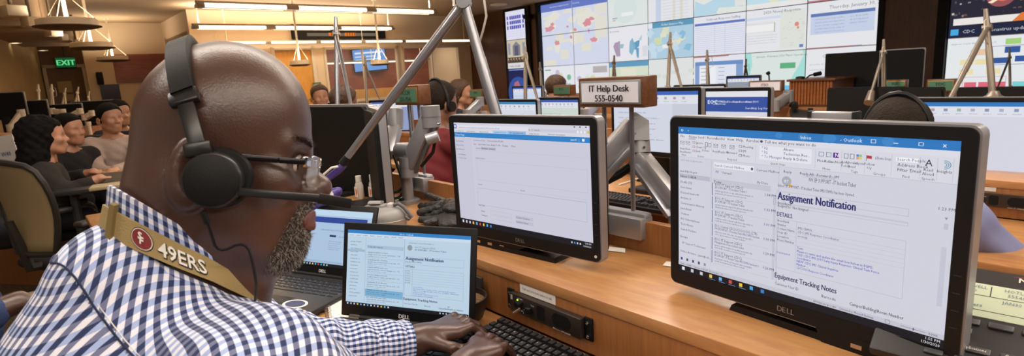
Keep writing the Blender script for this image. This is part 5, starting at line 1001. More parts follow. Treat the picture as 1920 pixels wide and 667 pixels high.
# base, apex and tip in the picture with their distances
LAMPS = [('tall lamp with a cable loop standing behind the black monitor backs', (633, 225, 2.9), (630, 64, 2.9), (664, 225, 2.6), 0.016, M_ALU),
 ('lamp standing against the brick red room behind the green name plate', (688, 205, 5.6), (685, 122, 5.6), (716, 195, 5.4), 0.015, M_LAMPC),
 ('wooden-toned lamp before the display column', (985, 200, 4.6), (985, 108, 4.6), (1012, 200, 4.3), 0.019, M_LAMPC),
 ('short lamp top against the wood strip beside the video wall', (1016, 175, 7.0), (1013, 130, 7.0), (1019, 172, 7.1), 0.02, M_LAMPC),
 ('lamp top showing over the IT name plate', (1149, 160, 6.6), (1151, 118, 6.6), (1156, 165, 6.5), 0.02, mat('lamp_bronze', '6a5c4e', 0.45, 0.4)),
 ('two-legged lamp in front of the blue world map', (1252, 172, 4.4), (1256, 82, 4.4), (1279, 168, 4.1), 0.018, M_LAMPC),
 ('closed lamp in front of the blue table screen', (1327, 170, 5.2), (1326, 112, 5.2), (1330, 168, 5.2), 0.018, M_LAMPC),
 ('small dark lamp in front of the teal map', (1395, 150, 7.0), (1398, 124, 7.0), (1403, 150, 7.0), 0.016, mat('lamp_bronze', '6a5c4e', 0.45, 0.4)),
 ('pale lamp crossing the raised monitor back', (1657, 175, 3.9), (1657, 98, 3.9), (1634, 172, 3.7), 0.017, M_LAMPC),
 ('tall two-legged lamp crossing the newscast', (1862, 190, 2.7), (1851, 52, 2.7), (1779, 190, 2.3), 0.018, M_LAMPC),
 ('small lamp in front of the organisation chart', (1894, 170, 5.6), (1893, 108, 5.6), (1868, 170, 5.4), 0.014, M_LAMPC),
 ('slim white lamp first in the far cluttered desk', (74, 230, 7.6), (72, 170, 7.6), (76, 225, 7.4), 0.022, M_FIXW),
 ('slim white lamp second in the far cluttered desk', (98, 230, 7.8), (97, 170, 7.8), (103, 222, 7.8), 0.022, M_FIXW),
 ('open two-legged lamp below the door notices', (112, 222, 8.2), (121, 176, 8.2), (127, 222, 8.0), 0.018, M_FIXW),
 ('open two-legged lamp right of the door notices', (136, 222, 8.2), (145, 174, 8.2), (153, 222, 8.0), 0.018, M_FIXW),
 ('two-legged lamp beside the cream wall corner', (161, 220, 8.4), (166, 182, 8.4), (175, 220, 8.2), 0.018, M_FIXW)]
for lab, b_, a_, t_, r_, m_ in LAMPS:
    ax = atd(*a_); bs = atd(*b_); tpn = atd(*t_); lp = lamp(lab, bs, None, ax, None, tpn, r_ * 0.78, m=m_)
    MB().tube([ax, ax + (ax - bs) / np.linalg.norm(ax - bs) * 0.09], [r_ * 0.8, r_ * 0.5], 8).build('finial', m_, lp, world=True)
    MB().rbox(-r_ * 3, -r_ * 3, (0.72 if bs[2] < 0.95 else 0.95) - bs[2], r_ * 3, r_ * 3, 0.0, 0.004).build('foot', m_, lp)
    MB().tube([tpn, tpn + nrm(tpn - ax) * 0.08 + np.array([0.0, 0.0, -0.02])], [r_ * 1.2, r_ * 1.8], 10).build('head', m_, lp, world=True)
# ================================================================ MONITOR ARMS
def mon_arm(lab, base, joints, widths, m=None, group='monitor arms', post_r=0.022, zb=0.95):
    """gas-spring arm: round post, then box links joined by round knuckles"""
    m = m or M_SILVER; base = _v(base); t = thing('monitor_support', lab, 'monitor arm', MW((base[0], base[1], zb)), group); J = [_v(j) for j in joints]
    MB().lathe([(post_r * 2, 0), (post_r * 2, 0.012), (post_r, 0.014), (post_r, base[2] - zb)], 18).build('post', m, t)
    MB().tube([base - [0, 0, 0.02], base + [0, 0, 0.025]], post_r * 1.35, 18).build('collar', m, t, world=True)
    for i, (p, q) in enumerate(zip(J[:-1], J[1:])):
        MB().bar(p, q, widths[i] * 0.8, widths[i], r=widths[i] * 0.16).build('link', m, t, world=True)
        d_ = nrm(q - p); dn_ = np.cross(nrm(np.cross(d_, ZV)), d_); off = dn_ * (widths[i] * 0.62)
        MB().bar(p - off * np.sign(off[2]), q - off * np.sign(off[2]), widths[i] * 0.3, widths[i] * 0.22, r=0.002).build('link_strut', M_ALU, t, world=True)
    for i, j in enumerate(J):
        wd_ = widths[min(i, len(widths) - 1)]; MB().tube([j - [0, 0, wd_ * 0.62], j + [0, 0, wd_ * 0.62]], wd_ * 0.56, 16).build('knuckle', m, t, world=True)
        MB().tube([j - [0, 0, 0.001], j + [0, 0, 0.001]], wd_ * 0.58, 16).build('knuckle_ring', M_ALU, t, world=True)
    return t
jb = atd(1268, 384, 1.43); t = thing('monitor_support', 'silver double-link monitor arm between the two large monitors', 'monitor arm', MW((jb[0], jb[1], 0.873)), 'monitor arms')
MB().lathe([(0.045, 0), (0.045, 0.012), (0.02, 0.016), (0.02, jb[2] - 0.873)], 18).build('post', M_SILVER, t)
MB().bar(atd(1108, 330, 1.52), atd(1193, 236, 1.50), 0.05, 0.064, r=0.006).build('upper_link', M_SILVER, t, world=True)
MB().bar(atd(1112, 358, 1.50), atd(1190, 268, 1.48), 0.03, 0.020, r=0.004).build('upper_strut', M_ALU, t, world=True)
hb_ = [(1184, 212), (1192, 210), (1217, 226), (1218, 262), (1182, 263), (1181, 240)]; mb = MB(); n_ = len(hb_)
mb.add([atd(x, y, 1.455) for x, y in hb_] + [atd(x, y, 1.52) for x, y in hb_], [tuple(range(n_)), tuple(range(2 * n_ - 1, n_ - 1, -1))] + [(k, k + n_, (k + 1) % n_ + n_, (k + 1) % n_) for k in range(n_)]); recalc(mb.build('joint_block', M_SILVER, t, world=True, smooth=20))
MB().tube([atd(1199, 262, 1.485), atd(1200, 286, 1.485)], [0.0265, 0.0275], 20).build('joint_barrel', M_SILVER, t, world=True)
for x_, y_ in ((1190, 221), (1190, 250)): p_ = atd(x_, y_, 1.455); vd = nrm(p_ - np.array([0, 0, ZC])); MB().tube([p_ + vd * 0.001, p_ - vd * 0.003], 0.0042, 10).build('screw', M_CHROME, t, world=True)
p_ = atd(1208, 276, 1.455); vd = nrm(p_ - np.array([0, 0, ZC])); MB().tube([p_ + vd * 0.004, p_ - vd * 0.003], 0.003, 10).build('screw', M_DGREY, t, world=True)
MB().bar(atd(1194, 290, 1.49), jb, 0.046, 0.054, r=0.010).build('lower_link', M_SILVER, t, world=True)
MB().bar(atd(1190, 308, 1.475), atd(1258, 406, 1.41), 0.03, 0.012, r=0.003).build('lower_strut', M_ALU, t, world=True)
MB().tube([atd(1190, 306, 1.53), atd(1162, 325, 1.54), atd(1122, 346, 1.52)], [0.012, 0.013, 0.012], 10).build('cable_sleeve', M_BLACK, t, world=True)
g0, g1, g2, g3 = atd(750, 282, 2.1), atd(763, 300, 2.1), atd(806, 222, 1.95), atd(812, 250, 1.95)
t = mon_arm('silver monitor arm with a steep link at the neighbouring place', atd(758, 290, 2.12), [atd(766, 312, 2.08), atd(808, 218, 1.98)], [0.06], zb=0.872)
MB().tube([atd(748, 282, 2.1), atd(772, 282, 2.06)], 0.03, 18).build('pivot', M_SILVER, t, world=True); MB().tube([atd(742, 205, 2.3), atd(741, 235, 2.3)], 0.03, 16).bar(atd(740, 240, 2.3), atd(730, 290, 2.2), 0.05, 0.05, r=0.01).rbox(-0.08, 0.1, 0.33, -0.02, 0.16, 0.44, 0.012).build('second_link', M_SILVER, t, world=True) if False else MB().tube([atd(742, 205, 2.3), atd(741, 240, 2.3)], 0.032, 16).bar(atd(741, 238, 2.3), atd(728, 292, 2.2), 0.055, 0.05, r=0.012).build('second_link', M_SILVER, t, world=True)
MB().rbox(-0.035, -0.03, -0.035, 0.035, 0.03, 0.035, 0.01, M=MW(atd(738, 217, 2.32), 0.4)).build('joint_block', M_SILVER, t, world=True)
MB().tube([atd(816, 262, 1.98), atd(812, 285, 2.0), atd(790, 312, 2.03)], 0.006, 8).build('cable', M_BLACK, t, world=True); MB().tube([atd(800, 262, 1.95), atd(822, 255, 1.95)], 0.02, 14).build('head_pivot', M_SILVER, t, world=True)
for lab, b_, a_, c_, w_ in [('silver arm with a slanting link below the name plate row, second row', (838, 214, 4.1), (842, 196, 4.1), (828, 222, 4.0), 0.05), ('slanting silver arm in front of the brown-haired woman', (905, 215, 3.9), (900, 190, 3.9), (876, 214, 3.8), 0.05), ('short silver arm under the IT name plate, second row', (1120, 222, 3.0), (1122, 192, 3.0), (1098, 214, 2.9), 0.045), ('pale grey arm on the console beside the ITSO plate', (1448, 190, 4.4), (1478, 180, 4.4), (1452, 198, 4.3), 0.07), ('small pale arm behind the crossing lamp', (1676, 175, 4.3), (1680, 160, 4.3), (1670, 172, 4.3), 0.05),
   ('white arm first in the far cluttered desk', (25, 235, 6.6), (40, 212, 6.6), (20, 240, 6.5), 0.07), ('white arm second in the far cluttered desk', (110, 232, 7.0), (118, 210, 7.0), (98, 208, 7.0), 0.06), ('white arm third in the far cluttered desk', (140, 230, 7.2), (150, 208, 7.2), (130, 218, 7.2), 0.06), ('white arm beside the seated man in the pale shirt', (166, 232, 7.4), (172, 212, 7.4), (158, 220, 7.4), 0.06)]:
    b0_ = atd(*b_); b0_[2] = max(b0_[2], 1.0); mon_arm(lab, b0_, [atd(*c_), atd(*a_)], [w_], m=M_SILVER if b_[0] > 300 else M_FIXW, zb=0.95 if b_[0] > 300 else 0.741)
for lab, x, y, dep, w_, h_ in [('dark monitor back first in the far cluttered desk', 18, 198, 7.0, 0.42, 0.3), ('dark monitor back second in the far cluttered desk', 60, 214, 7.2, 0.45, 0.32), ('dark monitor back by the seated woman\'s hair in the far cluttered desk', 128, 216, 7.6, 0.42, 0.28), ('dark monitor back below the cream wall in the far cluttered desk', 185, 210, 8.0, 0.5, 0.3)]:
    p = atd(x, y, dep); monitor(lab, MW(p + np.array([w_ / 2, 0, h_ / 2]), math.radians(180 + 20)), w_, h_, None, side=0.006, top=0.012, chin=0.02, stand=0.872 - (p[2] + h_ / 2), group='far dark monitors')
for lab, x, y, dep in [('dim blue monitor below the glazed window', 612, 196, 6.5), ('dim blue monitor beside the thin lamp, far row', 695, 192, 5.2), ('small dim monitor in front of the red-brown wall', 735, 190, 6.2)]:
    p = atd(x, y, dep); monitor(lab, MF(fr(p)[0], fr(p)[1], p[2], 0.5), 0.4, 0.26, p_plain('46589c', '8f9cc4', 3, x), stand=surf_z(fr(p)[1] + 0.08) - p[2], group='far dim monitors')
# ================================================================ SMALL THINGS ON THE DESKS
# docking bases under the two monitors
for lab, px, py, yaw in [('black docking stand with ports under the form-page monitor', 961, 474, math.radians(-43.24)), ('black docking stand under the closest monitor', 1600, 655, math.radians(-54.77))]:
    c = atz(px, py, 0.8725); nearm = px > 1300
    t = thing('docking_stand', lab, 'docking station', MW(c, yaw), 'docking stands')
    mb = MB(); x0, x1 = (-0.02, 0.24) if nearm else (-0.24, 0.0)
    if nearm: mb.prism([(-0.045, 0.0), (0.24, 0.0), (0.24, 0.028), (-0.055, 0.022)], -0.01, 0.14)
    else: mb.prism([(-0.2, 0.0), (0.0, 0.0), (0.05, 0.026), (-0.2, 0.03)], 0.0, 0.12)
    recalc(mb.build('case', M_BLACK, t))
    for k in range(4):
        x = (0.0 if nearm else -0.18) + 0.045 * k; MB().box(x, (-0.011 if nearm else -0.001), 0.008, x + 0.016, (-0.0095 if nearm else 0.0005), 0.015).build('port', M_CHROME, t)
# gloves: a pair of black leather gloves, one on the other
M_LEATHER = mat('black_leather', '1b1a1c', 0.42, bump=(140, 0.5, 6), var=(30, 0.35))
def glove(lab, wrist, mid, tips, thumb, r):
    c = _v(mid); t = thing('leather_glove', lab, 'glove', MW((c[0], c[1], 0.873)), 'pair of leather gloves'); w_ = _v(wrist)
    def f(p):
        ds = [s_ell(p, (c + w_) / 2, (0.055, 0.05, 0.02)), s_cap(p, w_, c, 0.022, 0.026)]
        for q in tips: q = _v(q); ds.append(s_cap(p, c + (q - c) * 0.2, q, r, r * 0.85))
        ds.append(s_cap(p, w_ + (c - w_) * 0.4, _v(thumb), r, r * 0.85)); d = union(ds, 0.012)
        return d + 0.0018 * np.sin(p[:, 0] * 210 + p[:, 1] * 120) * np.sin(p[:, 1] * 190 - p[:, 2] * 260)
    P = np.array([wrist, mid, thumb, *tips]); body = organic('shell', f, P.min(0) - 0.07, P.max(0) + 0.07, 0.004, M_LEATHER, t)
    MB().tube([w_ + [0.0, 0.0, 0.0], w_ + nrm(w_ - c) * 0.035], [0.03, 0.034], 16, flat=0.8).build('cuff', M_LEATHER, t, world=True)
g = lambda x, y, z=0.895: atz(x, y, z)
glove('upper black leather glove with its fingers towards the lamp', g(880, 392, 0.93), g(845, 385, 0.92), [g(800, 366, 0.91), g(790, 386, 0.905), g(788, 398, 0.90)], g(815, 402, 0.9), 0.0155)
glove('lower black leather glove lying against the monitor edge', g(872, 418, 0.895), g(838, 412, 0.892), [g(795, 404, 0.888), g(790, 412, 0.888), g(800, 418, 0.888)], g(830, 425, 0.888), 0.014)
# travel mug
c = atz(724, 388, 0.742 + 0.19); t = thing('travel_mug', 'grey insulated mug with a flip lid behind the laptop', 'mug', MW((c[0], c[1], 0.742), -0.2) @ Matrix.Diagonal((1.25, 1.25, 1.22, 1)))
MB().lathe([(0.038, 0), (0.043, 0.01), (0.05, 0.11), (0.052, 0.125), (0.047, 0.128)], 28).build('body', mat('mug_grey', 'a29e9c', 0.4, 0.2), t)
MB().lathe([(0.05, 0.124), (0.05, 0.135), (0.04, 0.15), (0.02, 0.157), (0, 0.158)], 28).build('lid', M_GREYP, t)
MB().rbox(-0.05, -0.014, 0.15, 0.012, 0.014, 0.164, 0.005, M=Matrix.Rotation(math.radians(-4), 4, 'Y')).tube([(-0.045, 0, 0.168), (-0.01, 0, 0.168)], 0.012, 14, flat=0.4).build('sip_cover', M_GREYP, t)
MB().rbox(0.004, -0.012, 0.138, 0.022, 0.012, 0.168, 0.007).build('hinge', mat('mug_pale', 'b8b5b4', 0.45), t)
MB().tube([(0.018, 0, 0.16), (0.035, 0, 0.165), (0.048, 0, 0.155), (0.068, 0, 0.128), (0.06, 0, 0.122), (0.034, 0, 0.142), (0.024, 0, 0.15)], 0.0052, 10).build('carry_loop', mat('mug_dark', '5a585a', 0.4), t)
# black bowl with food
c = atz(868, 606, 0.741); t = thing('bowl', 'dark bowl with brown contents behind the message laptop', 'bowl', MW(c))
MB().lathe([(0.03, 0), (0.035, 0.003), (0.052, 0.02), (0.062, 0.05), (0.064, 0.07), (0.06, 0.07), (0.057, 0.05), (0.045, 0.02), (0, 0.012)], 32).build('shell', mat('bowl_black', '1e1b19', 0.4), t)
MB().lathe([(0.058, 0.058), (0.03, 0.062), (0.0, 0.063)], 28).build('contents', mat('bowl_food', '7a5a34', 0.8, bump=(260, 0.8), var=(120, 0.45)), t)
# black desk organiser behind the bowl
a_ = fr(atz(905, 585, 0.742)); t = thing('paper_tray', 'flat black tray leaning against the riser behind the bowl', 'tray', MF(a_[0] - 0.165, -0.006, 0.742)); MB().rbox(0, -0.012, 0, 0.16, -0.002, 0.088, 0.003).build('panel', M_DGREY, t); MB().rbox(0, -0.03, 0, 0.16, -0.002, 0.008, 0.002).build('foot', M_DGREY, t)
# spiral notepad
c = atz(622, 600, 0.741); t = thing('spiral_notepad', 'spiral notepad tucked under the message laptop', 'notepad', MW(c, math.radians(20)))
MB().rbox(-0.005, -0.03, 0, 0.12, 0.11, 0.010, 0.001).build('pages', M_PAPER, t)
for k in range(13): MB().tube([(-0.006 + 0.008 * math.cos(q), -0.025 + 0.0105 * k, 0.007 + 0.008 * math.sin(q)) for q in np.linspace(0, 6.0, 10)], 0.0009, 5).build('coil', M_CHROME, t)
MB().box(0.06, 0.1, 0.0105, 0.1, 0.118, 0.011).build('tab', mat('yellow_tab', 'd9c040', 0.7), t)
# sanitizer bottle, second bottle behind
for lab, px, h in [('small clear sanitizer bottle with an orange label by the monitor back', 676, 1.0), ('second white bottle half hidden by the silver monitor edge', 702, 1.05)]:
    c = atz(px, 372, 0.873); t = thing('sanitizer_bottle', lab, 'bottle', MW(c, YAW), 'sanitizer bottles')
    MB().lathe([(0.018, 0), (0.02, 0.004), (0.02, 0.055 * h), (0.016, 0.065 * h), (0.010, 0.068 * h)], 20, M=Matrix.Diagonal((1.15, 0.75, 1, 1))).build('body', mat('bottle_clear', 'd9cfc6', 0.25, trans=0.2), t)
    MB().lathe([(0.012, 0.068 * h), (0.012, 0.092 * h), (0.01, 0.094 * h), (0, 0.094 * h)], 18).build('cap', M_WHITE, t)
    l = MB().box(-0.012, -0.0165, 0.01, 0.014, -0.0155, 0.05).build('label', M_PAPER, t); MB().box(-0.001, -0.0172, 0.015, 0.004, -0.0164, 0.044).box(0.006, -0.0172, 0.022, 0.012, -0.0164, 0.04).build('label_print', mat('label_orange', 'd86a34', 0.6), l)
# paper under the cables, cable bundle
c = atz(755, 372, 0.8735); t = thing('paper_note', 'cream paper note under the black cables', 'paper', MW(c, 0.3)); MB().box(-0.06, -0.05, 0, 0.06, 0.06, 0.001).build('sheet', mat('cream_paper', 'd9cda8', 0.8), t)
for k, (lab, pts) in enumerate([('thick black cable looping behind the monitor edge', [(738, 290), (752, 330), (760, 356), (748, 372), (728, 372), (722, 362)]), ('black cable hanging beside the neighbouring monitor arm', [(776, 300), (765, 335), (750, 358), (735, 362), (720, 352)]), ('thin black cable curling against the partition', [(762, 310), (774, 330), (776, 352), (768, 370), (762, 372)])]):
    P = []
    for i, (x, y) in enumerate(pts): P.append(atd(x, y, 2.2 - 0.012 * i))
    t = thing('power_cable', lab, 'cable', MW(P[-1]), 'cables by the partition'); Q = [P[0]]
    for i in range(len(P) - 1):
        for u in (0.33, 0.66, 1): Q.append(P[i] * (1 - u) + P[i + 1] * u)
    for _ in range(2): Q = [Q[0]] + [(Q[i - 1] + 2 * Q[i] + Q[i + 1]) / 4 for i in range(1, len(Q) - 1)] + [Q[-1]]
    MB().tube(Q, 0.006 if k < 2 else 0.004, 8).build('cord', M_BLACK, t, world=True); MB().tube([Q[-1], Q[-1] + nrm(Q[-1] - Q[-2]) * 0.03], 0.009, 8).build('plug', M_MATTE, t, world=True)
# network cable on the desk, red plug
c = atz(520, 572, 0.747); t = thing('network_cable', 'blue network cable with a red plug coming out under the sticker laptop', 'cable', MW(c))
P = [atz(548, 560, 0.75), atz(530, 566, 0.747), atz(512, 574, 0.746), atz(498, 584, 0.746), atz(485, 600, 0.746)]
MB().tube(P, 0.0035, 8).build('cord', mat('cable_blue', '4a86b0', 0.5), t, world=True); MB().rbox(-0.012, -0.007, -0.005, 0.012, 0.007, 0.006, 0.002, M=MW(atz(520, 566, 0.748), 0.4)).build('plug', mat('plug_red', 'c0503a', 0.5), t, world=True)
c = atz(500, 492, 0.748); t = thing('power_cable', 'black laptop cable lying left of the sticker laptop', 'cable', MW(c)); MB().tube([atz(470, 502, 0.747), atz(490, 496, 0.747), atz(510, 493, 0.747), atz(530, 492, 0.747)], 0.0045, 8).build('cord', M_BLACK, t, world=True); MB().rbox(-0.03, -0.008, -0.005, 0.03, 0.008, 0.008, 0.003, M=MW(atz(492, 507, 0.748), 0.2)).build('connector', M_BLACK, t, world=True)
# folded paper tags on the shelf
for lab, x, y in [('white folded paper on the shelf beside the form-page monitor', 1150, 469), ('small white paper corner by the closest monitor', 1254, 497)]:
    c = atz(x, y, 0.8735); t = thing('paper_slip', lab, 'paper', MW(c, YAW + 0.3)); k = 0.035 if x < 1200 else 0.012; MB().add([(-k, -0.008, 0), (k, -0.008, 0), (k * 0.7, 0.02, 0.001), (-k, 0.02, 0.001), (-k, -0.008, 0.001), (k, -0.008, 0.001), (k * 0.7, 0.02, 0.002), (-k, 0.02, 0.002)], [(0, 3, 2, 1), (4, 5, 6, 7), (0, 1, 5, 4), (1, 2, 6, 5), (2, 3, 7, 6), (3, 0, 4, 7)]).build('slip', M_PAPER, t)
# laptop base and a small glass holder beyond the partition
k3 = fr(atz(1215, 356, 0.76)); t = thing('laptop', 'closed black laptop beyond the partition next to the far keyboard', 'laptop', MF(k3[0], k3[1], 0.741)); MB().rbox(-0.1, -0.02, 0, 0.24, 0.2, 0.02, 0.004).build('case', M_BLACK, t); MB().rbox(-0.09, -0.01, 0.02, 0.23, 0.19, 0.0225, 0.001).build('lid', M_DGREY, t)
c = atz(1243, 378, 0.765); t = thing('card_holder', 'clear card holder with a green stripe beyond the partition', 'card holder', MW((c[0], c[1], 0.764), YAW)); MB().rbox(-0.025, 0, 0, 0.025, 0.006, 0.05, 0.001).build('pane', mat('clear_acrylic', 'cfe0d8', 0.1, alpha=0.4), t); MB().rbox(-0.03, -0.01, 0, 0.03, 0.02, 0.006, 0.001).build('foot', mat('clear_acrylic', 'cfe0d8', 0.1, alpha=0.4), t); MB().box(-0.022, -0.0012, 0.004, 0.022, 0, 0.012).build('stripe', mat('green_stripe', '5aa060', 0.6), t)
t = thing('white_cable', 'white cable lying on the desk beyond the partition', 'cable', MW(atz(1190, 345, 0.744))); MB().tube([atz(1160, 346, 0.746), atz(1180, 340, 0.746), atz(1200, 333, 0.746), atz(1225, 331, 0.746), atz(1240, 336, 0.746)], 0.004, 6).build('cord', M_WHITE, t, world=True)
# clips standing on top of the closest monitor
p0 = np.array(MR) @ np.array([0.27, 0.02, 0.019, 1]); p0 = p0[:3]; t = thing('monitor_mount_clip', 'silver bracket showing over the top of the closest monitor', 'bracket', MW(p0 - 0.0 * ZV, math.radians(-54.77))); MB().rbox(-0.035, 0.01, -0.06, 0.035, 0.028, 0.012, 0.003).build('plate', M_SILVER, t); [MB().rbox(x - 0.003, 0.008, -0.05, x + 0.003, 0.03, 0.013, 0.001).build('rail', M_BLACK, t) for x in (-0.034, 0.034)]
# ---------------------------------------------------------------- desk phone beside the closest monitor
pc = atz(1862, 516, 0.995)
ex_ = nrm(atz(1915, 524, 0.995) - atz(1815, 508, 0.995)); pyaw = math.atan2(ex_[1], ex_[0])
t = thing('desk_phone', 'black desk phone with a pale green display beside the closest monitor', 'phone', MW((pc[0], pc[1], 0.873), pyaw) @ Matrix.Diagonal((0.76, 0.76, 0.76, 1)))
tl = Matrix.Translation((0, 0, 0.155)) @ Matrix.Rotation(math.radians(31), 4, 'X')      # sloping face: local x right, y up the slope
MB().rbox(-0.16, -0.24, -0.012, 0.2, 0.012, 0.012, 0.006, M=tl).build('face', mat('phone_black', '232225', 0.45, bump=(800, 0.06)), t)
mb = MB(); mb.add([(-0.1, -0.17, 0), (0.2, -0.17, 0), (0.2, 0.0, 0), (-0.1, 0.0, 0), (-0.1, -0.17, -0.02 + 0.0), (0.2, -0.17, -0.02)], [(0, 1, 2, 3)]); MB().rbox(-0.15, -0.17, 0.0, 0.19, -0.01, 0.055, 0.01).build('foot', M_BLACK, t); MB().rbox(-0.08, -0.05, 0.05, 0.12, -0.01, 0.13, 0.005).build('stand_leg', M_BLACK, t)
MB().rbox(-0.092, -0.112, 0.011, 0.192, -0.03, 0.0135, 0.001, M=tl).build('display', mat('lcd_green', 'c2cdb4', 0.3), t)
def ontilt(sheet, M):
    V = np.vstack(sheet.mb.v); V = np.column_stack([V[:, 0], V[:, 2], -V[:, 1]]); A = np.array(M); sheet.mb.v = [V @ A[:3, :3].T + A[:3, 3]]; return sheet
s = Sheet(0.284, 0.082, -0.092, -0.03, -0.0137, 0.0002); ik = mat('lcd_ink', '5f7590', 0.6); dk = mat('lcd_line', '3a4038', 0.6)
s.rect(0, 0.36, 1, 0.375, dk, 1); s.rect(0, 0.8, 1, 0.815, dk, 1); s.rect(0.33, 0.06, 0.336, 0.36, dk, 1)
s.text(0.18, 0.16, 0.09, 'NOVELL', ik); s.text(0.17, 0.3, 0.09, '55540', ik); s.text(0.4, 0.16, 0.09, 'HOTLINE', ik); s.text(0.42, 0.3, 0.09, '5554036', ik); s.text(0.4, 0.52, 0.09, 'JAN30 1:55PM', ik); s.text(0.06, 0.72, 0.1, '00 New callers', ik, 0.01); s.text(0.06, 0.94, 0.08, 'Agent ready', ik)
ontilt(s, tl).build('display_text', t)
s = Sheet(0.3, 0.04, -0.1, 0.012, -0.0124, 0.0002); pw = mat('print_white', 'd8d2c8', 0.6); s.text(0.46, 0.62, 0.3, 'NORTEL', pw, 0.02, fit=0.24, res=2); s.text(0.52, 0.92, 0.22, 'NETWORKS', pw, 0.02, fit=0.24, res=2); s.poly([(0.42, 0.3), (0.6, 0.16), (0.8, 0.36), (0.6, 0.24)], mat('logo_red', 'b0344a', 0.5), 1); ontilt(s, tl).build('logo', t)
def pkey(x, y, w_, h_, st=''):
    o = MB().rbox(x - w_ / 2, y - h_ / 2, 0.011, x + w_ / 2, y + h_ / 2, 0.018, 0.0025, M=tl).build('key', mat('phone_key', '3a3a3e', 0.45), t)
    if st: s = Sheet(w_, h_, x - w_ / 2, y + h_ / 2, -0.0183, 0.0002); s.text(0.5, 0.7, 0.42, st, pw, align='c', fit=0.75); ontilt(s, tl).build('key_legend', o)
for k in range(6): pkey(-0.068 + 0.047 * k, -0.128, 0.036, 0.013)
for k, st in enumerate(('', '', '', 'Copy', 'Quit', '')): pkey(-0.058 + 0.047 * k if k > 2 else -0.075 + 0.026 * k, -0.152, 0.034 if k > 2 else 0.022, 0.013, st)
pkey(-0.048, -0.168, 0.026, 0.012)
for k, st in enumerate(('Directory/Log', 'Applications', '^ Shift', 'Hold')): pkey(-0.068 + 0.062 * k, -0.19, 0.05, 0.014, st)
for r in range(3):
    for k in range(5): pkey(-0.06 + 0.045 * k, -0.215 - 0.0 * r, 0.03, 0.0 + 0.012) if r == 0 else None
# far dark phone on the console
c = atd(1515, 212, 4.3); t = thing('desk_phone', 'dark desk phone on the wooden console beside the monitor backs', 'phone', MW((c[0], c[1], 0.872), YAW + 0.5)); MB().rbox(-0.12, -0.1, 0, 0.12, 0.1, 0.05, 0.012, M=Matrix.Rotation(0.25, 4, 'X')).build('body', M_DGREY, t); MB().tube([(-0.1, -0.07, 0.09), (-0.09, -0.02, 0.11), (-0.09, 0.06, 0.11), (-0.1, 0.1, 0.09)], [0.026, 0.018, 0.018, 0.026], 10).build('handset', M_BLACK, t); MB().rbox(0.0, 0.0, 0.05, 0.1, 0.06, 0.075, 0.004).build('display', M_BLACK, t)
# wooden console block and gooseneck microphones
c0 = onb(1480, 160, 4.6); c1 = onb(1562, 160, 4.6); t = thing('wooden_console', 'slatted brown wooden console between the name plate and the black monitor backs', 'console', MF(fr(c0)[0], 4.6, 0)); Wc = fr(c1)[0] - fr(c0)[0]
Zc = onb(1480, 153, 4.6)[2]; MB().box(0, 0.02, 0, Wc, 0.5, Zc).build('body', M_SIGNWOOD, t); MB().rbox(-0.02, -0.02, Zc, Wc + 0.02, 0.52, Zc + 0.02, 0.004).build('top', M_SIGNWOOD, t)
for k in range(14): MB().box(Wc * k / 14, 0.0, 0.9, Wc * (k + 0.72) / 14, 0.022, Zc).build('slat', M_WOODEDGE, t)
MB().rbox(-0.25, -0.75, 0.845, Wc + 0.1, 0.02, 0.872, 0.003).build('ledge', M_WOODTOP, t)
for k, (x0, y0, x1, y1, dep, lab) in enumerate([(1500, 154, 1528, 139, 5.2, 'gooseneck microphone leaning over the wooden console'), (1443, 156, 1441, 138, 5.6, 'small gooseneck microphone beside the grey monitor')]):
    a_ = atd(x0, y0, dep); b_ = atd(x1, y1, dep); t = thing('gooseneck_microphone', lab, 'microphone', MW((a_[0], a_[1], Zc + 0.021 if k == 0 else 0.95))); z0 = Zc + 0.021 if k == 0 else 0.95
    MB().lathe([(0.04, 0), (0.035, 0.02), (0.01, 0.025)], 14).build('base', M_BLACK, t); MB().tube([(a_[0], a_[1], z0 + 0.02), a_ * 0.7 + b_ * 0.3, a_ * 0.35 + b_ * 0.65 + [0, 0, 0.015], b_], 0.007, 8).build('neck', M_BLACK, t, world=True); MB().tube([b_ - (b_ - a_) * 0.05, b_ + nrm(b_ - a_) * 0.06 * [1, 1, 0.2]], [0.018, 0.02], 10).build('capsule', M_MATTE, t, world=True)
t = thing('paper_stack', 'white papers on the console ledge behind the monitor', 'paper', MW(atd(1545, 214, 4.1) * [1, 1, 0] + [0, 0, 0.8725], YAW)); MB().box(-0.14, -0.1, 0, 0.14, 0.1, 0.008).build('sheet', M_PAPER, t); MB().box(-0.1, -0.12, 0.008, 0.16, 0.08, 0.012, M=Matrix.Rotation(0.15, 4, 'Z')).build('sheet', M_PAPER, t)
# sign at the left picture edge
c = atd(16, 292, 3.9); t = thing('table_sign', 'white sheet with a blue mark on the side of a wooden crate', 'sign', MW(c, math.radians(-12)) @ Matrix.Rotation(math.radians(-6), 4, 'Y')); MB().box(-0.1, -0.006, -0.14, 0.09, 0, 0.14).build('sheet', M_PAPER, t); s = Sheet(0.19, 0.28, -0.1, 0.14, -0.0065, 0.0005); s.text(0.5, 0.5, 0.11, 'W40', mat('ink_blue', '5a6c9c', 0.7), 0.02, align='c'); s.text(0.8, 0.9, 0.1, '4', mat('ink_blue', '5a6c9c', 0.7), align='c'); s.build('lettering', t)
c2 = atd(26, 285, 3.97); t = thing('wooden_crate', 'orange-brown wooden cabinet behind the white sheet', 'cabinet', MW((c2[0], c2[1], 0), math.radians(-12))); MB().rbox(-0.4, 0.0, 0, 0.12, 0.2, c2[2] + 0.1, 0.004).build('body', M_WOODV, t); MB().rbox(-0.42, -0.02, c2[2] + 0.1, 0.14, 0.22, c2[2] + 0.125, 0.004).build('top', M_WOODTOP, t)
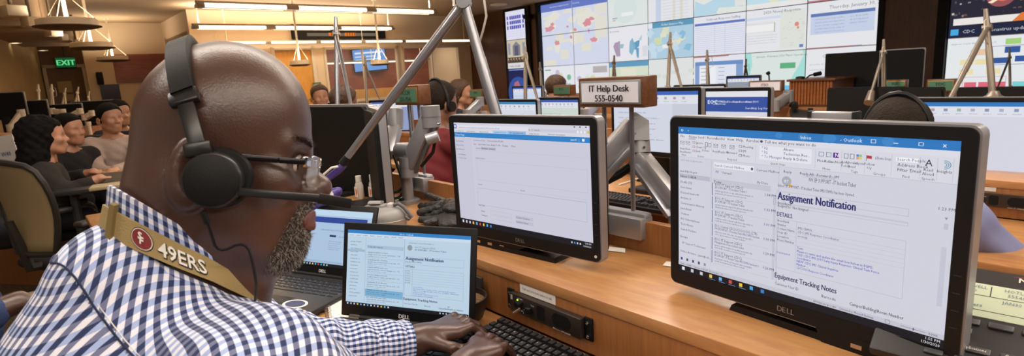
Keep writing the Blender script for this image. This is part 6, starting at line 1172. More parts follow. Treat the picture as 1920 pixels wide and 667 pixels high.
# laptop and papers held by the group
c = atz(232, 340, 0.78); t = thing('group_table', 'dark table in front of the seated man in the pale shirt', 'table', MW((c[0], c[1], 0), 0.3)); zt = 0.78; MB().rbox(-0.35, -0.2, zt - 0.03, 0.6, 0.6, zt, 0.006).build('top', M_DGREY, t); [MB().tube([(x, y, 0), (x, y, zt - 0.03)], 0.025, 8).build('leg', M_DGREY, t) for x in (-0.25, 0.5) for y in (-0.1, 0.5)]
pt = atz(215, 350, zt + 0.001); t = thing('notebook', 'pale notebook on the dark group table', 'notebook', MW(pt, 0.5)); MB().rbox(-0.12, -0.08, 0, 0.12, 0.08, 0.02, 0.003).build('cover', mat('notebook_tan', 'a89878', 0.7), t); MB().box(-0.11, -0.078, 0.004, 0.121, 0.078, 0.016).build('pages', M_PAPER, t)
# ================================================================ CHAIRS
M_MESH = mat('chair_mesh_tan', '9c8863', 0.85, bump=(300, 0.08)); M_CHAIRF = mat('chair_frame', '2a2622', 0.5); M_CHAIRB = mat('chair_black', '17161a', 0.75, bump=(300, 0.3))
def chair(lab, M, mesh=None, backh=0.62, seat_z=0.46):
    """local: sitter faces +y, back at -y"""
    t = thing('office_chair', lab, 'chair', M, 'office chairs'); mesh = mesh or M_MESH
    mb = MB(); n, m_ = 9, 9; V = []
    for j in range(m_):
        v = j / (m_ - 1); z = seat_z + 0.06 + v * backh; wd = 0.24 * (0.78 + 0.3 * math.sin(min(1, v * 1.25) * math.pi / 1.6)) * (1 - 0.45 * max(0, v - 0.8) ** 1.2 * 3)
        for i in range(n): u = i / (n - 1) * 2 - 1; V.append((u * wd, -0.24 - 0.07 * v - 0.05 * (1 - u * u) + 0.04 * math.sin(v * 3), z - (0.03 * u * u if j == m_ - 1 else 0)))
    mb.add(V, [(j * n + i, j * n + i + 1, (j + 1) * n + i + 1, (j + 1) * n + i) for j in range(m_ - 1) for i in range(n - 1)])
    b = mb.build('backrest', mesh, t, smooth=180); b.modifiers.new('thick', 'SOLIDIFY').thickness = 0.012
    edge = [V[j * n] for j in range(m_)] + [V[(m_ - 1) * n + i] for i in range(1, n)] + [V[j * n + n - 1] for j in range(m_ - 2, -1, -1)] + [V[i] for i in range(n - 2, -1, -1)]
    MB().tube(edge, 0.016, 8).build('back_frame', M_CHAIRF, t)
    MB().tube([(0, -0.1, seat_z - 0.04), (0, -0.28, seat_z - 0.02), (0, -0.33, seat_z + 0.25)], [0.03, 0.03, 0.022], 8).build('back_spine', M_CHAIRF, t)
    MB().rbox(-0.24, -0.24, seat_z - 0.06, 0.24, 0.25, seat_z, 0.03, 3).build('seat', M_CHAIRB, t)
    for s_ in (-1, 1):
        MB().tube([(s_ * 0.22, -0.05, seat_z - 0.04), (s_ * 0.29, -0.07, seat_z), (s_ * 0.29, -0.05, seat_z + 0.19)], 0.017, 8).build('arm_post', M_CHAIRF, t)
        MB().rbox(s_ * 0.29 - 0.045, -0.17, seat_z + 0.185, s_ * 0.29 + 0.045, 0.12, seat_z + 0.22, 0.016, 3).build('arm_pad', M_CHAIRF, t)
    MB().tube([(0, 0, 0.08), (0, 0, seat_z - 0.05)], 0.028, 10).build('gas_lift', M_CHAIRF, t)
    for k in range(5):
        an = k * 2 * math.pi / 5; q = (0.29 * math.cos(an), 0.29 * math.sin(an)); lg = MB().tube([(0, 0, 0.1), (q[0], q[1], 0.07)], [0.03, 0.018], 8).build('base_leg', M_CHAIRF, t); MB().lathe([(0.0, -0.02), (0.03, -0.02), (0.03, 0.02), (0.0, 0.02)], 12, M=Matrix.Translation((q[0], q[1], 0.03)) @ Matrix.Rotation(math.pi / 2, 4, 'X')).build('caster', M_BLACK, lg)
    return t
def floor_at(px, py, dep): p = atd(px, py, dep); return (p[0], p[1], 0)
# ================================================================ PEOPLE
def head_d(q, ear=True):
    """head in its own frame: x forward, y left, z up, origin between the ears"""
    p = np.column_stack([q[:, 0], np.abs(q[:, 1]), q[:, 2]])
    d = smin(s_ell(p, (0.0, 0, 0.062), (0.102, 0.079, 0.088)), s_ell(p, (0.036, 0, 0.055), (0.071, 0.065, 0.072)), 0.03)
    d = smin(d, s_ell(p, (0.042, 0, -0.018), (0.06, 0.062, 0.08)), 0.03)
    d = smin(d, s_cap(p, (0.0, 0.05, -0.045), (0.075, 0.018, -0.08), 0.022, 0.02), 0.03)
    d = smin(d, s_ell(p, (0.088, 0, -0.081), (0.022, 0.026, 0.02)), 0.025)
    d = smin(d, s_ell(p, (0.078, 0.04, -0.006), (0.024, 0.026, 0.022)), 0.025)
    d = smin(d, s_ell(p, (0.096, 0, -0.044), (0.022, 0.033, 0.028)), 0.02)
    d = smin(d, s_cap(p, (0.101, 0.008, 0.035), (0.086, 0.046, 0.037), 0.012, 0.009), 0.016)
    d = smax(d, -s_ell(p, (0.114, 0.034, 0.016), (0.022, 0.021, 0.0125)), 0.014)
    d = smin(d, s_ell(p, (0.084, 0.034, 0.016), (0.0145, 0.0165, 0.0135)), 0.003)          # closed-lid eyeball bulge
    d = smin(d, s_cap(p, (0.106, 0, 0.024), (0.122, 0, -0.008), 0.0085, 0.012), 0.012)
    d = smin(d, s_ell(p, (0.123, 0, -0.012), (0.0145, 0.0145, 0.0125)), 0.01)
    d = smin(d, s_ell(p, (0.112, 0.0155, -0.017), (0.0135, 0.0095, 0.0105)), 0.008)
    d = smax(d, -s_ell(p, (0.119, 0.009, -0.0285), (0.006, 0.0042, 0.004)), 0.003)
    d = smin(d, s_cap(p, (0.1155, 0, -0.0425), (0.104, 0.024, -0.047), 0.0078, 0.004), 0.004)
    d = smin(d, s_cap(p, (0.1155, 0, -0.0555), (0.104, 0.021, -0.051), 0.0088, 0.004), 0.004)
    if ear:
        e = s_ell(p, (-0.018, 0.084, 0.0), (0.027, 0.010, 0.037)); e = smax(e, -s_ell(p, (-0.012, 0.094, 0.0), (0.017, 0.009, 0.026)), 0.005)
        d = smin(d, e, 0.006)
    return d
def axes(fwd, up):
    f = nrm(fwd); u = _v(up) - (_v(up) @ f) * f; u = nrm(u); l = np.cross(u, f); return np.array([f, l, u])      # rows
def hand_prims(wrist, knuck, side, tips, thumb, r=0.0095, bend=0.022):
    """palm from wrist to the knuckle line; four fingers to tips; side = direction from the little finger to the index side"""
    w_, k = _v(wrist), _v(knuck); s = nrm(side); out = []
    def f(p):
        base = w_ + (k - w_) * 0.25
        d = union([s_cap(p, w_ + (k - w_) * 0.1, k + s * x, 0.021, 0.0135) for x in (-0.03, -0.01, 0.01, 0.03)], 0.016)
        d = smin(d, s_cap(p, w_ - (k - w_) * 0.25, base, 0.027, 0.024), 0.02)
        fs = []
        for i, t in enumerate(tips):
            t = _v(t); k0 = k + s * (0.033 - 0.022 * i); v = t - k0; L = np.linalg.norm(v); up = np.array([0, 0, 1.0])
            m1 = k0 + v * 0.42 + up * bend; m2 = k0 + v * 0.76 + up * bend * 0.75
            rr = r * (1.0, 1.04, 1.0, 0.88)[i]
            fs += [smin(smin(s_cap(p, k0, m1, rr * 1.12, rr), s_cap(p, m1, m2, rr, rr * 0.93), 0.004), s_cap(p, m2, t, rr * 0.93, rr * 0.82), 0.004)]
        ff = fs[0]
        for x in fs[1:]: ff = np.minimum(ff, x)
        th = _v(thumb); t0 = w_ + (k - w_) * 0.3 + s * 0.026; tm = t0 + (th - t0) * 0.55 + s * 0.012
        ff = np.minimum(ff, smin(s_cap(p, t0, tm, 0.0145, 0.0115), s_cap(p, tm, th, 0.0115, 0.0095), 0.006))
        return smin(d, ff, 0.009)
    return f
def skin(name, c, rough=0.45, bump=0.12): return mat(name, c, rough, bump=(420, bump, 4), var=(18, 0.18), spec=0.6, coat=0.22)
M_SKIN_D = skin('skin_deep', '4b3229', 0.34, 0.10); M_SKIN_L = skin('skin_light', 'b98467', 0.5, 0.05); M_SKIN_M = skin('skin_mid', '7d5540', 0.5, 0.05)
M_HAIRB = mat('hair_black', '0d0a09', 0.8, spec=0.2, bump=(160, 0.6, 6)); M_HAIRBR = mat('hair_brown', '4a301d', 0.5, bump=(120, 0.7, 6), var=(60, 0.4)); M_HAIRD = mat('hair_dark_brown', '21170f', 0.75, spec=0.25, bump=(160, 0.6, 6))
def headset(t, H, A, m=M_BLACK, cup=0.033):
    for s in (-1, 1):
        c = H + A[1] * s * 0.09; MB().tube([c, c + A[1] * s * 0.022], [cup, cup * 0.9], 18).build('ear_cup', m, t, world=True)
    MB().tube([H + A[1] * 0.098 * math.cos(q) + A[2] * (0.0 + 0.165 * math.sin(q)) - A[0] * 0.02 for q in np.linspace(0, math.pi, 15)], 0.009, 8).build('headband', m, t, world=True)
def seated(lab, H, yaw, shirt, skin_m, hair=None, hairm=None, lean=0.12, head_yaw=0.0, hands=None, res=0.011, pants=None, phones=False, look=0.0, legs=True, collar=False, elbow_out=0.06, half=None):
    """person sitting; H = head centre (between the ears), yaw = direction the body faces (world, radians from +x)"""
    H = _v(H); f = np.array([math.cos(yaw), math.sin(yaw), 0]); l = np.array([-f[1], f[0], 0]); hy = yaw + head_yaw
    A = axes((math.cos(hy), math.sin(hy), look), ZV)
    nb = H - ZV * 0.155 - f * 0.03; pel = np.array([nb[0], nb[1], 0]) - f * (lean + 0.1) + ZV * 0.56
    sh = {s: nb + l * s * 0.175 - ZV * 0.055 for s in (-1, 1)}; el, wr, hd = {}, {}, {}
    for s in (-1, 1):
        tgt = (hands or {}).get(s)
        hd[s] = _v(tgt) if tgt is not None else nb + f * 0.42 + l * s * 0.12 - ZV * (nb[2] - 0.76)
        mid = (sh[s] + hd[s]) / 2; el[s] = mid + l * s * elbow_out - ZV * 0.09 - f * 0.05; wr[s] = el[s] + (hd[s] - el[s]) * 0.78
    t = thing('person', lab, 'person', MW((pel[0], pel[1], 0), yaw))
    hipz = pel; knee = {s: hipz + l * s * 0.12 + f * 0.43 - ZV * 0.02 for s in (-1, 1)}; ank = {s: np.array([knee[s][0], knee[s][1], 0.1]) + f * 0.02 for s in (-1, 1)}
    def body(p):
        ds = [head_d((p - H) @ A.T) if near(p, H, 0.3) else s_ell(p, H, (0.1, 0.1, 0.1)), s_cap(p, H - A[2] * 0.05 - A[0] * 0.025, nb, 0.056, 0.062), s_cap(p, nb, pel + ZV * 0.2, 0.06, 0.1)]
        for s in (-1, 1):
            ds += [s_cap(p, nb, sh[s], 0.05, 0.045), s_cap(p, sh[s], el[s], 0.042, 0.036), s_cap(p, el[s], wr[s], 0.036, 0.026)]
        d = union(ds, 0.025)
        for s in (-1, 1): d = smin(d, s_cap(p, wr[s], hd[s], 0.026, 0.03), 0.02)
        for s in (-1, 1):
            dv = nrm(hd[s] - wr[s])
            if not near(p, hd[s], 0.22): continue
            for k in range(4): b_ = hd[s] + l * (k - 1.5) * 0.019; d = smin(d, s_cap(p, b_, b_ + dv * 0.06 - ZV * 0.02, 0.009, 0.008), 0.006)
            d = smin(d, s_cap(p, wr[s], hd[s] - l * s * 0.045 + dv * 0.02, 0.013, 0.01), 0.01)
        return d
    P = np.array([H, nb, pel, *sh.values(), *el.values(), *hd.values()]); organic('body', body, P.min(0) - 0.17, P.max(0) + 0.17, res, skin_m, t)
    tor = [nb, pel]
    def cloth(p):
        ds = [s_ell(p, nb - ZV * 0.2 - f * (lean * 0.3), (0.17, 0.17, 0.24)), s_cap(p, nb - ZV * 0.1, pel, 0.12, 0.165), s_cap(p, nb - ZV * 0.06 + l * 0.02, sh[1], 0.07, 0.072), s_cap(p, nb - ZV * 0.06 - l * 0.02, sh[-1], 0.07, 0.072)]
        for s in (-1, 1): ds += [s_cap(p, sh[s], el[s], 0.07, 0.054), s_cap(p, el[s], el[s] + (wr[s] - el[s]) * 0.9, 0.054, 0.042)]
        d = union(ds, 0.04); d = d + 0.004 * np.sin(p[:, 2] * 70 + p[:, 0] * 40) * np.sin(p[:, 1] * 55)
        return smax(d, -s_cap(p, nb + ZV * 0.0 + f * 0.01, H, 0.062, 0.075), 0.01)
    organic('shirt', cloth, P.min(0) - 0.2, P.max(0) + 0.14, res, shirt, t)
    if half: organic('shirt_panel', lambda p: np.maximum(cloth(p) - 0.006, 0.03 - (p - nb) @ (l * half[1])), P.min(0) - 0.2, P.max(0) + 0.14, res, half[0], t)
    if collar:
        MB().tube([nb + ZV * 0.012 + 0.068 * (math.cos(q) * f + math.sin(q) * l) - ZV * 0.03 * math.cos(q) for q in np.linspace(0.25, 6.03, 14)], 0.014, 8).build('collar', shirt, t, world=True)
    if legs:
        pm = pants or mat('trousers_dark', '23222a', 0.8)
        Q = np.array([pel, *knee.values(), *ank.values()])
        organic('trousers', lambda p: union([s_cap(p, pel + l * s * 0.08, knee[s], 0.1, 0.07) for s in (-1, 1)] + [s_cap(p, knee[s], ank[s], 0.068, 0.05) for s in (-1, 1)] + [s_ell(p, pel, (0.15, 0.18, 0.13))], 0.03), Q.min(0) - 0.2, Q.max(0) + 0.2, 0.016, pm, t)
        for s in (-1, 1): MB().rbox(-0.05, -0.04, 0, 0.2, 0.04, 0.09, 0.03, 3, M=MW((ank[s][0], ank[s][1], 0), yaw)).build('shoe', M_BLACK, t, world=True)
    if hair:
        hairm = hairm or M_HAIRB
        def hs(p):
            q = (p - H) @ A.T
            sc = head_d(q, False) - 0.008
            hl = np.interp(q[:, 0], [-0.1, -0.05, 0.0, 0.03, 0.07, 0.11], [-0.05, -0.045, 0.015, 0.035, 0.078, 0.1])          # hair line
            d = smax(sc, hl - q[:, 2], 0.006)
            n_ = 0.003 * np.sin(q[:, 0] * 160 + q[:, 1] * 90) * np.sin(q[:, 2] * 150 + q[:, 1] * 130)
            if hair == 'long':
                lg = union([s_ell(q, (-0.03, 0, 0.045), (0.1, 0.098, 0.105)), s_cap(q, (-0.06, 0.05, 0.0), (-0.06, 0.065, -0.17), 0.055, 0.035), s_cap(q, (-0.06, -0.05, 0.0), (-0.06, -0.065, -0.17), 0.055, 0.035), s_cap(q, (-0.08, 0, 0.02), (-0.085, 0, -0.19), 0.055, 0.04)], 0.04)
                d = smin(d, smax(lg, q[:, 0] - 0.045, 0.02), 0.02)
            elif hair == 'curly':
                n_ = 0.012 * np.sin(q[:, 0] * 95 + q[:, 1] * 30) * np.sin(q[:, 2] * 90 + q[:, 1] * 60) * np.sin(q[:, 1] * 100)
                lg = union([s_ell(q, (-0.03, 0, 0.05), (0.115, 0.115, 0.12)), s_ell(q, (-0.06, 0.05, -0.09), (0.075, 0.08, 0.12)), s_ell(q, (-0.06, -0.05, -0.09), (0.075, 0.08, 0.12)), s_ell(q, (-0.09, 0, -0.15), (0.07, 0.1, 0.1))], 0.05)
                d = smin(d, smax(lg, q[:, 0] - 0.05, 0.02), 0.02)
            return d + n_
        ex = 0.34 if hair in ('long', 'curly') else 0.17
        organic('hair', hs, H - [0.2, 0.2, ex], H + [0.2, 0.2, 0.2], min(res, 0.008), hairm, t)
    if phones: headset(t, H, A)
    return t, A
deg = math.radians
M_SHIRT_W = mat('shirt_pale_pink', 'b3a096', 0.85, bump=(60, 0.25, 4), ); M_CARD = mat('cardigan_dark', '2b2622', 0.95, bump=(260, 0.5, 4)); M_BEIGE = mat('jacket_beige', 'a8967c', 0.85); M_RED = mat('jacket_red', '6e1f26', 0.8); M_BLUE = mat('shirt_lilac_blue', '8088b4', 0.85, bump=(500, 0.25)); M_DENIM = mat('denim', '2a3c66', 0.85, bump=(400, 0.3)); M_NAVY = mat('blouse_navy', '1d1c2c', 0.85)
# group in the far corner
seated('man in a pale buttoned shirt leaning forward with rolled sleeves', atd(206, 226, 4.9), deg(-58), M_SHIRT_W, M_SKIN_L, 'short', M_HAIRB, 0.22, head_yaw=deg(30), hands={1: atd(206, 322, 4.45), -1: atd(228, 326, 4.5)}, res=0.009, collar=True)
seated('person in profile with black tied-back hair between the cardigan and the pale shirt', atd(128, 248, 4.55), deg(-10), mat('top_black', '1c1a1c', 0.9), M_SKIN_L, 'short', M_HAIRB, 0.15, head_yaw=deg(4), hands={1: atd(170, 335, 4.5), -1: atd(175, 322, 4.3)}, res=0.009)
seated('person with curly dark hair in a charcoal cardigan seen from behind', atd(82, 262, 3.75), deg(38), M_CARD, M_SKIN_L, 'curly', M_HAIRB, 0.16, head_yaw=deg(5), hands={1: atd(160, 350, 4.0), -1: atd(188, 334, 3.7)}, res=0.009)
seated('dark-haired person mostly hidden behind the man in the pale shirt', atd(224, 216, 5.6), deg(-40), M_NAVY, M_SKIN_L, 'long', M_HAIRB, 0.1, head_yaw=deg(10), res=0.012)
# row people
seated('person with a headset and a beige and dark red jacket at the next place', atd(824, 200, 3.35), deg(40.4), M_BEIGE, M_SKIN_M, 'short', M_HAIRD, 0.12, head_yaw=deg(10), phones=True, res=0.010, half=(M_RED, -1))
seated('woman with long brown hair looking at the second row monitors', atd(862, 178, 5.6), deg(10), M_NAVY, M_SKIN_L, 'long', M_HAIRBR, 0.1, head_yaw=deg(-10), res=0.011)
seated('round brown-haired head behind the small green name plate', atd(1042, 172, 5.2), deg(40.4), M_NAVY, M_SKIN_L, 'short', M_HAIRBR, 0.1, res=0.012)
seated('person with short dark hair and a thin headset in a lilac blue shirt', atd(1682, 272, 1.80), deg(40.4), M_BLUE, M_SKIN_L, 'short', M_HAIRD, 0.2, phones=True, res=0.008, hands={-1: atd(1960, 470, 1.9)})
seated('dark-haired head behind the tall lamp over the black monitor backs', atd(644, 198, 4.2), deg(60), M_NAVY, M_SKIN_M, 'short', M_HAIRBR, 0.1, res=0.012)
seated('pale face just past the bald man\'s forehead', atd(600, 186, 5.8), deg(-60), M_CARD, M_SKIN_L, 'short', M_HAIRBR, 0.1, res=0.012)
# someone cropped by the picture edge: sleeve, hand and jeans show
seated('person in denim cropped by the picture edge, only sleeve and hand in view', atd(-170, 330, 1.35), deg(20), M_DENIM, M_SKIN_D, 'short', M_HAIRB, 0.12, hands={-1: atd(34, 566, 1.42), 1: atd(-60, 560, 1.7)}, res=0.011, pants=M_DENIM)
# beige front of the red jacket
# chairs
chair('tan mesh office chair with its back to us beside the charcoal cardigan', MW(floor_at(146, 400, 3.3), deg(-24)), M_MESH, 0.52)
chair('black office chair under the person in the charcoal cardigan', MW(floor_at(110, 330, 3.9), deg(-50)), M_CHAIRB, 0.36)
chair('black office chair behind the person in profile', MW(floor_at(112, 330, 4.75), deg(-95)), M_CHAIRB, 0.36)
chair('black office chair under the man in the pale shirt', MW(floor_at(170, 320, 5.15), deg(-148)), M_CHAIRB, 0.45)
chair('dark office chair of the person cropped by the picture edge', MW(floor_at(-190, 420, 1.2), deg(-70)), M_CHAIRB, 0.40)
# ================================================================ THE MAN AT THE HELP DESK
man = thing('person', 'bald bearded man with headset and glasses in a navy gingham shirt, typing', 'person', MW((-0.55, 0.42, 0)))
HSC = 1.0
def cam2w(v): return RW @ _v(v)
hth = deg(16)
A = axes(cam2w((math.cos(hth), 0.06, math.sin(hth))), cam2w((0, -1, 0)))       # rows: forward, left, up
HEAD = atd(420, 326, 0.668); HSC = np.array([0.84, 1.0, 1.04])
def hw(x, y, z): return HEAD + A[0] * x * HSC[0] + A[1] * y + A[2] * z * HSC[2]   # head frame -> world
def hq(p): return ((p - HEAD).dot(A.T)) / HSC
tf = nrm([0.72, 0.69, 0]); tr = np.array([tf[1], -tf[0], 0])                   # torso forward and right
NB = hw(-0.045, 0, -0.145)
PEL = np.array([NB[0], NB[1], 0.56]) - tf * 0.24; SPN = nrm(PEL - NB); BKN = np.cross(SPN, tr); BKN = BKN if BKN[2] > 0 else -BKN      # spine and outward back normal
SR = NB + tr * 0.19 + SPN * 0.07 + tf * 0.04; SL = NB - tr * 0.17 + SPN * 0.06 + tf * 0.03
WLh = atz(775, 640, 0.80); KLh = atz(850, 612, 0.806)
WRh = atz(868, 690, 0.79); KRh = atz(912, 650, 0.806)
ELB_L = atz(560, 668, 0.835); ELB_R = np.array([-0.19, 0.70, 0.80])
sideL = nrm(np.cross(KLh - WLh, ZV)) ; sideR = -nrm(np.cross(KRh - WRh, ZV))
def al(x, y, z=0.772): return atz(x, y, z)
def tips_for(W_, K_, side, aim, ln=(0.070, 0.080, 0.074, 0.058)):
    f = nrm((aim - K_) * [1, 1, 0]); out = []
    for i, L_ in enumerate(ln):
        k0 = K_ + side * (0.033 - 0.022 * i); q = k0 + (f + side * (0.10 - 0.08 * i)) * L_ * 0.86; out.append(np.array([q[0], q[1], 0.771 + 0.003 * (i % 2)]))
    return out
handL = hand_prims(WLh, KLh, sideL, tips_for(WLh, KLh, sideL, al(902, 622)), al(872, 654, 0.782), bend=0.020)
handR = hand_prims(WRh, KRh, sideR, tips_for(WRh, KRh, sideR, al(962, 632)), al(922, 632, 0.782), bend=0.016)
def man_skin(p):
    q = hq(p); d = head_d(q) if near(p, HEAD, 0.3) else s_ell(p, HEAD, (0.1, 0.1, 0.1))
    d = smin(d, s_ell(q, (-0.012, 0, 0.056), (0.103, 0.076, 0.082)), 0.01)
    d = smin(d, s_ell(q, (0.130, 0, -0.009), (0.0165, 0.0165, 0.0135)), 0.01); d = smin(d, s_ell(np.column_stack([q[:, 0], np.abs(q[:, 1]), q[:, 2]]), (0.117, 0.018, -0.015), (0.014, 0.0105, 0.0115)), 0.007)
    d = smin(d, s_ell(q, (-0.052, 0, -0.015), (0.066, 0.064, 0.07)), 0.03)                 # heavy nape
    d = smin(d, s_cap(p, hw(-0.03, 0, -0.04), NB, 0.063, 0.068), 0.035)
    d = smin(d, s_cap(p, hw(0.03, 0, -0.075), NB + tf * 0.05 - ZV * 0.01, 0.035, 0.05), 0.04)              # throat
    t_ = union([s_cap(p, NB, PEL + ZV * 0.15, 0.07, 0.12), s_cap(p, NB - ZV * 0.04, SR, 0.06, 0.055), s_cap(p, NB - ZV * 0.04, SL, 0.06, 0.055), s_cap(p, SR, ELB_R, 0.05, 0.042), s_cap(p, SL, ELB_L, 0.05, 0.042), s_cap(p, ELB_R, WRh, 0.042, 0.028), s_cap(p, ELB_L, WLh, 0.042, 0.028)], 0.04)
    d = smin(d, t_, 0.03)
    for c_, h_ in ((KLh, handL), (KRh, handR)):
        if near(p, c_, 0.25): d = smin(d, h_(p), 0.012)
    return d
_pts = np.array([HEAD, NB, PEL, SR, SL, ELB_R, ELB_L, WLh, KLh, KRh, WRh])
organic('body', man_skin, _pts.min(0) - 0.17, _pts.max(0) + 0.17, 0.0034, M_SKIN_D, man, smooth=1)
# ---- gingham
def gingham(name, per=0.0108):
    m = bpy.data.materials.new(name); m.use_nodes = True; nt = m.node_tree; b = nt.nodes['Principled BSDF']; N = nt.nodes.new; Lk = nt.links.new
    uv = N('ShaderNodeTexCoord'); sp = N('ShaderNodeSeparateXYZ'); Lk(uv.outputs['UV'], sp.inputs[0])
    def stripe(o):
        a = N('ShaderNodeMath'); a.operation = 'DIVIDE'; Lk(o, a.inputs[0]); a.inputs[1].default_value = per
        f = N('ShaderNodeMath'); f.operation = 'FRACT'; Lk(a.outputs[0], f.inputs[0]); g_ = N('ShaderNodeMath'); g_.operation = 'GREATER_THAN'; Lk(f.outputs[0], g_.inputs[0]); g_.inputs[1].default_value = 0.5; return g_.outputs[0]
    sa, sb = stripe(sp.outputs[0]), stripe(sp.outputs[1])
    def mx(fac, c1, c2):
        x = N('ShaderNodeMix'); x.data_type = 'RGBA'; Lk(fac, x.inputs[0])
        for c, i in ((c1, 6), (c2, 7)):
            if isinstance(c, str): x.inputs[i].default_value = (*lin(c), 1)
            else: Lk(c, x.inputs[i])
        return x.outputs[2]
    lo = mx(sb, 'dfe0ee', '9db0de'); hi = mx(sb, '6b7194', '1c2c58'); Lk(mx(sa, lo, hi), b.inputs['Base Color'])
    b.inputs['Roughness'].default_value = 0.85; b.inputs['Sheen Weight'].default_value = 0.1
    n = N('ShaderNodeTexNoise'); n.inputs['Scale'].default_value = 26; n.inputs['Detail'].default_value = 4; Lk(uv.outputs['Object'], n.inputs['Vector']); bp = N('ShaderNodeBump'); bp.inputs['Strength'].default_value = 0.35; bp.inputs['Distance'].default_value = 0.012; Lk(n.outputs['Fac'], bp.inputs['Height']); Lk(bp.outputs[0], b.inputs['Normal'])
    return m
M_GING = gingham('gingham_cotton')
CUFL = WLh + (ELB_L - WLh) * 0.06; CUFR = WRh + (ELB_R - WRh) * 0.30
def sleeve(p, S_, E_, W_, s):
    d = smin(s_cap(p, S_, E_, 0.082, 0.064), s_cap(p, E_, W_, 0.064, 0.046), 0.05); v = nrm(W_ - E_); x = (p - E_) @ v
    wr_ = 0.005 * np.sin(x * 95 + 9 * (p @ tr) * 3) * np.clip((0.22 - x) / 0.2, 0, 1); v2 = nrm(E_ - S_); y = (p - S_) @ v2
    wr_ += 0.004 * np.sin(y * 80 + (p @ tf) * 40) * np.clip(y / 0.1, 0, 1)
    return d + wr_
def torso_d(p):
    T = np.column_stack([SPN, tr, BKN])
    ds = [s_ell(p, NB + SPN * 0.16 + BKN * 0.03, (0.18, 0.18, 0.115), T), s_cap(p, NB + SPN * 0.16, PEL, 0.125, 0.185), s_cap(p, NB + SPN * 0.035 - BKN * 0.01 + tr * 0.03, SR, 0.066, 0.084), s_cap(p, NB + SPN * 0.035 - BKN * 0.01 - tr * 0.03, SL, 0.066, 0.084), s_cap(p, NB + SPN * 0.12 + tf * 0.06 + tr * 0.05, NB - ZV * 0.3 + tf * 0.06, 0.085, 0.12)]
    ds += [s_cap(p, NB - tf * 0.045 + ZV * 0.035, NB + SPN * 0.12 + BKN * 0.03, 0.072, 0.11)]
    return union(ds, 0.06)
SLV_L = lambda p: sleeve(p, SL, ELB_L, CUFL, 1); SLV_R = lambda p: sleeve(p, SR, ELB_R, CUFR, -1)
def shirt_d(p):
    d = union([torso_d(p), SLV_L(p), SLV_R(p)], 0.045)
    q = p - NB; a_ = q @ tr; b_ = q @ tf
    # drag folds running from the collar towards the arm hole
    fold = 0.0035 * np.sin(60 * (a_ * 0.55 - b_ * 0.8 + q[:, 2] * 0.5)) * np.clip((b_ + 0.02) / 0.08, 0, 1) * np.clip((a_ - 0.03) / 0.05, 0, 1)
    d = d + fold
    d = smax(d, -s_cap(p, NB + tf * 0.016 + ZV * 0.012, hw(-0.02, 0, 0.03), 0.078, 0.085), 0.006)
    for E_, W_ in ((ELB_L, CUFL), (ELB_R, CUFR)):
        v = nrm(W_ - E_); x = (p - W_) @ v; near_ = np.linalg.norm(p - W_, axis=1) < 0.12
        d = np.where(near_, np.maximum(d, x), d)
    return d
V, Q = surf(shirt_d, _pts.min(0) - 0.22, _pts.max(0) + 0.12, 0.0052, 1)
cen = V[Q].mean(axis=1); dt, dl, dr = torso_d(cen), SLV_L(cen), SLV_R(cen); qn = cen - NB
nrmf = np.cross(V[Q[:, 2]] - V[Q[:, 0]], V[Q[:, 3]] - V[Q[:, 1]]); nrmf /= np.linalg.norm(nrmf, axis=1)[:, None] + 1e-12
kind = np.where((dl < dt - 0.004) & (dl < dr), 1, np.where(dr < dt - 0.004, 2, 0))
YS = 0.062                                                                  # yoke seam below the collar line on the back
isback = (kind == 0) & (qn @ tf < -0.106 + 0.28 * np.abs(qn @ tr))
kind = np.where(isback, 3, kind)
uvs = np.zeros((len(Q), 4, 2)); P4 = V[Q] - NB
def arm_uv(P, E_, S_, W_):
    out = np.zeros(P.shape[:2] + (2,)); ax1 = nrm(W_ - E_); ax0 = nrm(E_ - S_)
    q = P + NB; x1 = (q - E_) @ ax1; x0 = (q - S_) @ ax0; L0 = np.linalg.norm(E_ - S_)
    use = ((q.mean(axis=1) - E_) @ ax1 > 0)[:, None]
    for i, (o, ax, x, off) in enumerate(((S_, ax0, x0, 0), (E_, ax1, x1, L0))):
        s1 = nrm(np.cross(ax, ZV)); s2 = np.cross(s1, ax); r = q - o; th = np.arctan2(r @ s2, r @ s1); th0 = th[:, :1]; th = th0 + (th - th0 + math.pi) % (2 * math.pi) - math.pi
        u_ = np.stack([th * 0.055, x + off], axis=-1); m_ = use if i else ~use; out = np.where(m_[..., None], u_, out)
    return out
yk = np.stack([P4 @ tf - 0.5 * P4[..., 2], P4 @ tr], axis=-1); ang = deg(0); uvs[:] = yk
bk = np.stack([P4 @ tr, P4[..., 2] * 0.9 - 0.3 * (P4 @ tf)], axis=-1); uvs[kind == 3] = bk[kind == 3]
fu = np.stack([P4[..., 2] * 0.9 - 0.35 * (P4 @ tf), P4 @ tr * 0.7 + 0.6 * (P4 @ tf)], axis=-1)
sel = (kind == 0) & (qn @ tf > 0.06); 
if (kind == 1).any(): uvs[kind == 1] = arm_uv(P4[kind == 1], ELB_L, SL, CUFL)
far_r = (kind == 2) & ((cen - SR) @ nrm(ELB_R - SR) > 0.10)
if far_r.any(): uvs[far_r] = arm_uv(P4[far_r], ELB_R, SR, CUFR)
mb = MB(); mb.add(V, Q.tolist()); shirt = mb.build('shirt', M_GING, man, world=True, smooth=180, uv=uvs.reshape(-1, 2))
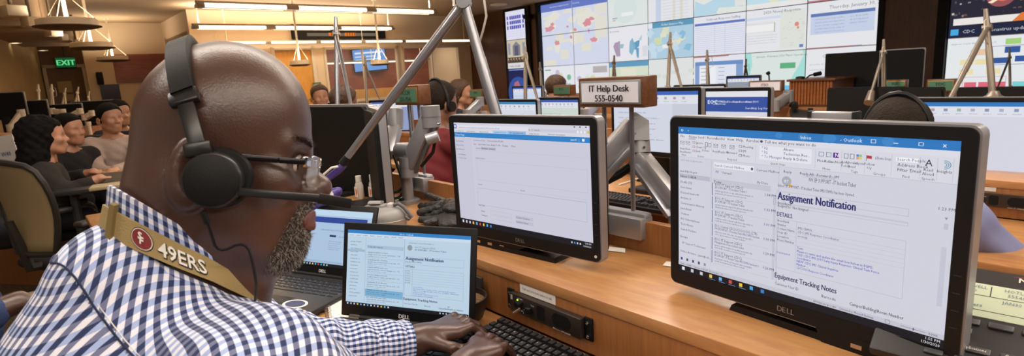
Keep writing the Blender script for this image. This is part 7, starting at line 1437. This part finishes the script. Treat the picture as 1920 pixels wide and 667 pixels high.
# ---- yoke seam: follow the boundary between yoke and back panel
M_THREAD = mat('seam_thread', '1a2344', 0.8)
sp_ = []
for t_ in np.linspace(-0.15, 0.17, 40):
    p = NB + tr * t_ + tf * (-0.106 + 0.28 * abs(t_)) + ZV * 0.3
    for _ in range(60):
        dd_ = float(shirt_d(p[None])[0])
        if dd_ < 0.0004: break
        p = p - ZV * max(dd_ * 0.7, 0.0004)
    sp_.append(p + ZV * 0.0004)
MB().tube(sp_, 0.0011, 5).build('yoke_seam', M_THREAD, man, world=True)
MB().tube([q + tf * 0.0035 + ZV * 0.001 for q in sp_], 0.0005, 5).build('yoke_stitching', M_PAPER, man, world=True)
# ---- ribbons round the neck: collar band and lanyard
def ring_pt(q, rx, ry, dz, back=0.0):
    """loop round the neck: q = 0 front, rises at the back"""
    return NB + tf * (0.016 + rx * math.cos(q)) + tr * (-ry * math.sin(q)) + ZV * (dz - 0.066 * math.cos(q) - 0.006 * abs(math.cos(q)))
def ribbon(qs, f0, f1, th):
    """strip between two loops with a thickness; returns verts, faces, uv"""
    v = []; uv = []; u = 0; last = None
    for q in qs:
        a_, b_ = f0(q), f1(q)
        if last is not None: u += np.linalg.norm((a_ + b_) / 2 - last)
        last = (a_ + b_) / 2; out = nrm((a_ + b_) / 2 - (NB + ZV * ((a_ + b_)[2] / 2 - NB[2]))) * th
        v += [a_, b_, b_ - out, a_ - out]; uv += [(u, 0), (u, np.linalg.norm(b_ - a_)), (u, 0), (u, 0)]
    f = []; n = len(qs)
    for i in range(n - 1):
        o = i * 4
        for k in range(4): f.append((o + k, o + (k + 1) % 4, o + 4 + (k + 1) % 4, o + 4 + k))
    f += [(0, 3, 2, 1), (n * 4 - 4, n * 4 - 3, n * 4 - 2, n * 4 - 1)]
    return np.array(v), f, np.array(uv)
qs = np.linspace(0.12, 2 * math.pi - 0.12, 72)
cin = lambda q: ring_pt(q, 0.062, 0.066, 0.086)
cmid = lambda q: ring_pt(q, 0.068, 0.074, 0.060)
v_, f_, u_ = ribbon(qs, cin, cmid, 0.003); mb = MB(); mb.add(v_, f_); lu = np.array([u_[i] for q in f_ for i in q]); col = mb.build('collar', M_GING, man, world=True, smooth=60, uv=lu); recalc(col)
cout = lambda q: ring_pt(q, 0.092, 0.102, 0.006)
v_, f_, u_ = ribbon(qs, lambda q: ring_pt(q, 0.075, 0.082, 0.034), cout, 0.003); mb = MB(); mb.add(v_, f_); lu = np.array([u_[i] for q in f_ for i in q]); recalc(mb.build('collar_fall', M_GING, man, world=True, smooth=60, uv=lu))
M_LAN = mat('lanyard_tan', 'a08a5c', 0.75, bump=(700, 0.3)); lan = thing('lanyard', 'tan lanyard with a red oval badge and white lettering round the man\'s neck', 'lanyard', MW(NB))
l0 = lambda q: ring_pt(q, 0.0695, 0.0755, 0.066); l1 = lambda q: ring_pt(q, 0.078, 0.0855, 0.040)
v_, f_, u_ = ribbon(qs, l0, l1, 0.0022); mb = MB(); mb.add(v_, f_); recalc(mb.build('strap', M_LAN, lan, world=True, smooth=60))
def on_lan(s_, t_, lift):
    """point on the strap: s_ = loop angle, t_ = 0 top edge .. 1 lower edge"""
    a_, b_ = l0(s_), l1(s_); p = a_ + (b_ - a_) * t_; n = nrm(np.cross(b_ - a_, l0(s_ + 0.01) - l0(s_ - 0.01))); c = NB + ZV * (p[2] - NB[2]); n = n if n @ (p - c) > 0 else -n; return p + n * lift
RR = 0.1; WID = np.linalg.norm(l1(4.0) - l0(4.0))
def lan_print(mb, V2, f, s0, t0, sc, lift, mi=0):
    """flat x,y print laid along the strap; x runs towards the chest"""
    P = [on_lan(s0 + x * sc / RR, t0 - y * sc / WID, lift) for x, y in V2]; mb.add(P, f, mi)
ov = [(1.25 * math.cos(k * 2 * math.pi / 28), math.sin(k * 2 * math.pi / 28)) for k in range(28)]
for nm, sc, lift, m_ in (('badge_rim', 0.0112, 0.0006, M_BLACK), ('badge_ring', 0.0104, 0.0009, M_PAPER), ('badge', 0.0096, 0.0012, mat('badge_red', '7a1c22', 0.6))):
    mb = MB(); lan_print(mb, ov, [tuple(range(28))], 3.95, 0.5, sc, lift); mb.build(nm, m_, lan, world=True, smooth=0)
mb = MB()
for st, dx, dy in (('S', -0.42, -0.05), ('F', -0.2, -0.55)):
    V2, f, wd = text_geo(st, 0.04, 0, 2); lan_print(mb, [(x * 1.25 + dx - 0.1, y * 1.15 + dy) for x, y in V2], f, 3.95, 0.5, 0.0085, 0.0016)
mb.build('badge_letters', M_PAPER, lan, world=True, smooth=0)
V2, f, wd = text_geo('49ERS', 0.05, 0, 2)
mb = MB(); lan_print(mb, [(x + 0.02, y - 0.03) for x, y in V2], f, 4.14, 0.80, 0.0205, 0.0009); mb.build('lettering_shadow', mat('lanyard_print_black', '1c1814', 0.7), lan, world=True, smooth=0)
V2, f, wd = text_geo('49ERS', 0.015, 0, 2)
mb = MB(); lan_print(mb, V2, f, 4.14, 0.80, 0.0205, 0.0014); mb.build('lettering', M_PAPER, lan, world=True, smooth=0)
mb = MB(); bq = 3.52
for k in range(2): pass
v_, f_, u_ = ribbon(np.linspace(3.46, 3.56, 6), lambda q: on_lan(q, -0.25, 0.004), lambda q: on_lan(q, 1.3, 0.004), 0.006); mb.add(v_, f_); recalc(mb.build('buckle', mat('buckle_tan', '7a663c', 0.6), lan, world=True, smooth=40))
# ---- cuff of the far arm
v = nrm(WLh - ELB_L); ce = CUFL + v * 0.004; mb = MB(); s1 = nrm(np.cross(v, ZV)); s2 = np.cross(s1, v); n = 36; vv = []; uu = []
for x, r_ in ((-0.075, 0.0495), (-0.03, 0.049), (0.0, 0.047), (0.0, 0.044), (-0.06, 0.044)):
    for k in range(n): th = 2 * math.pi * k / n; vv.append(ce + v * x + r_ * (math.cos(th) * s1 + 0.92 * math.sin(th) * s2)); uu.append((th * 0.048, x))
ff = [(i * n + k, i * n + (k + 1) % n, (i + 1) * n + (k + 1) % n, (i + 1) * n + k) for i in range(4) for k in range(n)]
lu = []
for q in ff:
    us = [list(uu[i]) for i in q]
    if max(x[0] for x in us) - min(x[0] for x in us) > 0.15:
        for x in us: x[0] += 0.3016 if x[0] < 0.1 else 0
    lu += us
mb.add(vv, ff); recalc(mb.build('cuff', M_GING, man, world=True, smooth=50, uv=lu))
# ---- trousers, so that he sits on his chair
kn = {s: PEL + tr * s * 0.13 + tf * 0.44 - ZV * 0.02 for s in (-1, 1)}; an = {s: np.array([kn[s][0], kn[s][1], 0.1]) for s in (-1, 1)}; _q = np.array([PEL, *kn.values(), *an.values()])
organic('trousers', lambda p: union([s_cap(p, PEL + tr * s * 0.09, kn[s], 0.115, 0.08) for s in (-1, 1)] + [s_cap(p, kn[s], an[s], 0.078, 0.055) for s in (-1, 1)] + [s_ell(p, PEL, (0.19, 0.19, 0.13))], 0.03), _q.min(0) - 0.22, _q.max(0) + 0.22, 0.015, mat('trousers_dark', '23222a', 0.8), man)
for s in (-1, 1): MB().rbox(-0.05, -0.045, 0, 0.22, 0.045, 0.09, 0.03, 3, M=MW((an[s][0], an[s][1], 0), math.atan2(tf[1], tf[0]))).build('shoe', M_BLACK, man, world=True)
chair('office chair under the man in the gingham shirt', MW((PEL[0], PEL[1], 0), math.atan2(tf[1], tf[0]) - math.pi / 2), M_MESH, 0.30)
# ---- beard: thin shell with grizzled stubble
def beard_region(q):
    b = s_ell(q, (0.085, 0, -0.078), (0.055, 0.056, 0.040))
    st = s_box(q, (0.104, 0, -0.0345), (0.03, 0.034, 0.0065), 0.004)
    side = s_box(q, (0.095, 0, -0.052), (0.035, 0.06, 0.03), 0.01); side = np.maximum(side, 0.026 - np.abs(q[:, 1]))
    r = smin(smin(b, st, 0.006), side, 0.006); r = smax(r, 0.103 + (0.035 + q[:, 2]) * 0.62 - q[:, 0], 0.01)
    return np.maximum(r, -s_ell(q, (0.118, 0, -0.049), (0.024, 0.030, 0.0145)))
def beard_d(p):
    q = hq(p); n_ = 0.0011 * np.sin(q[:, 0] * 620 + q[:, 1] * 300) * np.sin(q[:, 2] * 560 + q[:, 1] * 480)
    return smax(head_d(q, False) - 0.0026 + n_, beard_region(q), 0.004)
M_BEARD = mat('beard_dark', '4a3b34', 0.8, bump=(600, 0.8, 4), var=(260, 0.5))
Vb, Qb = surf(beard_d, hw(0.07, 0, -0.06) - 0.1, hw(0.07, 0, -0.06) + 0.1, 0.0027, 1); mb = MB(); mb.add(Vb, Qb.tolist()); bo = mb.build('beard', M_BEARD, man, world=True, smooth=180)
rng = np.random.default_rng(3); cB = Vb[Qb].mean(axis=1); nB = np.cross(Vb[Qb[:, 2]] - Vb[Qb[:, 0]], Vb[Qb[:, 3]] - Vb[Qb[:, 1]]); nB /= np.linalg.norm(nB, axis=1)[:, None] + 1e-12
out = (head_d(hq(cB), False) > 0.0008) & (s_ell(hq(cB), (0.118, 0, -0.047), (0.03, 0.034, 0.0165)) > 0)
ids = np.where(out)[0]; ids = rng.choice(ids, 11000); mb = MB(); vs = []; fs = []; mi = []
for k, i in enumerate(ids):
    c0_ = cB[i] + rng.normal(0, 0.0012, 3); dr_ = nrm(nB[i] * 0.45 - A[2] * 0.7 + rng.normal(0, 0.45, 3)); L_ = rng.uniform(0.003, 0.0065); sd_ = nrm(np.cross(dr_, rng.normal(0, 1, 3))) * 0.00013
    m1 = c0_ + dr_ * L_ * 0.6; e_ = m1 + nrm(dr_ + rng.normal(0, 0.6, 3) - A[2] * 0.3) * L_ * 0.5; o = len(vs); vs += [c0_ - sd_, c0_ + sd_, m1 + sd_, m1 - sd_, e_]; fs += [(o, o + 1, o + 2, o + 3), (o + 3, o + 2, o + 4)]; g_ = 0 if rng.random() < 0.42 else 1; mi += [g_, g_]
mb.add(vs, fs); mb.mi = mi; so = mb.build('beard_hair', [mat('beard_grey', 'b5aca2', 0.6), mat('beard_black', '241b18', 0.6)], bo, world=True, smooth=0); so['kind'] = 'stuff'
M_LIPS = mat('lips', '6a4039', 0.35, bump=(500, 0.1))
organic('lips', lambda p: smax(head_d(hq(p), False) - 0.0026, s_ell(hq(p), (0.118, 0, -0.0485), (0.022, 0.026, 0.0125)), 0.002), hw(0.11, 0, -0.049) - 0.05, hw(0.11, 0, -0.049) + 0.05, 0.0018, M_LIPS, man)
# eyebrow and eye
mb = MB(); vs = []; fs = []
for s in (-1, 1):
    for k in range(260):
        u_ = rng.uniform(0, 1); q = np.array([0.1145 - 0.022 * u_ ** 1.6, s * (0.012 + 0.04 * u_), 0.0375 + 0.006 * math.sin(u_ * 2.6) + rng.normal(0, 0.0022)]); c0_ = hw(*q); dr_ = nrm(A[1] * s * 1.0 + A[2] * 0.3 + A[0] * 0.2 + rng.normal(0, 0.3, 3)); sd_ = nrm(np.cross(dr_, A[0])) * 0.0003; o = len(vs); e_ = c0_ + dr_ * rng.uniform(0.005, 0.009); vs += [c0_ - sd_, c0_ + sd_, e_]; fs += [(o, o + 1, o + 2)]
mb.add(vs, fs); mb.build('eyebrows', mat('brow_black', '1a1311', 0.7), man, world=True, smooth=0)['kind'] = 'stuff'
for s in (-1, 1):
    e = MB().sphere((0.0885, s * 0.034, 0.0155), 0.0125, 20).build('eye', mat('eye_white', 'c9beb2', 0.2), man); e.data.transform(Matrix.Identity(4))
    V_ = np.array([v.co[:] for v in e.data.vertices]); W_ = np.array([hw(*x) for x in V_]); iv = np.linalg.inv(np.array(wmat(man))); W_ = W_ @ iv[:3, :3].T + iv[:3, 3]; e.data.vertices.foreach_set('co', W_.ravel()); e.data.update()
    ir = MB(); ir.tube([hw(0.0985, s * 0.034, 0.0148), hw(0.1012, s * 0.034, 0.0146)], [0.0058, 0.005], 16); ir.build('iris', mat('iris_dark', '1d120c', 0.15), e, world=False); io = e.children[0]
    V_ = np.array([v.co[:] for v in io.data.vertices]) @ iv[:3, :3].T + iv[:3, 3]; io.data.vertices.foreach_set('co', V_.ravel()); io.data.update()
    MB().tube([hw(0.097 + 0.004 * math.sin(x * math.pi), s * (0.019 + 0.03 * x), 0.0215 + 0.0035 * math.sin(x * math.pi) - 0.002 * x) for x in np.linspace(0, 1, 8)], 0.0032, 6).build('eyelid', M_SKIN_D, man, world=True)
# ---- glasses
gl = thing('eyeglasses', 'black-armed rimless eyeglasses on the bald man\'s nose', 'glasses', MW(hw(0.12, 0, 0.01)))
M_LENS = mat('lens_glass', 'd8dde2', 0.03, alpha=0.22, spec=0.9)
for s in (-1, 1):
    o_ = rrect(0.05, 0.034, 0.012, 6); n = len(o_)
    c_ = lambda x, z, d: hw(0.1265 - 0.010 * abs(x / 0.05 + 0.5) ** 2 - d + z * 0.08, s * (0.010 + (x + 0.025)), 0.008 + z)
    vv = [c_(x, z, 0) for x, z in o_] + [c_(x, z, 0.002) for x, z in o_]
    mb = MB(); mb.add(vv, [tuple(range(n)), tuple(range(2 * n - 1, n - 1, -1))] + [(i, i + n, (i + 1) % n + n, (i + 1) % n) for i in range(n)]); recalc(mb.build('lens', M_LENS, gl, world=True, smooth=30))
    MB().tube([c_(x, z, 0.001) for x, z in o_[:n // 2 + 1]], 0.0009, 6).build('lens_rim', M_CHROME, gl, world=True)
    h0 = hw(0.116, s * 0.06, 0.018); ys = 0.079
    MB().bar(hw(0.118, s * 0.058, 0.018), hw(0.108, s * 0.066, 0.018), 0.003, 0.012, up=A[2], r=0.001).build('hinge', M_CHROME, gl, world=True)
    P = [hw(0.112, s * 0.066, 0.018), hw(0.08, s * 0.073, 0.018), hw(0.03, s * 0.080, 0.019), hw(0.0, s * 0.083, 0.018), hw(-0.03, s * 0.082, 0.0)]
    mb = MB()
    for a_, b_ in zip(P[:-1], P[1:]): mb.bar(a_, b_, 0.0028, 0.0066, up=A[2], r=0.0009)
    mb.build('temple', M_GLOSSB, gl, world=True)
MB().tube([hw(0.1255, -0.011, 0.016), hw(0.1285, 0, 0.018), hw(0.1255, 0.011, 0.016)], 0.0013, 6).build('bridge', M_CHROME, gl, world=True)
# ---- headset
hs = thing('headset', 'black call-centre headset with boom microphone on the bald man', 'headset', MW(hw(0, -0.09, 0)))
M_HS = mat('headset_rubber', '0a0a0b', 0.55, bump=(900, 0.08), spec=0.3); M_HSB = mat('headset_gloss', '1e1e20', 0.3)
bc = np.array([-0.013, 0, 0.035]); bu = nrm([-0.40, 0, 0.92])
def band(t_, off=0.0): return bc + bu * (0.114 + off) * math.sin(t_) + np.array([0, -1.0, 0]) * (0.0905 + off) * math.cos(t_)
mb = MB(); T_ = np.linspace(0.42, math.pi - 0.42, 40); nx = np.cross(bu, [0, -1.0, 0]); vv = []
for t_ in T_:
    wd_ = 0.0145; c_ = band(t_); n_ = nrm(band(t_, 0.01) - c_)
    for dx, dn_ in ((-wd_, 0.0), (-wd_ * 0.85, 0.008), (wd_ * 0.85, 0.008), (wd_, 0.0), (wd_ * 0.85, -0.004), (-wd_ * 0.85, -0.004)): vv.append(hw(*(c_ + nx * dx + n_ * dn_)))
n = len(T_); ff = [(i * 6 + k, i * 6 + (k + 1) % 6, (i + 1) * 6 + (k + 1) % 6, (i + 1) * 6 + k) for i in range(n - 1) for k in range(6)] + [(0, 1, 2, 3, 4, 5), tuple((n - 1) * 6 + k for k in range(5, -1, -1))]
mb.add(vv, ff); recalc(mb.build('headband', M_HS, hs, world=True, smooth=50))
for s in (-1, 1):
    e0 = band(0.40 if s < 0 else math.pi - 0.40); cc = np.array([0.012, s * 0.098, -0.006]); y_ = s
    MB().bar(hw(*band(0.44 if s < 0 else math.pi - 0.44)), hw(*band(0.30 if s < 0 else math.pi - 0.30, 0.004)), 0.010, 0.029, up=hw(*nx) - HEAD, r=0.002).build('slider_block', M_HSB, hs, world=True)
    pA = band(0.36 if s < 0 else math.pi - 0.36, 0.003); pB = np.array([-0.006, s * 0.102, 0.024])
    MB().bar(hw(*pA), hw(*pB), 0.004, 0.016, up=hw(*nx) - HEAD, r=0.001).build('slider', M_HSB, hs, world=True)
    MB().bar(hw(*(pB + [-0.002, 0, 0.006])), hw(*(pB + [0.002, 0, -0.008])), 0.012, 0.026, up=A[0], r=0.003).build('yoke', M_HSB, hs, world=True)
    ay = A[1] * s; base = hw(cc[0] + 0.006, s * 0.083, cc[2] + 0.003); cf = np.column_stack([A[0], A[2], ay]); M4 = np.eye(4); M4[:3, :3] = cf; M4[:3, 3] = base
    MB().lathe([(0.016, 0.0), (0.0305, 0.002), (0.0315, 0.008), (0.029, 0.013), (0.016, 0.013)], 36, M=M4).build('ear_cushion', M_HS, hs, world=True)
    M4 = M4.copy(); M4[:3, 3] = hw(cc[0], s * 0.094, cc[2])
    MB().lathe([(0.016, 0.0), (0.0285, 0.001), (0.0295, 0.006), (0.028, 0.013), (0.0258, 0.0145)], 36, M=M4).build('cup_ring', mat('cup_grey', '3a3a3e', 0.25, 0.5), hs, world=True)
    MB().lathe([(0.0262, 0.0115), (0.0258, 0.0160), (0.0235, 0.0172), (0.0, 0.0172)], 36, M=M4).build('cup_cap', M_HS, hs, world=True)
b0_ = hw(0.042, -0.106, -0.016); b1_ = atd(600, 372, 0.585); b2_ = atd(632, 377, 0.60); b3_ = atd(657, 382, 0.612)
MB().bar(b0_, b1_, 0.004, 0.0085, up=A[2], r=0.0012).build('boom', M_HSB, hs, world=True)
MB().bar(b1_ - (b3_ - b1_) * 0.05, b3_, 0.007, 0.0112, up=A[2], r=0.002).build('microphone', M_HS, hs, world=True)
P = [hw(0.004, -0.104, -0.037), hw(0.012, -0.100, -0.055), hw(0.018, -0.085, -0.08), atd(462, 450, 0.60), atd(476, 500, 0.60), atd(482, 548, 0.60), atd(470, 600, 0.57), atd(455, 690, 0.54)]
for _ in range(2): P = [P[0]] + [q for i in range(len(P) - 1) for q in (P[i] * 0.75 + P[i + 1] * 0.25, P[i] * 0.25 + P[i + 1] * 0.75)] + [P[-1]]
MB().tube(P, 0.0016, 6).build('cord', M_BLACK, hs, world=True); MB().tube(P[:5], 0.0032, 8).build('strain_relief', M_BLACK, hs, world=True)

bpy.data.scenes.remove(TMP)
